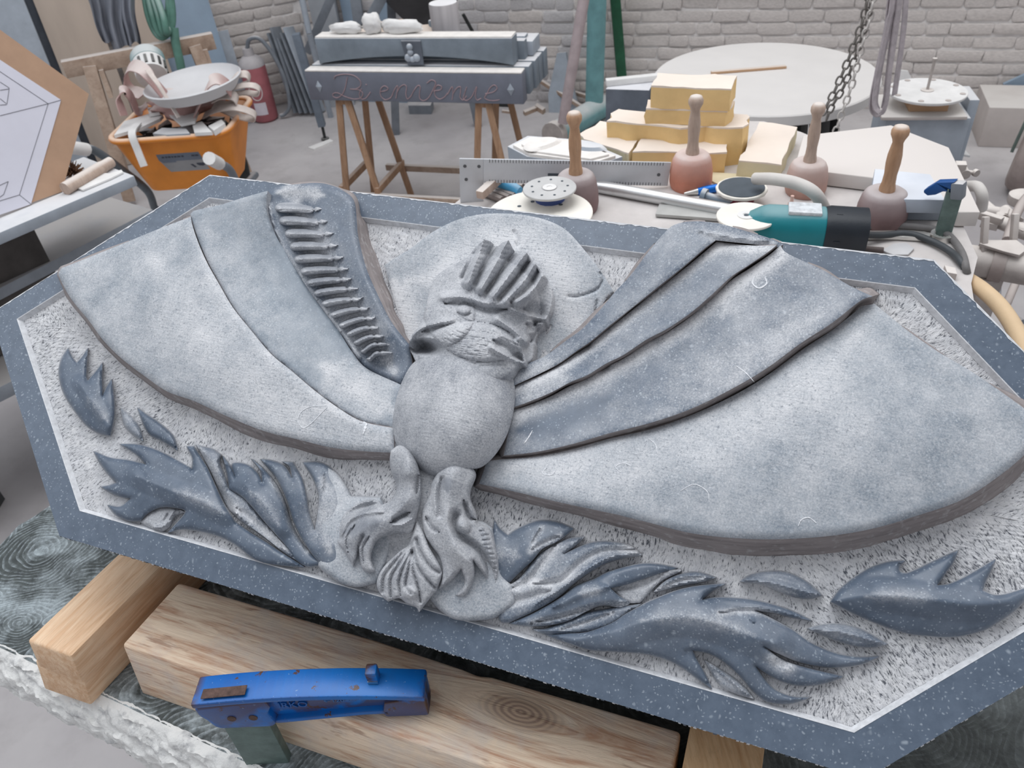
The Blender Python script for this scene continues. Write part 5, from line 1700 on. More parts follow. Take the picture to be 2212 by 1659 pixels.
# dark rubble bed
mb = MB()
for i in range(34):
    c0 = Vector((random.uniform(-hw * .8, hw * .8), random.uniform(.09, DY - .13), ZR - .045 + random.uniform(-.03, .02)))
    s = random.uniform(.03, .05)
    mb.hull([c0 + Vector((random.uniform(-s, s), random.uniform(-s, s), random.uniform(-s * .6, s * .6))) for _ in range(10)])
mb.v = [tuple(WBR @ Vector(q)) for q in mb.v]
o = single('rubble', mb, M_BLACKRUBBLE, 'dark broken rubble filling the orange wheelbarrow', 'rubble', smooth=0, kind='stuff')
shards = [([(246, 292), (268, 262), (330, 243), (352, 248), (345, 256), (300, 277)], 0.567, .012, 'long white stone offcut lying across the left of the barrow'),
          ([(352, 240), (372, 252), (390, 268), (420, 262), (428, 240), (418, 236), (400, 246), (378, 240)], 0.577, .010, 'bent white offcut lying in the middle of the barrow'),
          ([(318, 232), (338, 230), (344, 242), (322, 246)], 0.582, .012, 'small white lump behind the long offcut in the barrow'),
          ([(415, 268), (436, 262), (458, 285), (420, 287)], 0.562, .012, 'flat white piece at the right front of the barrow'),
          ([(450, 272), (478, 258), (486, 266), (462, 282)], 0.567, .02, 'short white profile at the right rim of the barrow'),
          ([(330, 288), (350, 276), (402, 278), (410, 288), (360, 291)], 0.557, .012, 'grey flat chip at the front rim of the barrow')]
for P, z, th, lb in shards:
    single('stone_offcut', prism_px(P, z, th), M_WHITEBIT if 'grey' not in lb else M_GREYSLAB2, lb, 'offcut', 'offcuts in the barrow', 0)
# plastic pail lid
cpt = at(417, 178, ZR + .15)
mb = MB()
T_ = Matrix.Translation(cpt) @ Matrix.Rotation(math.radians(1), 4, 'X') @ Matrix.Rotation(math.radians(-3), 4, 'Y')
mb.lathe([(.06, -.042), (.155, -.038), (.180, -.005), (.186, .006), (.181, .010), (.175, -.002), (.151, -.030), (.02, -.034), (.0, -.034)], 40, T_)
single('plastic_pan', mb, M_WHITEBIT if False else plain('white_pan_plastic', (206, 206, 208), .03, 10, .5), 'round white plastic pan propped on the straps in the barrow', 'pan', None, 50)
single('strap_bundle', lump(BWI(0.01, .23, ZR + .055), .15, .10, .055), M_STRAP, 'bundle of dusty pink webbing under the white pan in the barrow', 'straps', None, 80)
# tool with teal cap
mb = MB()
cp = onplane(322, 140, BWI(0, .40, .60), (0, -1, 0.0))
T_ = Matrix.Translation(cp) @ Matrix.Rotation(math.radians(-35), 4, 'Y') @ Matrix.Rotation(math.radians(-60), 4, 'X')
tcap = thing('grinder_guard', 'striped grey tool with teal cap standing behind the white pan', 'tool', loc=cp)
mb.lathe([(.066, 0), (.066, .04), (.058, .055), (.03, .06), (.0, .06)], 28, T_)
build('cap', mb, M_TEAL, tcap, 50)
mb = MB()
mb.lathe([(.060, -.07), (.064, -.01), (.064, 0.0)], 28, T_)
build('housing', mb, M_WHITEBIT, tcap, 50)
mb = MB()
for i in range(9):
    a = math.radians(170 + i * 24)
    mb.box(-.005, .005, -.0025, .0025, -.06, -.015, T_ @ Matrix.Rotation(a, 4, 'Z') @ Matrix.Translation((0, .0635, 0)))
build('vent_slot', mb, M_BLACK, tcap, 0)
# webbing straps
zc_ = ZR + .03


def Bp(px, py, y):
    return onplane(px, py, BWI(0, y, 0), by_)


straps = [([Bp(318, 225, .22), Bp(298, 238, .20), Bp(282, 208, .12), Bp(266, 195, .10), Bp(257, 215, .08), Bp(268, 250, .06)], .045, 'pink strap looped over the left rim of the barrow'),
          ([Bp(360, 210, .16), Bp(332, 178, .10), Bp(308, 150, .12), Bp(285, 142, .18), Bp(272, 160, .24), Bp(280, 190, .24), Bp(310, 205, .20)], .055, 'broad pink strap curling up left of the white pan'),
          ([Bp(386, 254, .0), Bp(362, 215, .02), Bp(340, 180, .04), Bp(318, 150, .10)], .018, 'thin pale strap hanging across the white pan'),
          ([Bp(420, 248, .12), Bp(436, 215, .08), Bp(452, 182, .06), Bp(470, 172, .08), Bp(488, 182, .10), Bp(500, 196, .12)], .06, 'wide pink strap folded over the right side of the pan'),
          ([Bp(440, 250, .14), Bp(470, 236, .12), Bp(508, 232, .10), Bp(546, 244, .12), Bp(550, 256, .14), Bp(520, 252, .16), Bp(480, 236, .18)], .035, 'cream strap loop hanging out past the right rim of the barrow'),
          ([Bp(470, 210, .16), Bp(505, 190, .16), Bp(540, 184, .16), Bp(560, 192, .17), Bp(556, 203, .18), Bp(530, 200, .2), Bp(490, 205, .2)], .03, 'rolled cream strap end pointing at the fire extinguisher'),
          ([Bp(480, 205, .2), Bp(500, 176, .2), Bp(515, 162, .2), Bp(534, 162, .21), Bp(538, 178, .22), Bp(520, 186, .22)], .04, 'small white strap loop standing above the rolled end'),
          ([Bp(460, 214, .14), Bp(480, 205, .13), Bp(505, 208, .12), Bp(512, 222, .13), Bp(490, 228, .15), Bp(462, 226, .16)], .05, 'bunched cream strap at the right of the pan')]
for P, wd, lb in straps:
    mb = MB()
    mb.ribbon(P, by_ + Vector((0, 0, .35)), wd, .004)
    single('webbing_strap', mb, M_STRAP if 'pink' in lb else plain('cream_webbing', (206, 196, 190), .08, 30, .85), lb, 'strap', 'straps in the barrow', 60)
# trowel hanging over the rim
mb = MB()
P = [BWI(-hw * .55, .08, ZR + .035), BWI(-hw * .5, -.012, ZR + .03), BWI(-hw * .46, -.035, ZR - .03), BWI(-hw * .42, -.05, ZR - .085)]
mb.ribbon(P, bx_, .028, .006)
single('paddle', mb, M_WHITEBIT, 'white flat stirring stick hooked over the front rim of the barrow', 'stick', None, 50)

# fire extinguisher
e = at(576, 258, 0)
ext = thing('fire_extinguisher', 'dusty red fire extinguisher standing on the floor near the corner', 'extinguisher', loc=e)
RE = 0.072
mb = MB()
mb.lathe([(RE * .8, 0), (RE, .015), (RE, .30), (RE * .96, .325), (RE * .6, .35), (.0, .355)], 28, Matrix.Translation(e))
build('cylinder', mb, M_RED, ext, 50)
mb = MB()
mb.lathe([(RE * 1.0, .305), (RE * .98, .33), (RE * .62, .355), (.03, .362), (.028, .40), (.0, .40)], 28, Matrix.Translation(e + Vector((0, 0, .002))))
build('cap', mb, plain('dusty_top', (182, 178, 180), .05, 20, .8), ext, 50)
mb = MB()
mb.tube([e + Vector(q) for q in ((0, 0, .40), (.03, -.02, .45), (.09, -.03, .45), (.14, -.03, .36), (.17, -.03, .22), (.16, -.03, .08), (.12, -0.02, .03), (.09, -.02, .02))], .011, 8)
build('hose', mb, M_GREYMETAL, ext, 70)
mb = MB()
for a0, a1, z0, z1 in ((-115, -60, .05, .12),):
    vs = []
    for a in np.linspace(a0, a1, 8):
        for z in (z0, z1):
            vs.append(e + Vector((math.cos(math.radians(a)) * (RE + .001), math.sin(math.radians(a)) * (RE + .001), z)))
    mb.add(vs, [(2 * i, 2 * i + 2, 2 * i + 3, 2 * i + 1) for i in range(7)])
build('label', mb, plain('faded_label', (206, 198, 206), .04, 20, .7), ext, 60)
mb = MB()
mb.tube([e + Vector((math.cos(math.radians(a)) * (RE + .001), math.sin(math.radians(a)) * (RE + .001), .185 + .05 * math.sin(t))) for t, a in [(t, -90 + 28 * math.cos(t)) for t in np.linspace(0, 2 * math.pi, 20, endpoint=False)]], .0022, 5, True, False)
build('emblem', mb, M_WHITEBIT, ext, 60)

# stone strips leaning in the corner
for i in range(5):
    s = i * .042
    p = at(694 - i * 12, 247, 0) + Vector((0, .0, 0))
    topp = Vector(p) + Vector((-.10 + .008 * i, .13, .46 - .03 * (i % 3)))
    mb = bar(Vector(p) + Vector((0, 0, .012)), topp, .10, .012, UB, .001)
    single('stone_strip', mb, [M_GREYSLAB2, M_GREYMETAL][i > 0], ['pale stone strip leaning in the corner, front one nearest the table', 'grey stone strip leaning in the corner, second from the table', 'grey stone strip leaning in the corner, third from the table', 'grey stone strip leaning in the corner, fourth from the table', 'grey stone strip leaning in the corner, nearest the fire extinguisher'][i], 'stone strip', 'strips leaning in the corner')

# posts and pipes in the corner
mb = MB()
pp = CORNER + UB * .17 - Vector((0, .12, 0))
mb.box(pp.x - .07, pp.x + .07, pp.y - .05, pp.y + .05, 0, 2.4)
struct('trim_2', mb, M_PLASTER)
mb = MB()
p0_, p1_ = aty(668, 72, 4.55), aty(640, -60, 4.6)
mb.tube([p0_, p0_ * .5 + p1_ * .5, p1_], .016, 10)
mb.tube([p0_, p0_ + Vector((0, .05, -.28)), p0_ + Vector((0.0, .1, -.60))], .016, 10)
single('conduit_pipe', mb, M_GREYSLAB2, 'pale vertical pipe standing in front of the corner post', 'pipe', None, 60)

# cement mixer behind the table
mx_ = aty(912, -10, 4.15)
mixer = thing('cement_mixer', 'dark cement mixer drum on a grey steel frame behind the stone table', 'mixer', loc=(mx_.x, mx_.y, 0))
mb = MB()
T_ = Matrix.Translation(mx_ + Vector((0, 0, .10))) @ Matrix.Rotation(math.radians(18), 4, 'X') @ Matrix.Rotation(math.radians(-6), 4, 'Y')
mb.lathe([(.0, -.22), (.08, -.215), (.14, -.18), (.19, -.08), (.205, .03), (.20, .12), (.15, .25), (.10, .30)], 36, T_)
build('drum', mb, plain('dark_mixer_steel', (66, 66, 68), .15, 8, .6), mixer, 40)
for q in ((755, 830, 60, 70), (800, 800, 60, 88)):
    pass
for (xa, ya, xb, yb, yy) in ((766, -20, 778, 68, 4.1), (838, -30, 785, 68, 4.1), (786, 60, 790, 200, 4.1), (1000, 30, 1030, 85, 4.2)):
    mb = bar(aty(xa, ya, yy), aty(xb, yb, yy), .05 if xa < 900 else .016, .04 if xa < 900 else .016, (0, 1, 0))
    build('frame_bar', mb, M_GREYMETAL if xa < 900 else M_BLACK, mixer, 40)
for x in (-.25, .2):
    build('frame_leg', bar((mx_.x + x * .6, mx_.y + .05, mx_.z + .02), (mx_.x + x, mx_.y + .12, .0), .04, .04, (0, 1, 0)), M_GREYMETAL, mixer, 40)
# diagonal prop
a, b = aty(722, -20, 4.62), aty(664, 112, 4.70)
single('diagonal_prop', bar(a, b, .045, .03, (0, 1, 0)), M_GREYMETAL, 'grey steel prop slanting up from the corner post behind the stone table', 'prop', None, 40)
# blue-grey sheets behind the mixer
for (x0, x1, lb) in ((742, 782, 'narrow blue-grey sheet standing behind the mixer frame, left one'), (820, 852, 'narrow blue-grey sheet standing behind the mixer, right one')):
    p = onplane(x0, 30, WB @ Vector((0, -.06, 0)), WB.col[1].xyz)
    q = onplane(x1, 30, WB @ Vector((0, -.06, 0)), WB.col[1].xyz)
    iv = WB.inverted()
    xa, xb = (iv @ p).x, (iv @ q).x
    mb = MB()
    mb.box(xa, xb, -.075, -.06, 0, 1.2, WB, .002)
    single('standing_sheet', mb, M_BLUEBOARD, lb, 'sheet', 'sheets behind the mixer')

# ================================================================== table of slabs on trestles
ZT = 0.66
T0, T1 = at(656, 152, ZT), at(1127, 157, ZT)
td = (T1 - T0)
TL = td.length
td.normalize()
TM = frame(T0, td)                      # x along the table, +y away, z up


def tb(x0, x1, y0, y1, z0, z1, c=.003):
    mb = MB()
    mb.box(x0, x1, y0, y1, z0, z1, TM, c)
    return mb


sign = thing('engraved_slab', 'grey stone slab engraved with the word Bienvenue, front of the table', 'slab', TM @ Matrix.Translation((TL / 2, 0, -.13)))
mb = MB()
mb.box(0, TL, 0, .055, -.118, -.006, TM, .004)
build('slab', mb, plain('violet_grey_stone', (112, 116, 128), .08, 10, .6, .15), sign, 40)
mb = MB()
mb.box(.002, TL - .002, .001, .055, -.006, 0.001, TM, .003)
build('dust_layer', mb, M_DUST, sign, 40)
# writing, drawn stroke by stroke on the face
SX, SY = TL / (2060 - 65), .112 / (700 - 470)
CR = lambda q: TM @ Vector(((q[0] - 65) * SX, -.0012, -.006 - (q[1] - 470) * SY))
strokes = [[(345, 522), (370, 498), (450, 484), (540, 492), (592, 530), (590, 572), (545, 598), (480, 602)], [(480, 602), (560, 606), (596, 632), (570, 670), (500, 682), (420, 664), (350, 634), (306, 642), (302, 664), (340, 674), (395, 645), (440, 585), (478, 505)],
           [(592, 598), (560, 645), (575, 680), (615, 674), (650, 645), (672, 622)], [(772, 618), (830, 606), (846, 588), (815, 572), (775, 598), (765, 650), (800, 682), (850, 668), (880, 640)], [(870, 650), (910, 595), (940, 570), (925, 620), (905, 670)], [(918, 630), (960, 580), (1005, 560), (1022, 580), (1005, 630), (1012, 672), (1050, 650)],
           [(1050, 650), (1090, 600), (1130, 565), (1150, 575), (1135, 620), (1130, 665), (1160, 684), (1210, 660), (1260, 600), (1296, 540), (1262, 520), (1215, 545)], [(1270, 604), (1330, 595), (1345, 570), (1310, 560), (1280, 590), (1275, 640), (1310, 668), (1360, 650), (1390, 620)],
           [(1390, 630), (1440, 570), (1440, 620), (1425, 672)], [(1436, 630), (1480, 580), (1515, 570), (1510, 610), (1500, 650), (1525, 672), (1560, 640)], [(1570, 570), (1545, 620), (1530, 660), (1560, 674), (1610, 640), (1660, 565), (1640, 630), (1650, 670), (1690, 655)], [(1730, 620), (1800, 606), (1838, 575), (1815, 552), (1775, 575), (1745, 620), (1720, 650), (1750, 668), (1800, 672), (1850, 665)], [(640, 560), (650, 566)]]
mb = MB()
for s in strokes:
    mb.tube([CR(q) for q in s], .0017, 6)
build('engraving', mb, plain('copper_pink_paint', (166, 142, 146), .12, 30, .7), sign, 60)
for cx_ in (180, 1955):
    mb = MB()
    c_ = CR((cx_, 585))
    r_ = .024
    M_ = frame(c_, TM.col[0].xyz)
    mb.hull([M_ @ Vector(q) for q in ((-.014, 0, 0), (.014, 0, 0), (0, 0, r_), (0, 0, -r_), (0, -.008, 0))])
    build('diamond_stud', mb, M_GREYSLAB2, sign, 0)
# slabs behind and on top
rows = [(.004, TL + .012, .060, .115, -.10, .004, M_GREYSLAB, 'grey stone slab lying directly behind the engraved slab'),
        (.03, TL + .02, .12, .175, -.10, .006, M_GREYSLAB, 'grey stone slab lying third from the front of the table'),
        (.02, TL + .02, .18, .235, -.10, .004, M_GREYSLAB, 'grey stone slab lying fourth from the front of the table'),
        (.03, TL + .025, .24, .295, -.10, .006, M_GREYSLAB, 'grey stone slab lying at the back of the table')]
for x0, x1, y0, y1, z0, z1, m_, lb in rows:
    single('stone_slab', tb(x0, x1, y0, y1, z0, z1, .005), m_, lb, 'slab', 'slabs on the trestles', 40)
# carved lintel with floral boss
lint = thing('carved_lintel', 'grey lintel stone with curved underside and carved floral boss, upon the slabs', 'lintel', TM @ Matrix.Translation((TL / 2, .08, .006)))
c0x, c1x = .045, TL - .045
prof = [(c0x, .005), (c0x + .0, .105), (c1x, .105), (c1x, .007)] + [(c1x - (c1x - c0x) * t, .007 + .032 * math.sin(math.pi * t) ** .8) for t in np.linspace(0.02, .98, 18)]
bm = extrude_profile([(p[0], p[1]) for p in prof], .055, .125, .003)
mb = MB()
mb.bm(bm, TM)
build('lintel', mb, M_GREYSLAB, lint, 40)
mb = MB()
mb.box(c0x + .002, c1x - .002, .058, .125, .1045, .111, TM, .003)
build('dust_layer', mb, M_DUST, lint, 40)
mb = MB()
xm = (c0x + c1x) / 2 + .015
mb.hull([TM @ Vector(q) for q in ((xm - .05, .054, .10), (xm + .03, .054, .10), (xm + .03, .054, .006), (xm - .038, .054, .006), (xm - .05, .05, .095), (xm + .03, .05, .095), (xm + .028, .05, .01), (xm - .036, .05, .01))])
build('boss_block', mb, M_DARKSLAB, lint, 0)
mb = MB()
for (a, b, r) in ((-.018, .075, .013), (-.018, .055, .012), (-.030, .035, .015), (.004, .035, .015), (-.013, .03, .012)):
    mb.lathe([(r, 0), (r * .85, .006), (r * .4, .010), (0, .011)], 14, TM @ Matrix.Translation((xm + a, .05, b)) @ Matrix.Rotation(math.pi / 2, 4, 'X'))
build('flower', mb, M_GREYSLAB2, lint, 60)
single('stone_slab', tb(.02, TL - .02, .13, .17, .006, .075, .004), M_GREYSLAB, 'narrow stone slab standing behind the carved lintel', 'slab', 'slabs on the trestles', 40)
single('stone_slab', tb(.03, TL - .0, .175, .285, .006, .06, .004), M_GREYSLAB2, 'broad stone slab under the rags and the stone cylinder', 'slab', 'slabs on the trestles', 40)
# cylinder
cc_ = TM @ Vector((.53, .235, .06))
rr_ = .056
mb = MB()
mb.lathe([(rr_ * .96, 0), (rr_, .004), (rr_, .122), (rr_ * .97, .126), (0, .126)], 32, Matrix.Translation(cc_))
single('stone_cylinder', mb, plain('banded_stone', (168, 164, 166), .18, 5, .7, dust=(232, 232, 234), stretch=(3, 3, .15)), 'stout grey stone cylinder standing on the slabs', 'cylinder', None, 40)
# cardboard sheet and rags
mb = MB()
g = 14
V = []
for j in range(6):
    for i in range(g):
        V.append(TM @ Vector((.10 + .37 * i / (g - 1) + rng.normal(0, .004), .19 + .09 * j / 5, .066 + .035 * math.sin(math.pi * i / (g - 1)) * (j / 5) + rng.normal(0, .004) + .012 * j / 5)))
mb.add(V, [(j * g + i, j * g + i + 1, (j + 1) * g + i + 1, (j + 1) * g + i) for j in range(5) for i in range(g - 1)])
single('cardboard_sheet', mb, M_CARD, 'crumpled brown cardboard behind the white rags', 'cardboard', None, 30)


for (x, y, z, sx, sy, sz, lb) in ((.155, .15, .135, .07, .03, .022, 'left white rag roll on the carved lintel'), (.38, .15, .135, .085, .03, .026, 'right white rag roll on the carved lintel'), (.262, .148, .148, .04, .04, .038, 'knotted white rag between the two rag rolls')):
    c_ = TM @ Vector((x + .02, y - .06, z))
    c_ = TM @ Vector((x + .02, .10, .111 + sz * .95))
    single('white_rag', lump(c_, sx, sy * .8, sz, M=RZ(YAW)), M_WHITEBIT, lb, 'rag', 'rags on the lintel', 80)
for (x, y, w_, d_, h_, lb) in ((.06, .15, .05, .04, .03, 'small grey block at the left end behind the lintel'), (.075, .20, .07, .05, .045, 'rounded dusty block at the left end of the table'), (.66, .13, .06, .03, .02, 'low stone piece right of the cylinder'), (.70, .18, .10, .05, .022, 'flat stone piece at the right end of the table'), (.77, .20, .09, .05, .012, 'tilted white stone flake at the right end of the table'), (.30, .27, .05, .02, .05, 'small block behind the cardboard, left one'), (.44, .275, .05, .02, .05, 'small block behind the cardboard beside the cylinder')):
    z0 = .075 if .13 <= y < .175 else .06
    bm = bmesh.new()
    mb = MB()
    mb.box(x, x + w_, y, y + d_, z0, z0 + h_, TM @ Matrix.Translation((0, 0, 0)), .006)
    single('stone_piece', mb, M_GREYSLAB, lb, 'stone', 'stone pieces on the table', 40)
# trestles: slim wooden A-frames
zb = ZT - .105
for nm, xa, lb in (('L', .13, 'slim wooden trestle under the left end of the stone table'), ('R', TL - .17, 'slim wooden trestle under the right end of the stone table')):
    ct = TM @ Vector((xa, .15, 0))
    tr = thing('trestle', lb, 'trestle', loc=(ct.x, ct.y, 0), group='trestles under the stone table')
    zt_ = zb - ZT
    build('top_rail', bar(TM @ Vector((xa, 0.02, zt_ - .018)), TM @ Vector((xa, .30, zt_ - .018)), .03, .036), M_WOODLEG, tr, 40)
    for yy in (.03, .27):
        for sx in (-1, 1):
            f = TM @ Vector((xa + sx * .085 + (.02 if sx > 0 else 0), yy + (-.02 if yy < .1 else .02), 0))
            f.z = 0
            build('leg', bar(TM @ Vector((xa + sx * .018, yy, zt_ - .01)), f, .026, .026, (0, 1, 0)), M_WOODLEG, tr, 40)
    for sx in (-1, 1):
        build('stretcher', bar(TM @ Vector((xa + sx * .085, .0, zt_ - .40)), TM @ Vector((xa + sx * .085, .30, zt_ - .40)), .02, .03), M_WOODLEG, tr, 40)
for yy, lb in ((.0, 'front wooden rail linking the two trestles near the floor'), (.30, 'rear wooden rail linking the two trestles near the floor')):
    single('trestle_rail', bar(TM @ Vector((.13, yy, -.53)), TM @ Vector((TL - .14, yy, -.53)), .022, .028), M_WOODOLD, lb, 'rail', None, 40)
# steel prop at the table's left end
p = at(703, 303, 0)
prop = thing('steel_prop', 'blue-grey steel prop under the left end of the stone table', 'prop', loc=p)
tp2 = TM @ Vector((.035, .20, -.10))
tp2 = Vector((p.x - .02, p.y - .02, tp2.z)) if True else tp2
M_BLUEST = plain('blue_grey_steel', (112, 122, 134), .1, 20, .6)
build('tube', bar(tp2, p + Vector((0, 0, .08)), .038, .038, (0, 1, 0)), M_BLUEST, prop, 40)
mb = MB()
mb.lathe([(.008, .012), (.008, .10)], 10, Matrix.Translation(p))
mb.lathe([(.022, .008), (.022, .013)], 12, Matrix.Translation(p))
build('foot', mb, M_BLACK, prop, 40)
single('floor_board', prism_px([(665, 318), (712, 300), (720, 304), (678, 322)], .008, .008), M_WHITEBIT, 'small white board on the floor under the steel prop', 'board', None, 0)

# floor debris by the back wall
for pts, h_, m_, lb in (([(1100, 216), (1102, 224), (1020, 221), (1022, 214)], .02, M_BLACK, 'dark stick lying on the floor behind the right trestle'), ([(1130, 238), (1165, 225), (1168, 229), (1134, 243)], .02, M_WOODOLD, 'short wooden stick on the floor right of the table'), ([(1160, 222), (1178, 233), (1172, 238), (1156, 228)], .025, M_WOODOLD, 'wood offcut on the floor beside the white slab'), ([(880, 214), (935, 214), (930, 228), (882, 228)], .05, M_GREYMETAL, 'flat grey block on the floor under the table'), ([(1085, 236), (1115, 240), (1113, 243), (1084, 239)], .012, M_WOODOLD, 'thin batten on the floor behind the right trestle')):
    single('floor_scrap', prism_px(pts, h_, h_), m_, lb, 'scrap', 'scraps on the floor', 0)

# ================================================================== middle: slab and gantry
pb = at(1185, 243, 0)
nb = Vector((math.sin(YAW) * -1, -math.cos(YAW), 0.22)).normalized()
nb = Vector((-math.sin(-YAW), -math.cos(YAW), 0.2)).normalized()
mb = lean([(1203, 115), (1222, 113), (1230, 160), (1247, 225), (1243, 240), (1186, 246), (1184, 205), (1196, 150)], 0, pb, nb, .03)
single('leaning_slab', mb, M_GREYSLAB2, 'tapering pale stone slab leaning on the back wall behind the pink pole', 'slab', None, 0)
for (a, b, lb) in (((1152, 165), (1185, 186), 'thin dark stick leaning left of the tapering slab'), ((1240, 200), (1272, 210), 'short plank leaning right of the tapering slab')):
    p, q = onplane(a[0], a[1], WB @ Vector((0, -.05, 0)), WB.col[1].xyz), onplane(b[0], b[1], WB @ Vector((0, -.10, 0)), WB.col[1].xyz)
    e_ = q + (q - p) * (q.z / max(.05, (p.z - q.z))) * .98
    single('leaning_stick', bar(p, e_, .02, .02), M_WOODOLD, lb, 'stick', None, 40)
# gantry foot
YG = 3.75
g0 = at(1205, 288, 0.06)
gp = thing('gantry_stand', 'teal steel gantry leg with a horizontal foot tube, standing behind the foam blocks', 'gantry', loc=(g0.x, g0.y, 0))
mb = MB()
ga, gb = at(1196, 292, .06), at(1302, 228, .06)
gd = (gb - ga).normalized()
mb.tube([ga, gb], .06, 20, smooth=False)
build('foot_tube', mb, M_TEAL, gp, 50)
mb = MB()
pbm = aty(1283, 226, gb.y - .05)
pt = aty(1290, -30, gb.y - .05)
pt = pbm + (pt - pbm) * 3.2
mb.tube([Vector((pbm.x, pbm.y, .05)), pt], .047, 20, smooth=False)
build('leg_tube', mb, M_TEAL, gp, 50)
mb = MB()
mb.tube([ga - gd * .012, ga + gd * .03], .066, 20, smooth=False)
build('end_ring', mb, M_DUSTYMETAL, gp, 50)
p, q = at(1216, 266, .13), aty(1266, -30, g0.y)
q = p + (q - p) * 2.6
mb = MB()
mb.tube([p, q], lambda t: .026, 12, smooth=False)
single('leaning_pole', mb, M_PINKPOLE, 'dusty pinkish pole slanting up from the gantry foot', 'pole', None, 50)
p, q = onplane(1343, 168, WB @ Vector((0, -.10, 0)), WB.col[1].xyz), onplane(1327, -25, WB @ Vector((0, -.10, 0)), WB.col[1].xyz)
p2 = p + (p - q) * (p.z / (q.z - p.z))
single('green_post', bar(Vector((p2.x, p2.y, 0.0)), p2 + (q - p2) * 3.0, .05, .03, (0, 1, 0)), M_GREEN, 'dark green steel post standing against the back wall', 'post', None, 40)

# ================================================================== round table
RT = at(1650, 163, .60)
rad = (at(1896, 166, .60) - at(1410, 150, .60)).length / 2
rt = thing('round_table', 'large round white-topped table with black legs by the back wall', 'table', loc=(RT.x, RT.y, 0))
mb = MB()
mb.lathe([(rad * .985, .562), (rad, .566), (rad, .596), (rad * .99, .6), (0, .6)], 72, Matrix.Translation((RT.x, RT.y, 0)))
build('tabletop', mb, plain('white_table_top', (214, 211, 209), .02, 6, .7), rt, 40)
for a in (35, 100, 160, 215, 262, 305, 335):
    c_, s_ = math.cos(math.radians(a)), math.sin(math.radians(a))
    mb = bar((RT.x + c_ * rad * .62, RT.y + s_ * rad * .62, .562), (RT.x + c_ * rad * .78, RT.y + s_ * rad * .78, 0), .05, .05, (c_, s_, 0))
    build('leg', mb, plain('black_table_leg', (30, 30, 30), .1, 20, .5), rt, 40)
single('wooden_stick', bar(at(1536, 157, .605), at(1698, 144, .605), .018, .01), M_CARD, 'thin wooden stick lying across the round white table', 'stick', None, 40)
cbx = at(1665, 250, .33)
mb = MB()
mb.box(-.11, .10, -.10, .08, 0, .34, Matrix.Translation((cbx.x, cbx.y + .05, 0)) @ RZ(YAW), .004)
single('cardboard_box', mb, M_CARD, 'brown cardboard box under the round white table', 'box', None, 40)
# dark block left of the table
a, b = at(1308, 192, .60), at(1412, 195, .60)
dm = frame(a, b - a)
mb = MB()
mb.box(0, .16, 0, .12, -.60, 0, dm, .004)
single('dark_stone_block', mb, M_DARKSLAB, 'tall dark stone block with dusty top, left of the round table', 'block', None, 40)
single('wooden_batten', bar(at(1309, 178, .612), at(1424, 166, .612), .03, .022), M_WHITEBIT, 'dusty batten lying on the dark stone block', 'batten', None, 40)

# ================================================================== the bench
ZB = 0.93
BO = Vector((-.06, 1.40, 0))
BM_ = Matrix(((.917, .40, 0, BO.x), (-.40, .917, 0, BO.y), (0, 0, 1, 0), (0, 0, 0, 1)))
bench = thing('work_bench', 'dusty work bench covered with mallets, discs and foam blocks', 'bench', BM_ @ Matrix.Translation((.45, .2, 0)))
bl = lambda a, b: (BM_.inverted() @ at(a, b, ZB))[:2]
pts = [(-.02, -.28), bl(985, 437), bl(1100, 350), bl(1262, 288), bl(1335, 258), bl(1650, 262), bl(1730, 285), bl(2050, 420), bl(2112, 556), bl(2098, 612), (.86, -.28)]
mb = MB()
mb.prism(pts, ZB - .05, ZB, BM_)
build('bench_top', mb, M_BENCH, bench, 0)
for x, y in ((.06, -.2), (.8, -.2), (.2, .40), (.5, .40)):
    mb = MB()
    mb.box(x - .03, x + .03, y - .03, y + .03, 0, ZB - .05, BM_)
    build('leg', mb, M_WOODOLD, bench, 0)


def zup(px, py_base, py_top, z0=ZB):
    "height of a plumb thing whose base is at (px, py_base) on z0 and whose top shows at row py_top"
    b = at(px, py_base, z0)
    lo, hi = z0, z0 + .6
    for _ in range(40):
        m = (lo + hi) / 2
        c = RC.T @ (np.array([b.x, b.y, m]) - EYE)
        y = PH / 2 - FPX * c[1] / -c[2]
        if y > py_top:
            lo = m
        else:
            hi = m
    return lo - z0


# ---- mallets
def mallet(px, py, pw, ptop, pshould, mh, mw, label):
    b = at(px, py, ZB)
    r = (at(px + pw / 2, py, ZB) - at(px - pw / 2, py, ZB)).length / 2
    H = zup(px, py, ptop)
    hh = zup(px, py, pshould)
    t = thing('stone_mallet', label, 'mallet', loc=b, group='mallets on the bench')
    mb = MB()
    mb.lathe([(r * .90, 0), (r * .955, .006), (r * .985, hh * .2), (r * .97, hh * .5), (r * .88, hh * .8), (r * .78, hh * .93), (r * .66, hh * .99), (r * .4, hh), (r * .3, hh * .985), (0, hh * .985)], 36, Matrix.Translation(b))
    build('head', mb, mh, t, 50)
    L = H - hh
    rk = r * .30
    pr = [(rk * 1.0, hh * .9), (rk * 1.02, hh + .004), (rk * .86, hh + L * .12), (rk * .80, hh + L * .25), (rk * .92, hh + L * .42), (rk * .90, hh + L * .55), (rk * .74, hh + L * .68), (rk * .66, hh + L * .74), (rk * .78, hh + L * .79), (rk * 1.08, hh + L * .86), (rk * 1.10, hh + L * .92), (rk * .85, hh + L * .98), (rk * .4, hh + L), (0, hh + L)]
    mb = MB()
    mb.lathe(pr, 24, Matrix.Translation(b))
    build('handle', mb, mw, t, 60)
    return b, r, hh


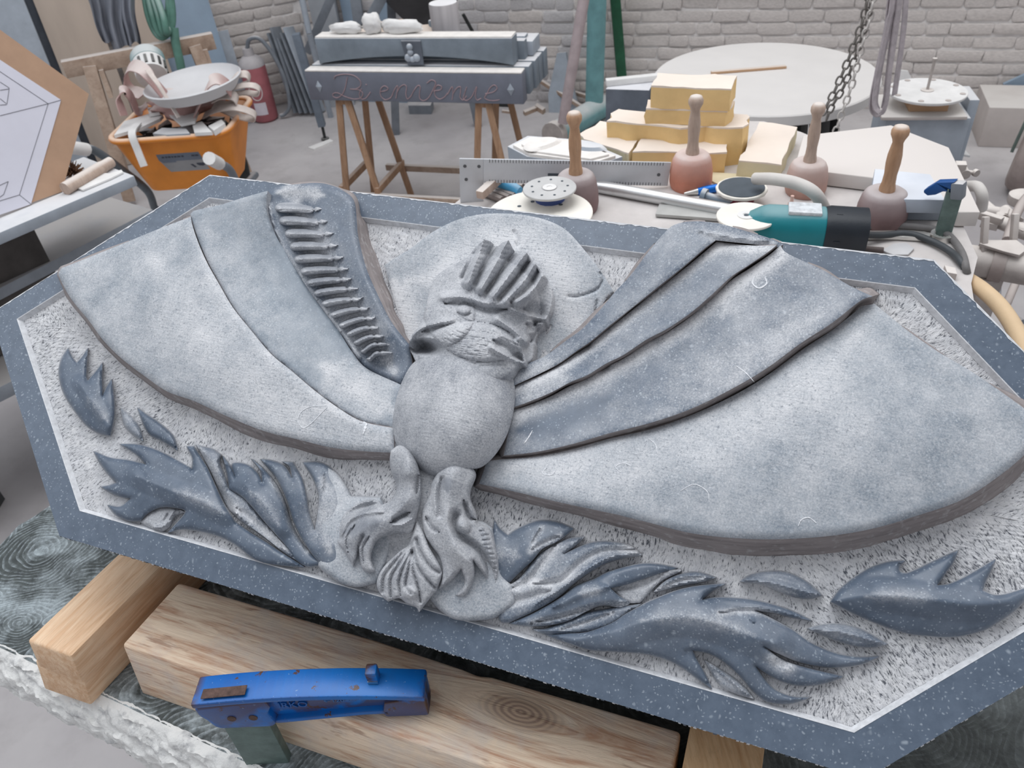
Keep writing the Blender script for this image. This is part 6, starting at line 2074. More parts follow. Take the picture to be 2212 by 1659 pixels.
mallet(1246, 452, 96, 240, 373, M_MALLETPLUM, M_HANDLE, 'grey-plum stonecarver mallet, leftmost, beside the steel square')
b2, r2_, h2_ = mallet(1491, 402, 94, 205, 330, M_MALLETRED, M_HANDLEGREY, 'red stonecarver mallet with white chip marks, in front of the foam')
mallet(1738, 415, 92, 222, 347, M_MALLETROSE, M_HANDLEGREY, 'dusty rose stonecarver mallet behind the white hose')
mallet(1900, 478, 112, 270, 410, M_MALLETPLUM, M_HANDLE, 'large plum stonecarver mallet in front of the clamped block')

# ---- foam blocks


def foam(pts, z1, th, label, side=M_FOAM, jag=.0015, z=None):
    P = [at(a, b, z1) for a, b in pts]
    mb = MB()
    bm = bmesh.new()
    D = []
    for i, p in enumerate(P):
        q = P[(i + 1) % len(P)]
        m = max(2, int((q - p).length / .02))
        for j in range(m):
            D.append(p + (q - p) * j / m + Vector((rng.normal(0, jag), rng.normal(0, jag), 0)))
    n = len(D)
    t = [q + Vector((0, 0, rng.normal(0, .0004))) for q in D]
    u = [q - Vector((0, 0, .003)) for q in D]
    mid = [q - Vector((rng.normal(0, jag), rng.normal(0, jag), th * .5)) for q in D]
    lo = [q - Vector((rng.normal(0, jag * .6), rng.normal(0, jag * .6), th)) for q in D]
    o = thing('foam_block', label, 'foam block', loc=(sum(q.x for q in P) / len(P), sum(q.y for q in P) / len(P), z1 - th), group='foam blocks')
    mb = MB()
    mb.add(t + u, [(i, (i + 1) % n, n + (i + 1) % n, n + i) for i in range(n)] + [tuple(range(n)), tuple(range(n, 2 * n))[::-1]])
    build('paper_face', mb, M_FOAMTOP, o, 0)
    mb = MB()
    mb.add(u + mid + lo, [(i, (i + 1) % n, n + (i + 1) % n, n + i) for i in range(2 * n) if (i + 1) % n or True and i != n - 1 and i != 2 * n - 1][:0] or
           [(r * n + i, r * n + (i + 1) % n, (r + 1) * n + (i + 1) % n, (r + 1) * n + i) for r in range(2) for i in range(n)] + [tuple(range(n)), tuple(range(2 * n, 3 * n))[::-1]])
    build('foam_body', mb, side, o, 40)
    return o


foam([(1404, 274), (1570, 287), (1566, 330), (1502, 328), (1366, 327)], ZB + .043, .043, 'yellow foam block behind the red mallet, nearest the bench front')
foam([(1300, 262), (1394, 275), (1360, 330), (1348, 328), (1262, 300), (1252, 290)], ZB + .040, .040, 'pink-stained foam block behind the white plaster sample', M_FOAMPALE)
foam([(1328, 237), (1450, 244), (1610, 246), (1621, 258), (1605, 275), (1500, 274), (1400, 270), (1310, 262)], ZB + .075, .075, 'long ragged yellow foam block lying across behind the others', jag=.004)
foam([(1640, 262), (1722, 273), (1686, 355), (1597, 345)], ZB + .035, .035, 'narrow pale foam block between the red and rose mallets', M_FOAMPALE)
foam([(1398, 215), (1590, 218), (1572, 240), (1395, 234)], ZB + .075 + .030, .030, 'lower yellow foam block of the stacked pair')
foam([(1422, 158), (1590, 163), (1578, 192), (1406, 185)], ZB + .075 + .030 + .042, .042, 'upper yellow foam block of the stacked pair')

# ---- plaster sample on its block
smp = thing('plaster_sample', 'white eight-sided sample relief with two carved leaves, left end of the bench', 'sample', loc=at(1220, 345, ZB))
o8 = [(1096, 316), (1140, 293), (1260, 302), (1345, 338), (1288, 358), (1138, 338)]
mb = prism_px(o8, ZB + .040, .040, c=.001)
build('block', mb, M_GREYSLAB2, smp, 0)
i8 = [(1108, 313), (1146, 295), (1252, 303), (1330, 336), (1284, 350), (1144, 332)]
build('upper_step', prism_px(i8, ZB + .046, .006, c=.0008), M_DUST, smp, 0)
i9 = [(1126, 311), (1150, 298), (1248, 305), (1316, 333), (1276, 343), (1154, 326)]
build('plate', prism_px(i9, ZB + .050, .004, c=.0008), M_DUST, smp, 0)
for (cx_, cy_, rx_, ry_, an) in ((1172, 312, 42, 12, -.18), (1272, 318, 40, 9, .12)):
    P = []
    for t in np.linspace(0, 2 * math.pi, 22, endpoint=False):
        x, y = rx_ * math.cos(t), ry_ * math.sin(t) * (1 - .3 * math.cos(t))
        P.append((cx_ + x * math.cos(an) - y * math.sin(an), cy_ + x * math.sin(an) + y * math.cos(an)))
    q = [at(a, b, ZB + .050) for a, b in P]
    ce = sum(q, Vector()) / len(q)
    mb = MB()
    n = len(q)
    r1_ = [ce + (a - ce) * .8 + Vector((0, 0, .006)) for a in q]
    r2__ = [ce + (a - ce) * .35 + Vector((0, 0, .002)) for a in q]
    mb.add(q + r1_ + r2__, [(i + j * n, (i + 1) % n + j * n, (i + 1) % n + (j + 1) * n, i + (j + 1) * n) for j in range(2) for i in range(n)] + [tuple(range(2 * n, 3 * n))])
    build('carved_leaf', mb, M_GREYSLAB2 if cx_ > 1200 else M_DUST, smp, 60)

# ---- steel square standing on edge
sq = thing('steel_square', 'long dull steel square with engraved scale, standing behind the leftmost mallet', 'square', loc=at(1220, 410, ZB))
A_, B_ = at(1004, 437, ZB), at(1447, 405, ZB)
hA = zup(1004, 437, 342)
dv = (B_ - A_)
dv.z = 0
Ls = dv.length
an_ = math.atan2(hA - .05, Ls)
SQ = frame(A_ + Vector((0, 0, hA)), dv) @ Matrix.Rotation(an_, 4, 'Y')      # origin at the outer corner, x down the long arm
Ls = Ls / math.cos(an_)
mb = MB()
mb.box(0, .044, -.002, .002, -hA * .99, 0, SQ, .0006)
build('short_arm', mb, M_RULER, sq, 40)
mb = MB()
mb.box(.044, Ls, -.002, .002, -.046, 0, SQ, .0006)
build('long_arm', mb, M_RULER, sq, 40)
mb = MB()
n = 60
for i in range(n):
    x = .055 + (Ls - .07) * i / (n - 1)
    for z0 in (-.0065, -.046):
        mb.box(x, x + .0009, -.0026, -.0019, z0 + .0005, z0 + (.006 if i % 5 else .0065), SQ)
build('scale_mark', mb, plain('engraved_black', (72, 74, 78), .05, 20, .6), sq, 0)['kind'] = 'stuff'
mb = MB()
mb.box(Ls * .42, Ls * .49, -.0026, -.0019, -.030, -.025, SQ)
build('stamped_mark', mb, M_DARKPAD, sq, 0)
for x, z in ((.01, -.014), (.036, -.014), (.012, -.04), (Ls - .02, -.024)):
    mb = MB()
    mb.lathe([(.0, 0), (.0032, 0), (.0032, .0008), (0, .0008)], 12, SQ @ Matrix.Translation((x, -.0018, z)) @ Matrix.Rotation(math.pi / 2, 4, 'X'))
    build('rivet', mb, plain('rivet_dark', (92, 94, 98), .05, 20, .5), sq, 0)

# ---- chisels and the rest at the bench's left end
def rod(p, q, r, n=8):
    mb = MB()
    mb.tube([p, q], r, n, smooth=False)
    return mb


for i, (a, b, lb) in enumerate((((1012, 402), (1085, 432), 'grey chisel lying nearest the bench edge'), ((1020, 396), (1100, 428), 'grey chisel, second from the bench edge'), ((1028, 392), (1112, 424), 'grey chisel, third from the bench edge'), ((1036, 388), (1122, 418), 'grey chisel, fourth from the bench edge'), ((1072, 384), (1130, 404), 'short grey chisel lying beside the light blue handle'), ((1098, 390), (1140, 402), 'short chisel shank behind the light blue handle'))):
    single('chisel', rod(at(*a, ZB + .009), at(*b, ZB + .007), .007, 8), M_CHISEL, lb, 'chisel', 'chisels on the bench', 40)
mb = MB()
p, q = at(1060, 378, ZB + .03), at(1122, 414, ZB + .012)
mb.tube([p, p * .7 + q * .3, p * .3 + q * .7, q], lambda t: .0155 - .006 * t, 14)
single('blue_punch', mb, M_CYAN, 'light blue tapered tool handle lying on the chisels', 'handle', None, 60)
single('wood_wedge', bar(at(1036, 422, ZB + .030), at(1078, 384, ZB + .034), .016, .016), M_HANDLEGREY, 'pale wooden peg laid across the chisels', 'peg', None, 40)
mb = MB()
p, q = at(1040, 374, ZB + .008), at(1215, 396, ZB + .008)
mb.tube([p, q], .010, 8, smooth=False)
single('white_rod', mb, M_WHITEBIT, 'white square-ended rod lying behind the blue handle', 'rod', None, 40)
mb = MB()
p, q = at(1086, 369, ZB + .028), at(1172, 381, ZB + .022)
mb.tube([p, p * .5 + q * .5, q], lambda t: .009 - .004 * t, 10)
e_ = q + (q - p) * .22
mb.tube([q, e_], .0022, 6, smooth=False)
single('wood_handled_tool', mb, M_HANDLE, 'wooden handled pick leaning on the steel square', 'tool', None, 60)


def disc(px, py, pw, z, th, m, label, name='grinding_disc', holes=(), hole_r=.004, hub=None, tilt=None, wavy=0, parent=None):
    c = at(px, py, z)
    r = (at(px + pw / 2, py, z) - at(px - pw / 2, py, z)).length / 2
    Mx = Matrix.Translation(c)
    if tilt is not None:
        Mx = Mx @ tilt
    o = parent or thing(name, label, 'disc', loc=c - Vector((0, 0, th)))
    mb = MB()
    n = 56
    pr = [(r * .99, -th), (r, -th * .8), (r, -th * .2), (r * .985, 0), (r * .3, 0), (r * .28, -.0008), (0.004, -.0008)]
    vs, fs = [], []
    for rr, z_ in pr:
        for i in range(n):
            a = 2 * math.pi * i / n
            w_ = 1 + (wavy * math.sin(a * 14) if rr > r * .9 else 0)
            vs.append((rr * w_ * math.cos(a), rr * w_ * math.sin(a), z_))
    for j in range(len(pr) - 1):
        for i in range(n):
            i2 = (i + 1) % n
            fs.append((j * n + i, j * n + i2, (j + 1) * n + i2, (j + 1) * n + i))
    fs += [tuple(range(n))[::-1], tuple(range((len(pr) - 1) * n, len(pr) * n))]
    mb.add(vs, fs, Mx)
    pl_o = build('grinding_wheel' if parent else 'disc_plate', mb, m, o, 30)
    if parent:
        o = pl_o
    if holes:
        mb = MB()
        for a, rr in holes:
            mb.lathe([(0, 0), (hole_r, 0), (hole_r, .0005), (0, .0005)], 12, Mx @ Matrix.Translation((rr * r * math.cos(math.radians(a)), rr * r * math.sin(math.radians(a)), 0.0002)))
        build('bolt_hole', mb, M_DARKPAD, o, 0)
    if hub:
        mb = MB()
        mb.lathe([(hub, 0), (hub, .0012), (hub * .4, .0012), (hub * .38, .0004), (0, .0004)], 20, Mx)
        build('hub', mb, M_WHITEBIT, o, 30)
    return o, c, r, Mx


disc(1187, 405, 115, ZB + .078, .004, M_DISCGREY, 'grey grinding disc with holes, raised in front of the leftmost mallet', holes=[(a, .68) for a in range(0, 360, 40)], hole_r=.0022, hub=.012)
disc(1165, 460, 228, ZB + .052, .004, M_CREAM, 'large cream disc lying at the bench edge, half hidden by the carving', holes=[(a, .5) for a in (30, 65, 100, 135)], hole_r=.0035)
mb = MB()
c_ = at(1187, 405, ZB + .074)
mb.lathe([(.026, 0), (.026, .060), (.012, .064), (.012, .074), (0, .074)], 16, Matrix.Translation((c_.x, c_.y, ZB)))
single('disc_flange', mb, plain('blue_flange', (70, 90, 150), .1, 20, .5), 'small blue flange under the grey grinding disc', 'flange', None, 40)
o_, c_, r_, Mx = disc(1602, 405, 112, ZB + .032, .005, M_CREAM, 'dark-faced polishing disc with cream wavy rim standing on a red hub', 'polishing_disc', wavy=.012)
mb = MB()
mb.lathe([(r_ * .90, .0), (r_ * .90, .0012), (r_ * .5, .0018), (0, .0016)], 48, Mx)
build('abrasive_face', mb, M_DARKPAD, o_, 30)
mb = MB()
mb.lathe([(.024, -.032), (.024, -.022), (.016, -.019), (.016, -.004), (0, -.004)], 20, Mx)
build('red_hub', mb, plain('crimson_rubber', (120, 24, 50), .1, 20, .5), o_, 40)

c_ = at(1165, 460, ZB + .048)
mb = MB()
mb.lathe([(.05, 0), (.055, .01), (.055, .04), (.03, .048), (0, .048)], 24, Matrix.Translation((c_.x, c_.y, ZB)))
single('backing_pad', mb, M_BLACK, 'black backing pad under the large cream disc', 'pad', None, 40)

# ---- metal tube, flat bar
mb = MB()
p, q = at(1288, 402, ZB + .012), at(1575, 455, ZB + .012)
mb.tube([p, q], .012, 20, smooth=False)
single('metal_tube', mb, M_STEEL, 'long bright metal tube lying across the bench', 'tube', None, 50)
single('flat_bar', prism_px([(1424, 440), (1560, 452), (1575, 474), (1500, 468), (1416, 462)], ZB + .008, .006, c=.001), plain('grey_flat_steel', (176, 176, 174), .05, 30, .5, metal=.3), 'flat grey steel bar in front of the metal tube', 'bar', None, 40)
single('cream_pad', prism_px([(1540, 372), (1640, 378), (1668, 392), (1560, 402), (1536, 390)], ZB + .004, .004), M_FOAMPALE, 'pale yellow cloth pad lying under the dark polishing disc', 'pad', None, 0)
# blue pen tool and hammer
mb = MB()
p, q = at(1478, 418, ZB + .006), at(1548, 406, ZB + .008)
mb.tube([p, p * .6 + q * .4], lambda t: .002 + .005 * t, 10, smooth=False)
pen = thing('air_scribe', 'silver and bright blue pencil grinder lying beside the red mallet', 'tool', loc=p - Vector((0, 0, .006)))
build('nozzle', mb, M_CHROME, pen, 50)
mb = MB()
mb.tube([p * .6 + q * .4, q], .0075, 12, smooth=False)
build('body', mb, plain('bright_blue_anodised', (30, 118, 214), .05, 20, .3, metal=.3), pen, 50)
mb = MB()
p, q = at(1516, 420, ZB + .012), at(1582, 440, ZB + .006)
mb.tube([p, p * .85 + q * .15], .012, 12, smooth=False)
mb.tube([p * .85 + q * .15, q], .007, 12, smooth=False)
single('small_hammer', mb, plain('blue_grey_dusty_tool', (132, 146, 160), .1, 20, .6, dust=(206, 206, 208)), 'small blue-grey hammer in front of the dark polishing disc', 'hammer', None, 50)

# ---- angle grinder
gA, gB = at(1640, 488, ZB + .036), at(1842, 500, ZB + .034)
gdv = gB - gA
gr = thing('angle_grinder', 'teal and black angle grinder lying on the bench behind the carving', 'grinder', loc=Vector((gA.x, gA.y, ZB)))
GM = frame(gA, gdv)
Lg = gdv.length


def gl(prof, m, nm, sy=1.0, sz=1.0, parent=None):
    mb = MB()
    vs, fs = [], []
    n = 24
    for x, r in prof:
        for i in range(n):
            a = 2 * math.pi * i / n
            ca, sa = math.cos(a), math.sin(a)
            e = 2.6
            f = (abs(ca) ** e + abs(sa) ** e) ** (-1 / e)
            vs.append((x, r * ca * f * sy, r * sa * f * sz))
    for j in range(len(prof) - 1):
        for i in range(n):
            i2 = (i + 1) % n
            fs.append((j * n + i, j * n + i2, (j + 1) * n + i2, (j + 1) * n + i))
    fs += [tuple(range(n))[::-1], tuple(range((len(prof) - 1) * n, len(prof) * n))]
    mb.add(vs, fs, GM)
    return build(nm, mb, m, parent or gr, 40)


gl([(-.02, .020), (.0, .030), (.012, .033), (.095, .034), (.098, .033)], M_TEALTOOL, 'motor_housing')
hb = gl([(.098, .034), (.105, .036), (.16, .0355), (Lg - .02, .034), (Lg - .006, .029), (Lg, .02)], M_BLACKTOOL, 'rear_housing')
mb = MB()
for i in range(9):
    a = math.radians(20 + i * 36)
    mb.box(.12, Lg - .03, -.0012, .0012, .033, .0375, GM @ Matrix.Rotation(a, 4, 'X'))
build('grip_rib', mb, M_BLACKTOOL, hb, 0)
mb = MB()
mb.box(.04, .09, -.018, .018, .030, .037, GM, .002)
build('rating_plate', mb, plain('silver_plate', (206, 210, 214), .15, 90, .4), gr, 40)
mb = MB()
mb.lathe([(.028, -.034), (.030, -.02), (.030, .002), (.02, .010), (.012, .012), (.012, .014), (0, .014)], 20, Matrix.Translation(gA - gdv.normalized() * .032 + Vector((0, 0, .0))))
build('gear_head', mb, M_GREYMETAL, gr, 40)
mb = MB()
g1 = GM @ Vector((Lg - .01, 0, -.004))
mb.tube([g1, at(1900, 508, ZB + .012), at(1960, 505, ZB + .010), at(2010, 520, ZB + .008), at(2055, 545, ZB + .008), at(2085, 580, ZB + .002), at(2098, 625, ZB - .06)], .0055, 10)
build('power_cord', mb, M_CABLE, gr, 70)
mb = MB()
mb.tube([at(1845, 490, ZB + .006), at(1920, 487, ZB + .006), at(1985, 490, ZB + .006), at(2040, 502, ZB + .006), at(2075, 540, ZB + .006), at(2088, 585, ZB + .004), at(2094, 620, ZB - .06), at(2096, 660, ZB - .16)], .0055, 10)
single('grey_cable', mb, plain('dusty_grey_cable', (112, 110, 110), .1, 30, .6), 'grey cable running along behind the chrome spanner', 'cable', None, 70)

disc(1612, 465, 130, ZB + .056, .004, M_CREAM, '', holes=[(0, 0)], hole_r=.004, hub=.014, parent=gr)

# ---- combination spanner
sp_ = thing('spanner', 'long chrome ring spanner lying behind the grinder cord', 'spanner', loc=at(1950, 502, ZB))
p, q = at(1845, 505, ZB + .004), at(2015, 508, ZB + .004)
mb = prism_px([(1845, 498), (1930, 497), (1998, 499), (2012, 506), (2006, 514), (1940, 510), (1845, 510)], ZB + .009, .007, c=.0012)
build('shank', mb, M_CHROME, sp_, 40)
mb = MB()
c_ = at(2034, 510, ZB + .005)
rs = .017
vs, fs = [], []
n = 28
for (rr, z_) in ((rs, -.005), (rs, .005), (rs * .64, .005), (rs * .64, -.005)):
    for i in range(n):
        a = 2 * math.pi * i / n
        w_ = 1 if rr == rs else 1 + .07 * (1 if i % 2 else -1)
        vs.append((c_.x + rr * w_ * math.cos(a), c_.y + rr * w_ * math.sin(a), c_.z + z_))
for j in range(4):
    for i in range(n):
        i2 = (i + 1) % n
        j2 = (j + 1) % 4
        fs.append((j * n + i, j * n + i2, j2 * n + i2, j2 * n + i))
mb.add(vs, fs)
build('ring_end', mb, M_CHROME, sp_, 30)
# trowel lying near the stone
tr_ = thing('spatula', 'dusty oval spatula with dark handle lying behind the carving', 'spatula', loc=at(1935, 538, ZB))
mb = prism_px([(1905, 540), (1930, 526), (1958, 524), (1975, 536), (1962, 549), (1930, 550)], ZB + .004, .003, c=.0005)
build('blade', mb, plain('dusty_blade', (196, 196, 198), .05, 20, .6), tr_, 40)
mb = MB()
mb.tube([at(1835, 536, ZB + .006), at(1908, 541, ZB + .006)], .005, 10, smooth=False)
build('handle', mb, plain('dark_wood', (92, 82, 80), .1, 30, .6), tr_, 50)
mb = MB()
mb.tube([at(1632, 386, ZB + .052), at(1672, 387, ZB + .066), at(1722, 397, ZB + .070), at(1762, 420, ZB + .060), at(1788, 466, ZB + .012)], .0105, 14)
single('white_hose', mb, M_HOSEWHITE, 'short curved white hose lying in front of the rose mallet', 'hose', None, 70)
mb = MB()
bb = at(1707, 455, ZB)
mb.lathe([(.006, 0), (.006, .014), (.003, .018), (.003, .028), (0, .029)], 12, Matrix.Translation(bb))
single('spray_nozzle', mb, plain('pink_plastic', (226, 190, 178), .05, 20, .5), 'tiny pink and white nozzle standing behind the grinder', 'nozzle', None, 50)

# ---- plates and clamped block at the right of the bench
single('white_stone_plate', prism_px([(1735, 292), (1925, 270), (2050, 318), (2118, 458), (2072, 458), (1892, 384), (1790, 372), (1722, 340)], ZB + .028, .026, c=.002), plain('chalk_plate', (212, 206, 202), .03, 6, .8, dust=(214, 208, 204)), 'big white dusty stone plate with cut corners, right of the foam blocks', 'plate', None, 40)
blk = prism_px([(1890, 364), (2010, 376), (2042, 432), (1926, 430), (1882, 416)], ZB + .052, .024, c=.0015)
single('blue_stone_block', blk, plain('light_blue_stone', (176, 184, 196), .06, 12, .7, dust=(218, 222, 230)), 'pale blue stone block held down by the small blue clamp', 'block', None, 40)
# lower part of that block on the bench
single('blue_stone_block', prism_px([(1894, 372), (2008, 382), (2040, 446), (1928, 444), (1886, 424)], ZB + .027, .026, c=.0015), M_GREYSLAB2, 'grey stone block under the pale blue block beside the plum mallet', 'block', None, 40)
c2 = thing('small_clamp', 'small dark blue bar clamp on the pale blue stone block', 'clamp', loc=at(2060, 462, ZB))
p, q = at(2000, 402, ZB + .075), at(2082, 408, ZB + .085)
CM2 = frame(p, q - p)
Lc = (q - p).length
mb = MB()
prf = [(0, -.008), (0, -.004), (.018, .010), (.045, .013), (Lc * .72, .009), (Lc * .72, -.003), (.05, -.002), (.028, -.004), (.018, -.010), (.006, -.0125)]
mb.bm(extrude_profile(prf, -.008, .008, .0012), CM2)
build('arm', mb, plain('navy_clamp_paint', (28, 78, 140), .1, 20, .5), c2, 40)
mb = MB()
mb.box(Lc * .70, Lc * 1.03, -.009, .009, -.016, .011, CM2, .003)
build('slide_head', mb, M_GREYMETAL, c2, 40)
mb = MB()
rt_ = CM2 @ Vector((Lc * .80, 0, 0))
mb.box(-.012, .012, -.004, .004, -.17, -.0, Matrix.Translation(rt_) @ RZ(-.35), .001)
build('rail', mb, M_RAIL, c2, 40)

# tan hose and things beyond the bench's right end
mb = MB()
mb.tube([at(2080, 598, .90), at(2125, 628, .92), at(2165, 668, .92), at(2200, 725, .92), at(2225, 790, .92), at(2240, 860, .90)], .0115, 14)
single('tan_hose', mb, M_HOSETAN, 'tan hose curving down past the right end of the carving', 'hose', None, 70)
single('small_bracket', prism_px([(2040, 572), (2064, 578), (2068, 592), (2046, 588)], ZB + .012, .011, c=.001), M_DUSTYMETAL, 'small grey metal bracket at the bench corner beside the carving', 'bracket', None, 40)

# dust extraction pipe with its bracket, right of the bench
ZP = .70
pA, pB = at(2086, 560, ZP), at(2260, 590, ZP)
px_ = thing('extraction_pipe', 'thick dust-caked pipe with strap, bracket and valves, right of the bench', 'pipe', loc=(pA.x, pA.y, 0))
pd = (pB - pA).normalized()
RP = .031
mb = MB()
mb.tube([pA - pd * .08, pB], RP, 24, smooth=False)
build('pipe', mb, M_DUSTYMETAL, px_, 50)
mb = MB()
cst = pA + pd * ((at(2155, 570, ZP) - pA).length)
mb.tube([cst - pd * .012, cst + pd * .012], RP + .004, 24, smooth=False)
st_ = build('strap', mb, M_TYRE, px_, 50)
mb = MB()
for i in range(5):
    a = math.radians(150 + i * 25)
    sd_ = pd.cross(Vector((0, 0, 1))).normalized()
    c_ = cst + (sd_ * math.cos(a) + Vector((0, 0, -math.sin(a)))) * (RP + .005)
    mb.box(-.004, .004, -.003, .003, -.003, .003, frame(c_, pd))
build('strap_slot', mb, M_BLACK, st_, 0)
mb = MB()
mb.hull([cst + Vector(q) * .62 for q in ((-.065, .03, .07), (-.03, .045, .07), (.05, .02, .075), (.06, -.03, .07), (.02, -.055, .065), (-.02, -.03, .07), (-.065, .03, .06), (.05, .02, .06), (.06, -.03, .06), (.02, -.055, .055))])
build('bracket_plate', mb, M_DUSTYMETAL, px_, 30)
for s in (-.03, .03):
    build('bracket_post', bar(cst + Vector((s, 0.01, RP * .6)), cst + Vector((s, .04, RP + .06)), .012, .012, (0, 1, 0)), M_DUSTYMETAL, px_, 40)
build('cross_arm', bar(at(2112, 462, ZP + .06), at(2165, 478, ZP + .06), .016, .016), M_DUSTYMETAL, px_, 40)
build('stand_post', bar(pB - pd * .1 + Vector((0, 0, -RP * .9)), (pB.x - pd.x * .1, pB.y - pd.y * .1, 0), .05, .05, (0, 1, 0)), M_DUSTYMETAL, px_, 40)
for i, P in enumerate((((2148, 590), (2146, 640), (2158, 670), (2172, 660), (2190, 620), (2205, 585)), ((2175, 520), (2192, 470), (2215, 430), (2240, 410)), ((2205, 700), (2160, 672), (2150, 640), (2155, 590)))):
    mb = MB()
    mb.tube([at(a, b, ZP - .12 + (.06 if i == 1 else 0)) for a, b in P], .011 if i else .009, 10)
    build('loose_hose', mb, M_TYRE if i != 2 else M_GREYMETAL, px_, 70)
# little machine heads and valves on a pedestal behind
ZV = .60
vm = px_
for i, (a, b, c_, d_, r_) in enumerate(((2110, 452, 2170, 462, .014), (2130, 440, 2165, 470, .009), (2160, 480, 2212, 500, .016), (2170, 452, 2195, 478, .012), (2195, 495, 2240, 510, .018), (2120, 480, 2150, 486, .012))):
    mb = MB()
    p, q = at(a, b, ZV + .02), at(c_, d_, ZV + .02)
    mb.tube([p, q], r_, 14, smooth=False)
    mb.tube([q - (q - p).normalized() * .012, q + (q - p).normalized() * .006], r_ * 1.25, 6, smooth=False)
    build('coupling', mb, M_DUSTYMETAL, vm, 40)
mb = MB()
mb.lathe([(.03, 0), (.033, .006), (.033, .024), (.024, .03), (0, .031)], 20, Matrix.Translation(at(2205, 440, ZV)))
build('pump_cap', mb, M_DUSTYMETAL, vm, 40)
# small handles sticking out beyond the plate
hn = thing('screw_clamp', 'dusty screw clamp handle gripping the edge of the white plate', 'clamp', loc=at(2090, 345, ZB - .02))
mb = prism_px([(2064, 346), (2088, 347), (2090, 356), (2066, 356)], ZB - .01, .05, c=.002)
build('jaw', mb, M_DUSTYMETAL, hn, 40)
mb = MB()
mb.tube([at(2076, 362, ZB - .03), at(2086, 378, ZB - .03)], .009, 12, smooth=False)
mb.tube([at(2082, 370, ZB - .03), at(2108, 374, ZB - .03)], .004, 8, smooth=False)
mb.tube([at(2105, 372, ZB - .03), at(2111, 375, ZB - .03)], .007, 10, smooth=False)
build('tommy_bar', mb, M_DUSTYMETAL, hn, 50)
mb = MB()
mb.tube([at(2090, 402, ZB - .04), at(2112, 404, ZB - .02), at(2122, 425, ZB - .03), at(2120, 450, ZB - .06)], .010, 12)
single('short_hose', mb, M_HOSEWHITE, 'short pale hose bow beyond the right edge of the white plate', 'hose', None, 70)

# ---- disc stand right of the round table
zd = .72
ds = thing('bolted_disc_stack', 'white bolted disc with a spindle on a stack of stone blocks and boards', 'disc', loc=at(2003, 196, zd))
dc = at(2003, 195, zd)
rd = (at(2091, 199, zd) - at(1915, 191, zd)).length / 2
mb = MB()
mb.lathe([(rd * .985, -.008), (rd, -.005), (rd, -.001), (rd * .99, 0), (0, 0)], 56, Matrix.Translation(dc))
build('disc_plate', mb, M_WHITEBIT, ds, 40)
mb = MB()
mb.lathe([(.018, 0), (.018, .002), (.004, .003), (.004, .085), (.0065, .086), (.0065, .091), (0, .091)], 16, Matrix.Translation(dc))
build('spindle', mb, M_DUSTYMETAL, ds, 40)
mb = MB()
for i in range(8):
    a = math.radians(i * 45 + 10)
    mb.lathe([(0, 0), (.008, 0), (.008, .001), (0, .001)], 10, Matrix.Translation(dc + Vector((rd * .87 * math.cos(a), rd * .87 * math.sin(a), .0003))))
build('bolt_hole', mb, M_TYRE, ds, 0)
SM = Matrix.Translation((dc.x, dc.y, 0)) @ RZ(math.radians(-14))
mb = MB()
mb.box(-.05, .055, -.05, .05, zd - .045, zd - .008, SM, .002)
single('wooden_spacer', mb, M_CARD, 'small brown wooden spacer under the bolted disc', 'spacer', None, 40)
mb = MB()
mb.box(-.13, .10, -.09, .10, zd - .055, zd - .045, SM, .002)
single('spacer_board', mb, M_DUSTYCARD, 'thin dusty board under the bolted disc stack', 'board', None, 40)
mb = MB()
mb.box(-.11, .115, -.075, .11, zd - .19, zd - .055, SM, .003)
single('stone_block', mb, M_GREYSLAB2, 'grey stone block carrying the bolted disc and board', 'block', None, 40)
mb = MB()
mb.box(-.10, .10, -.06, .10, 0, zd - .19, SM, .003)
single('stone_block', mb, M_GREYSLAB, 'tall grey stone pedestal under the bolted disc stack', 'block', None, 40)
mb = MB()
mb.box(.122, .15, .0, .12, 0.0, zd - .03, SM, .003)
single('upright_panel', mb, M_GREYSLAB2, 'pale upright panel standing right of the bolted disc stack', 'panel', None, 40)
wq = at(1960, 330, 0)
mb = lean([(1935, 150), (1962, 154), (1978, 188), (1996, 330), (1932, 330), (1930, 190)], 0, wq, (-.3, -.9, .12), .02)
single('white_wedge_stone', mb, M_WHITEBIT, 'white tapered stone behind the bolted disc', 'stone', None, 0)
wp = at(2070, 320, ZB - .30)
single('white_floor_sheet', prism_px([(2060, 296), (2096, 336), (2050, 330)], .50, .006), M_WHITEBIT, 'white triangular sheet sticking out behind the stone plate', 'sheet', None, 0)

# ---- chains
def chain(P, pitch, r, m, label):
    P = [Vector(q) for q in P]
    PP = catmull(P, False, 12) if len(P) > 2 else P
    o = thing('hoist_chain', label, 'chain', loc=P[-1], group='chains of the hoist')
    L = sum((b - a).length for a, b in zip(PP, PP[1:]))
    n = int(L / pitch)
    mb = MB()
    ll, wl = pitch * .82, pitch * .36
    loop = []
    for i in range(12):
        a = 2 * math.pi * i / 12
        loop.append(Vector((ll * .5 * math.cos(a) + (.18 * ll if math.cos(a) > .01 else -.18 * ll if math.cos(a) < -.01 else 0), wl * math.sin(a), 0)))
    mb.tube(loop, r, 6, True, False)
    me = None
    for i in range(n):
        s = (i + .5) * pitch
        acc = 0
        for a, b in zip(PP, PP[1:]):
            d_ = (b - a).length
            if acc + d_ >= s:
                c = a + (b - a) * ((s - acc) / d_)
                t = (b - a).normalized()
                break
            acc += d_
        M = frame(c, t, (0.2, -1, .1)) @ Matrix.Rotation(math.pi / 2 * (i % 2) + .5, 4, 'X')
        if me is None:
            lk_ = build('link', MB().add(mb.v, mb.f), m, o, 70, world=False)
            me = lk_.data
        else:
            lk_ = bpy.data.objects.new('link', me)
            COL.objects.link(lk_)
            lk_.parent = o
        lk_.matrix_local = WM[o.name].inverted() @ M
    return o


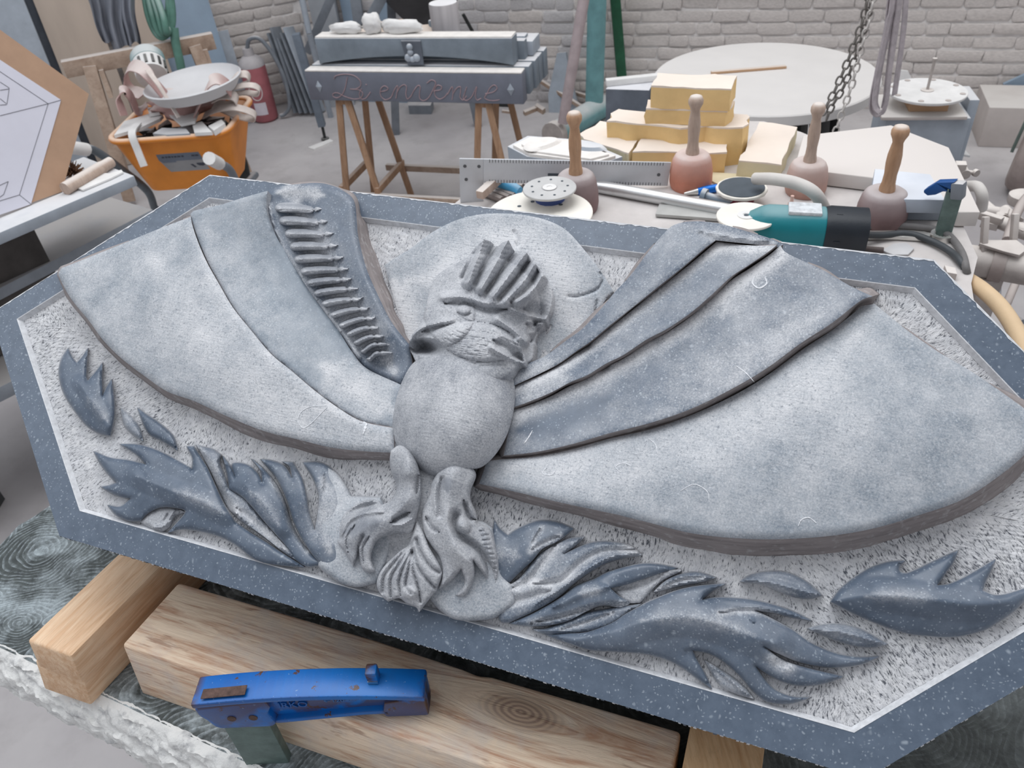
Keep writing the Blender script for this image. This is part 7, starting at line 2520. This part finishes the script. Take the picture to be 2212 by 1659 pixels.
YC = 2.25
chain([aty(1925, -420, YC), aty(1876, -15, YC), aty(1843, 100, YC), aty(1806, 190, YC), aty(1782, 235, YC), aty(1770, 262, YC)], .0225, .0030, M_CHAIN, 'dull dark hoist chain strand, left one of the three')
chain([aty(1931, -420, YC + .02), aty(1884, -15, YC + .02), aty(1858, 90, YC + .02), aty(1826, 180, YC + .02), aty(1796, 232, YC + .02), aty(1784, 262, YC + .02)], .0225, .0030, M_CHAIN, 'dull dark hoist chain strand, middle one of the three')
chain([aty(1936, -420, YC - .03), aty(1888, -15, YC - .03), aty(1862, 100, YC - .03), aty(1838, 190, YC - .03), aty(1815, 255, YC - .03), aty(1800, 300, YC - .03)], .0225, .0028, M_CHAINLIGHT, 'pale bright hoist chain strand, hanging right of the dark strands')

# ---- slings
sl = thing('lifting_sling', 'looped grey webbing lifting slings hanging beside the chain', 'sling', loc=aty(1900, 240, 2.15))
for i, (P, wd, yy) in enumerate((([(1968, -420), (1924, -20), (1915, 60), (1898, 140), (1884, 210), (1884, 236), (1896, 248), (1910, 236), (1916, 180), (1926, 90), (1938, -20), (1976, -420)], .016, 2.15),
                                ([(1972, -420), (1936, -20), (1925, 40), (1905, 130), (1893, 200), (1892, 228), (1902, 240), (1914, 222), (1922, 150), (1934, 60), (1944, -20), (1978, -420)], .016, 2.135),
                                ([(1970, -420), (1930, -20), (1918, 50), (1900, 140), (1889, 205), (1890, 232), (1899, 243)], .014, 2.12),
                                ([(1980, -420), (1946, -20), (1938, 50), (1926, 130), (1916, 190), (1908, 232)], .014, 2.14),
                                ([(1985, -420), (1958, -20), (1953, 50), (1946, 110), (1938, 165), (1932, 205)], .018, 2.17))):
    mb = MB()
    mb.ribbon([aty(a, b, yy) for a, b in P], (1, .5, 0), wd, .004)
    build('webbing_loop', mb, M_GREYSTRAP, sl, 60)

# ---- far right: box, sheet, wheel
cb = at(2112, 317, 0)
mb = MB()
mb.box(0, .55, 0, .3, 0, zup(2112, 317, 232, 0), frame(cb, (math.cos(YAW), math.sin(YAW), 0)), .004)
single('cardboard_box', mb, M_DUSTYCARD, 'dusty pale cardboard box on the floor at the right wall edge', 'box', None, 40)
p = onplane(2145, 260, WB @ Vector((0, -.05, 0)), WB.col[1].xyz)
mb = lean([(2168, 182), (2240, 150), (2240, 235), (2166, 226)], 0, WB @ Vector((3.4, -.09, .3)), -WB.col[1].xyz, .02)
single('blue_sheet', mb, M_BLUEBOARD, 'blue-grey sheet leaning above the dusty cardboard box', 'sheet', None, 0)
a, b = onplane(2105, 238, WB @ Vector((0, -.12, 0)), WB.col[1].xyz), onplane(2240, 165, WB @ Vector((0, -.05, 0)), WB.col[1].xyz)
single('long_batten', bar(a, b, .02, .02), M_WOODOLD, 'long grey batten slanting up against the back wall behind the box', 'batten', None, 40)
hub_ = at(2188, 420, 0)
wh = thing('trolley_wheel', 'dusty rubber trolley wheel with fork at the right edge of the picture', 'wheel', loc=(hub_.x, hub_.y, 0))
RW_ = .145
wax = Vector((.80, -.58, -.10)).normalized()
wc = Vector((hub_.x + .03, hub_.y + .03, RW_ + .012))
wu = Vector((0, 0, 1)) - wax * wax.z
wu.normalize()
wv_ = wax.cross(wu)
mb = MB()
mb.tube([wc + (wu * math.cos(a) + wv_ * math.sin(a)) * (RW_ - .035) for a in np.linspace(0, 2 * math.pi, 40, endpoint=False)], .040, 14, True, False)
build('tyre', mb, M_TYRE, wh, 70)
mb = MB()
mb.tube([wc - wax * .022, wc + wax * .022], RW_ - .06, 24, smooth=False)
build('hub', mb, M_DUSTYMETAL, wh, 40)
mb = MB()
for s in (-.06, .06):
    bar(wc + wax * s, wc + wax * s + wu * .22 + wv_ * .03, .03, .012, wax, .001, mb)
build('fork', mb, plain('green_fork', (108, 124, 118), .1, 20, .6, dust=(186, 182, 178)), wh, 40)

# ================================================================== rack of slabs and drawing board at the left
ZA = .80
e0, e1 = at(0, 502, ZA), at(290, 379, ZA)
rd_ = (e1 - e0).normalized()
rin = Vector((-rd_.y, rd_.x, 0))                 # away from the room
M_SHELF = plain('shaded_shelf_stone', (136, 142, 150), 0.08, 14, 0.8, 0.2, dust=(160, 156, 154))  # lower shelves: dust colour darkened for the shade under the top slab
rack = thing('slab_rack', 'steel rack carrying three dusty grey stone shelves, left of the carving', 'rack', loc=(e0.x + rin.x * .15, e0.y + rin.y * .15, 0))
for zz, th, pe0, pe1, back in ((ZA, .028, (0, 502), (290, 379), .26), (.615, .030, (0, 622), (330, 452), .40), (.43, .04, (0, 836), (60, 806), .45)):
    a, b = at(*pe0, zz), at(*pe1, zz)
    d_ = (b - a).normalized()
    inn = Vector((-d_.y, d_.x, 0))
    a = a - d_ * .8
    if zz < .5:
        b = b + d_ * .6
    M = frame(a, d_)
    mb = MB()
    mb.box(0, (b - a).length, 0, back, -th, 0, M, .003)
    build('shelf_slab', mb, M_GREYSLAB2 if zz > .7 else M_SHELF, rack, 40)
mb = MB()
mb.box(-.75, .12, .16, .18, .44 - ZA, -.03, frame(e0, rd_))
build('shade_panel', mb, plain('shade_dark', (78, 74, 72), .2, 10, .9), rack, 0)  # added dark sheet standing in for the shade between the shelves
for t, yy in ((-.65, .07), (-.65, .22), (-.3, .22), (.05, .22)):
    p = e0 + rd_ * t + rin * yy
    mb = MB()
    mb.box(-.02, .02, -.02, .02, 0, ZA - .028, Matrix.Translation((p.x, p.y, 0)))
    build('post', mb, M_IRON, rack, 0)
mb = MB()
mb.box(-.3, .3, -.2, .2, 0, .2, Matrix.Translation((e0.x + .1, e0.y + .3, 0)) @ RZ(.6), .004)
single('dark_crate', mb, M_BLACK, 'dark crate on the floor under the slab rack', 'crate', None, 40)
# drawing board
lb_ = at(70, 444, ZA)
nrm = (Vector((rd_.y, -rd_.x, 0)) * math.cos(.30) + Vector((0, 0, 1)) * math.sin(.30)).normalized()
hb_ = thing('drawing_board', 'brown hardboard with a white hexagon drawing pinned on it, leaning on the rack', 'board', loc=lb_)
build('hardboard', lean([(-30, 40), (0, 64), (192, 203), (134, 414), (60, 441), (-30, 472)], 0, lb_ - nrm * .004, nrm, .006), M_BOARD, hb_, 0)
pap = build('paper', lean([(-30, 108), (0, 129), (132, 216), (67, 441), (0, 464), (-30, 474)], 0, lb_ - nrm * .002, nrm, .0015), M_PAPER, hb_, 0)
mb = MB()
for P in (((-10, 148), (104, 224)), ((104, 224), (132, 216)), ((104, 224), (42, 421)), ((42, 421), (67, 441)), ((42, 421), (-10, 437)), ((104, 224), (0, 250)), ((0, 177), (20, 190)), ((20, 190), (15, 225)), ((0, 195), (20, 192)), ((0, 213), (14, 224)), ((0, 227), (14, 226)), ((18, 392), (-4, 402)), ((18, 392), (8, 420)), ((8, 420), (-6, 430))):
    mb.tube([onplane(a, b, lb_ - nrm * .0018, nrm) for a, b in P], .0007, 4, smooth=False)
build('pencil_drawing', mb, M_GROUNDLINE, pap, 0)
# brush, paddles on the rack
mb = MB()
p, q = at(140, 408, ZA + .016), at(240, 350, ZA + .016)
mb.tube([p, p * .65 + q * .35, p * .3 + q * .7, q], lambda t: .016 if t < .8 else .0145, 12)
single('wooden_rod', mb, M_HANDLEGREY, 'thick pale wooden tool handle lying on the top rack slab', 'handle', None, 60)
mb = MB()
bc = at(158, 374, ZA + .02)
for i in range(260):
    d_ = Vector((rng.normal(0, 1), rng.normal(0, 1), rng.normal(.6, .6))).normalized()
    mb.tube([bc + d_ * .004, bc + d_ * rng.uniform(.02, .034)], .0011, 3, smooth=False)
o = single('bristle_brush', mb, plain('brown_bristle', (112, 82, 62), .2, 30, .9), 'brown bristle brush behind the wooden handle', 'brush', None, 0)
single('scraper', prism_px([(150, 398), (205, 372), (238, 374), (262, 366), (266, 371), (240, 384), (178, 410)], ZA + .006, .005, c=.0008), M_WHITEBIT, 'white flat scraper with hanging hole on the top rack slab', 'scraper', None, 40)
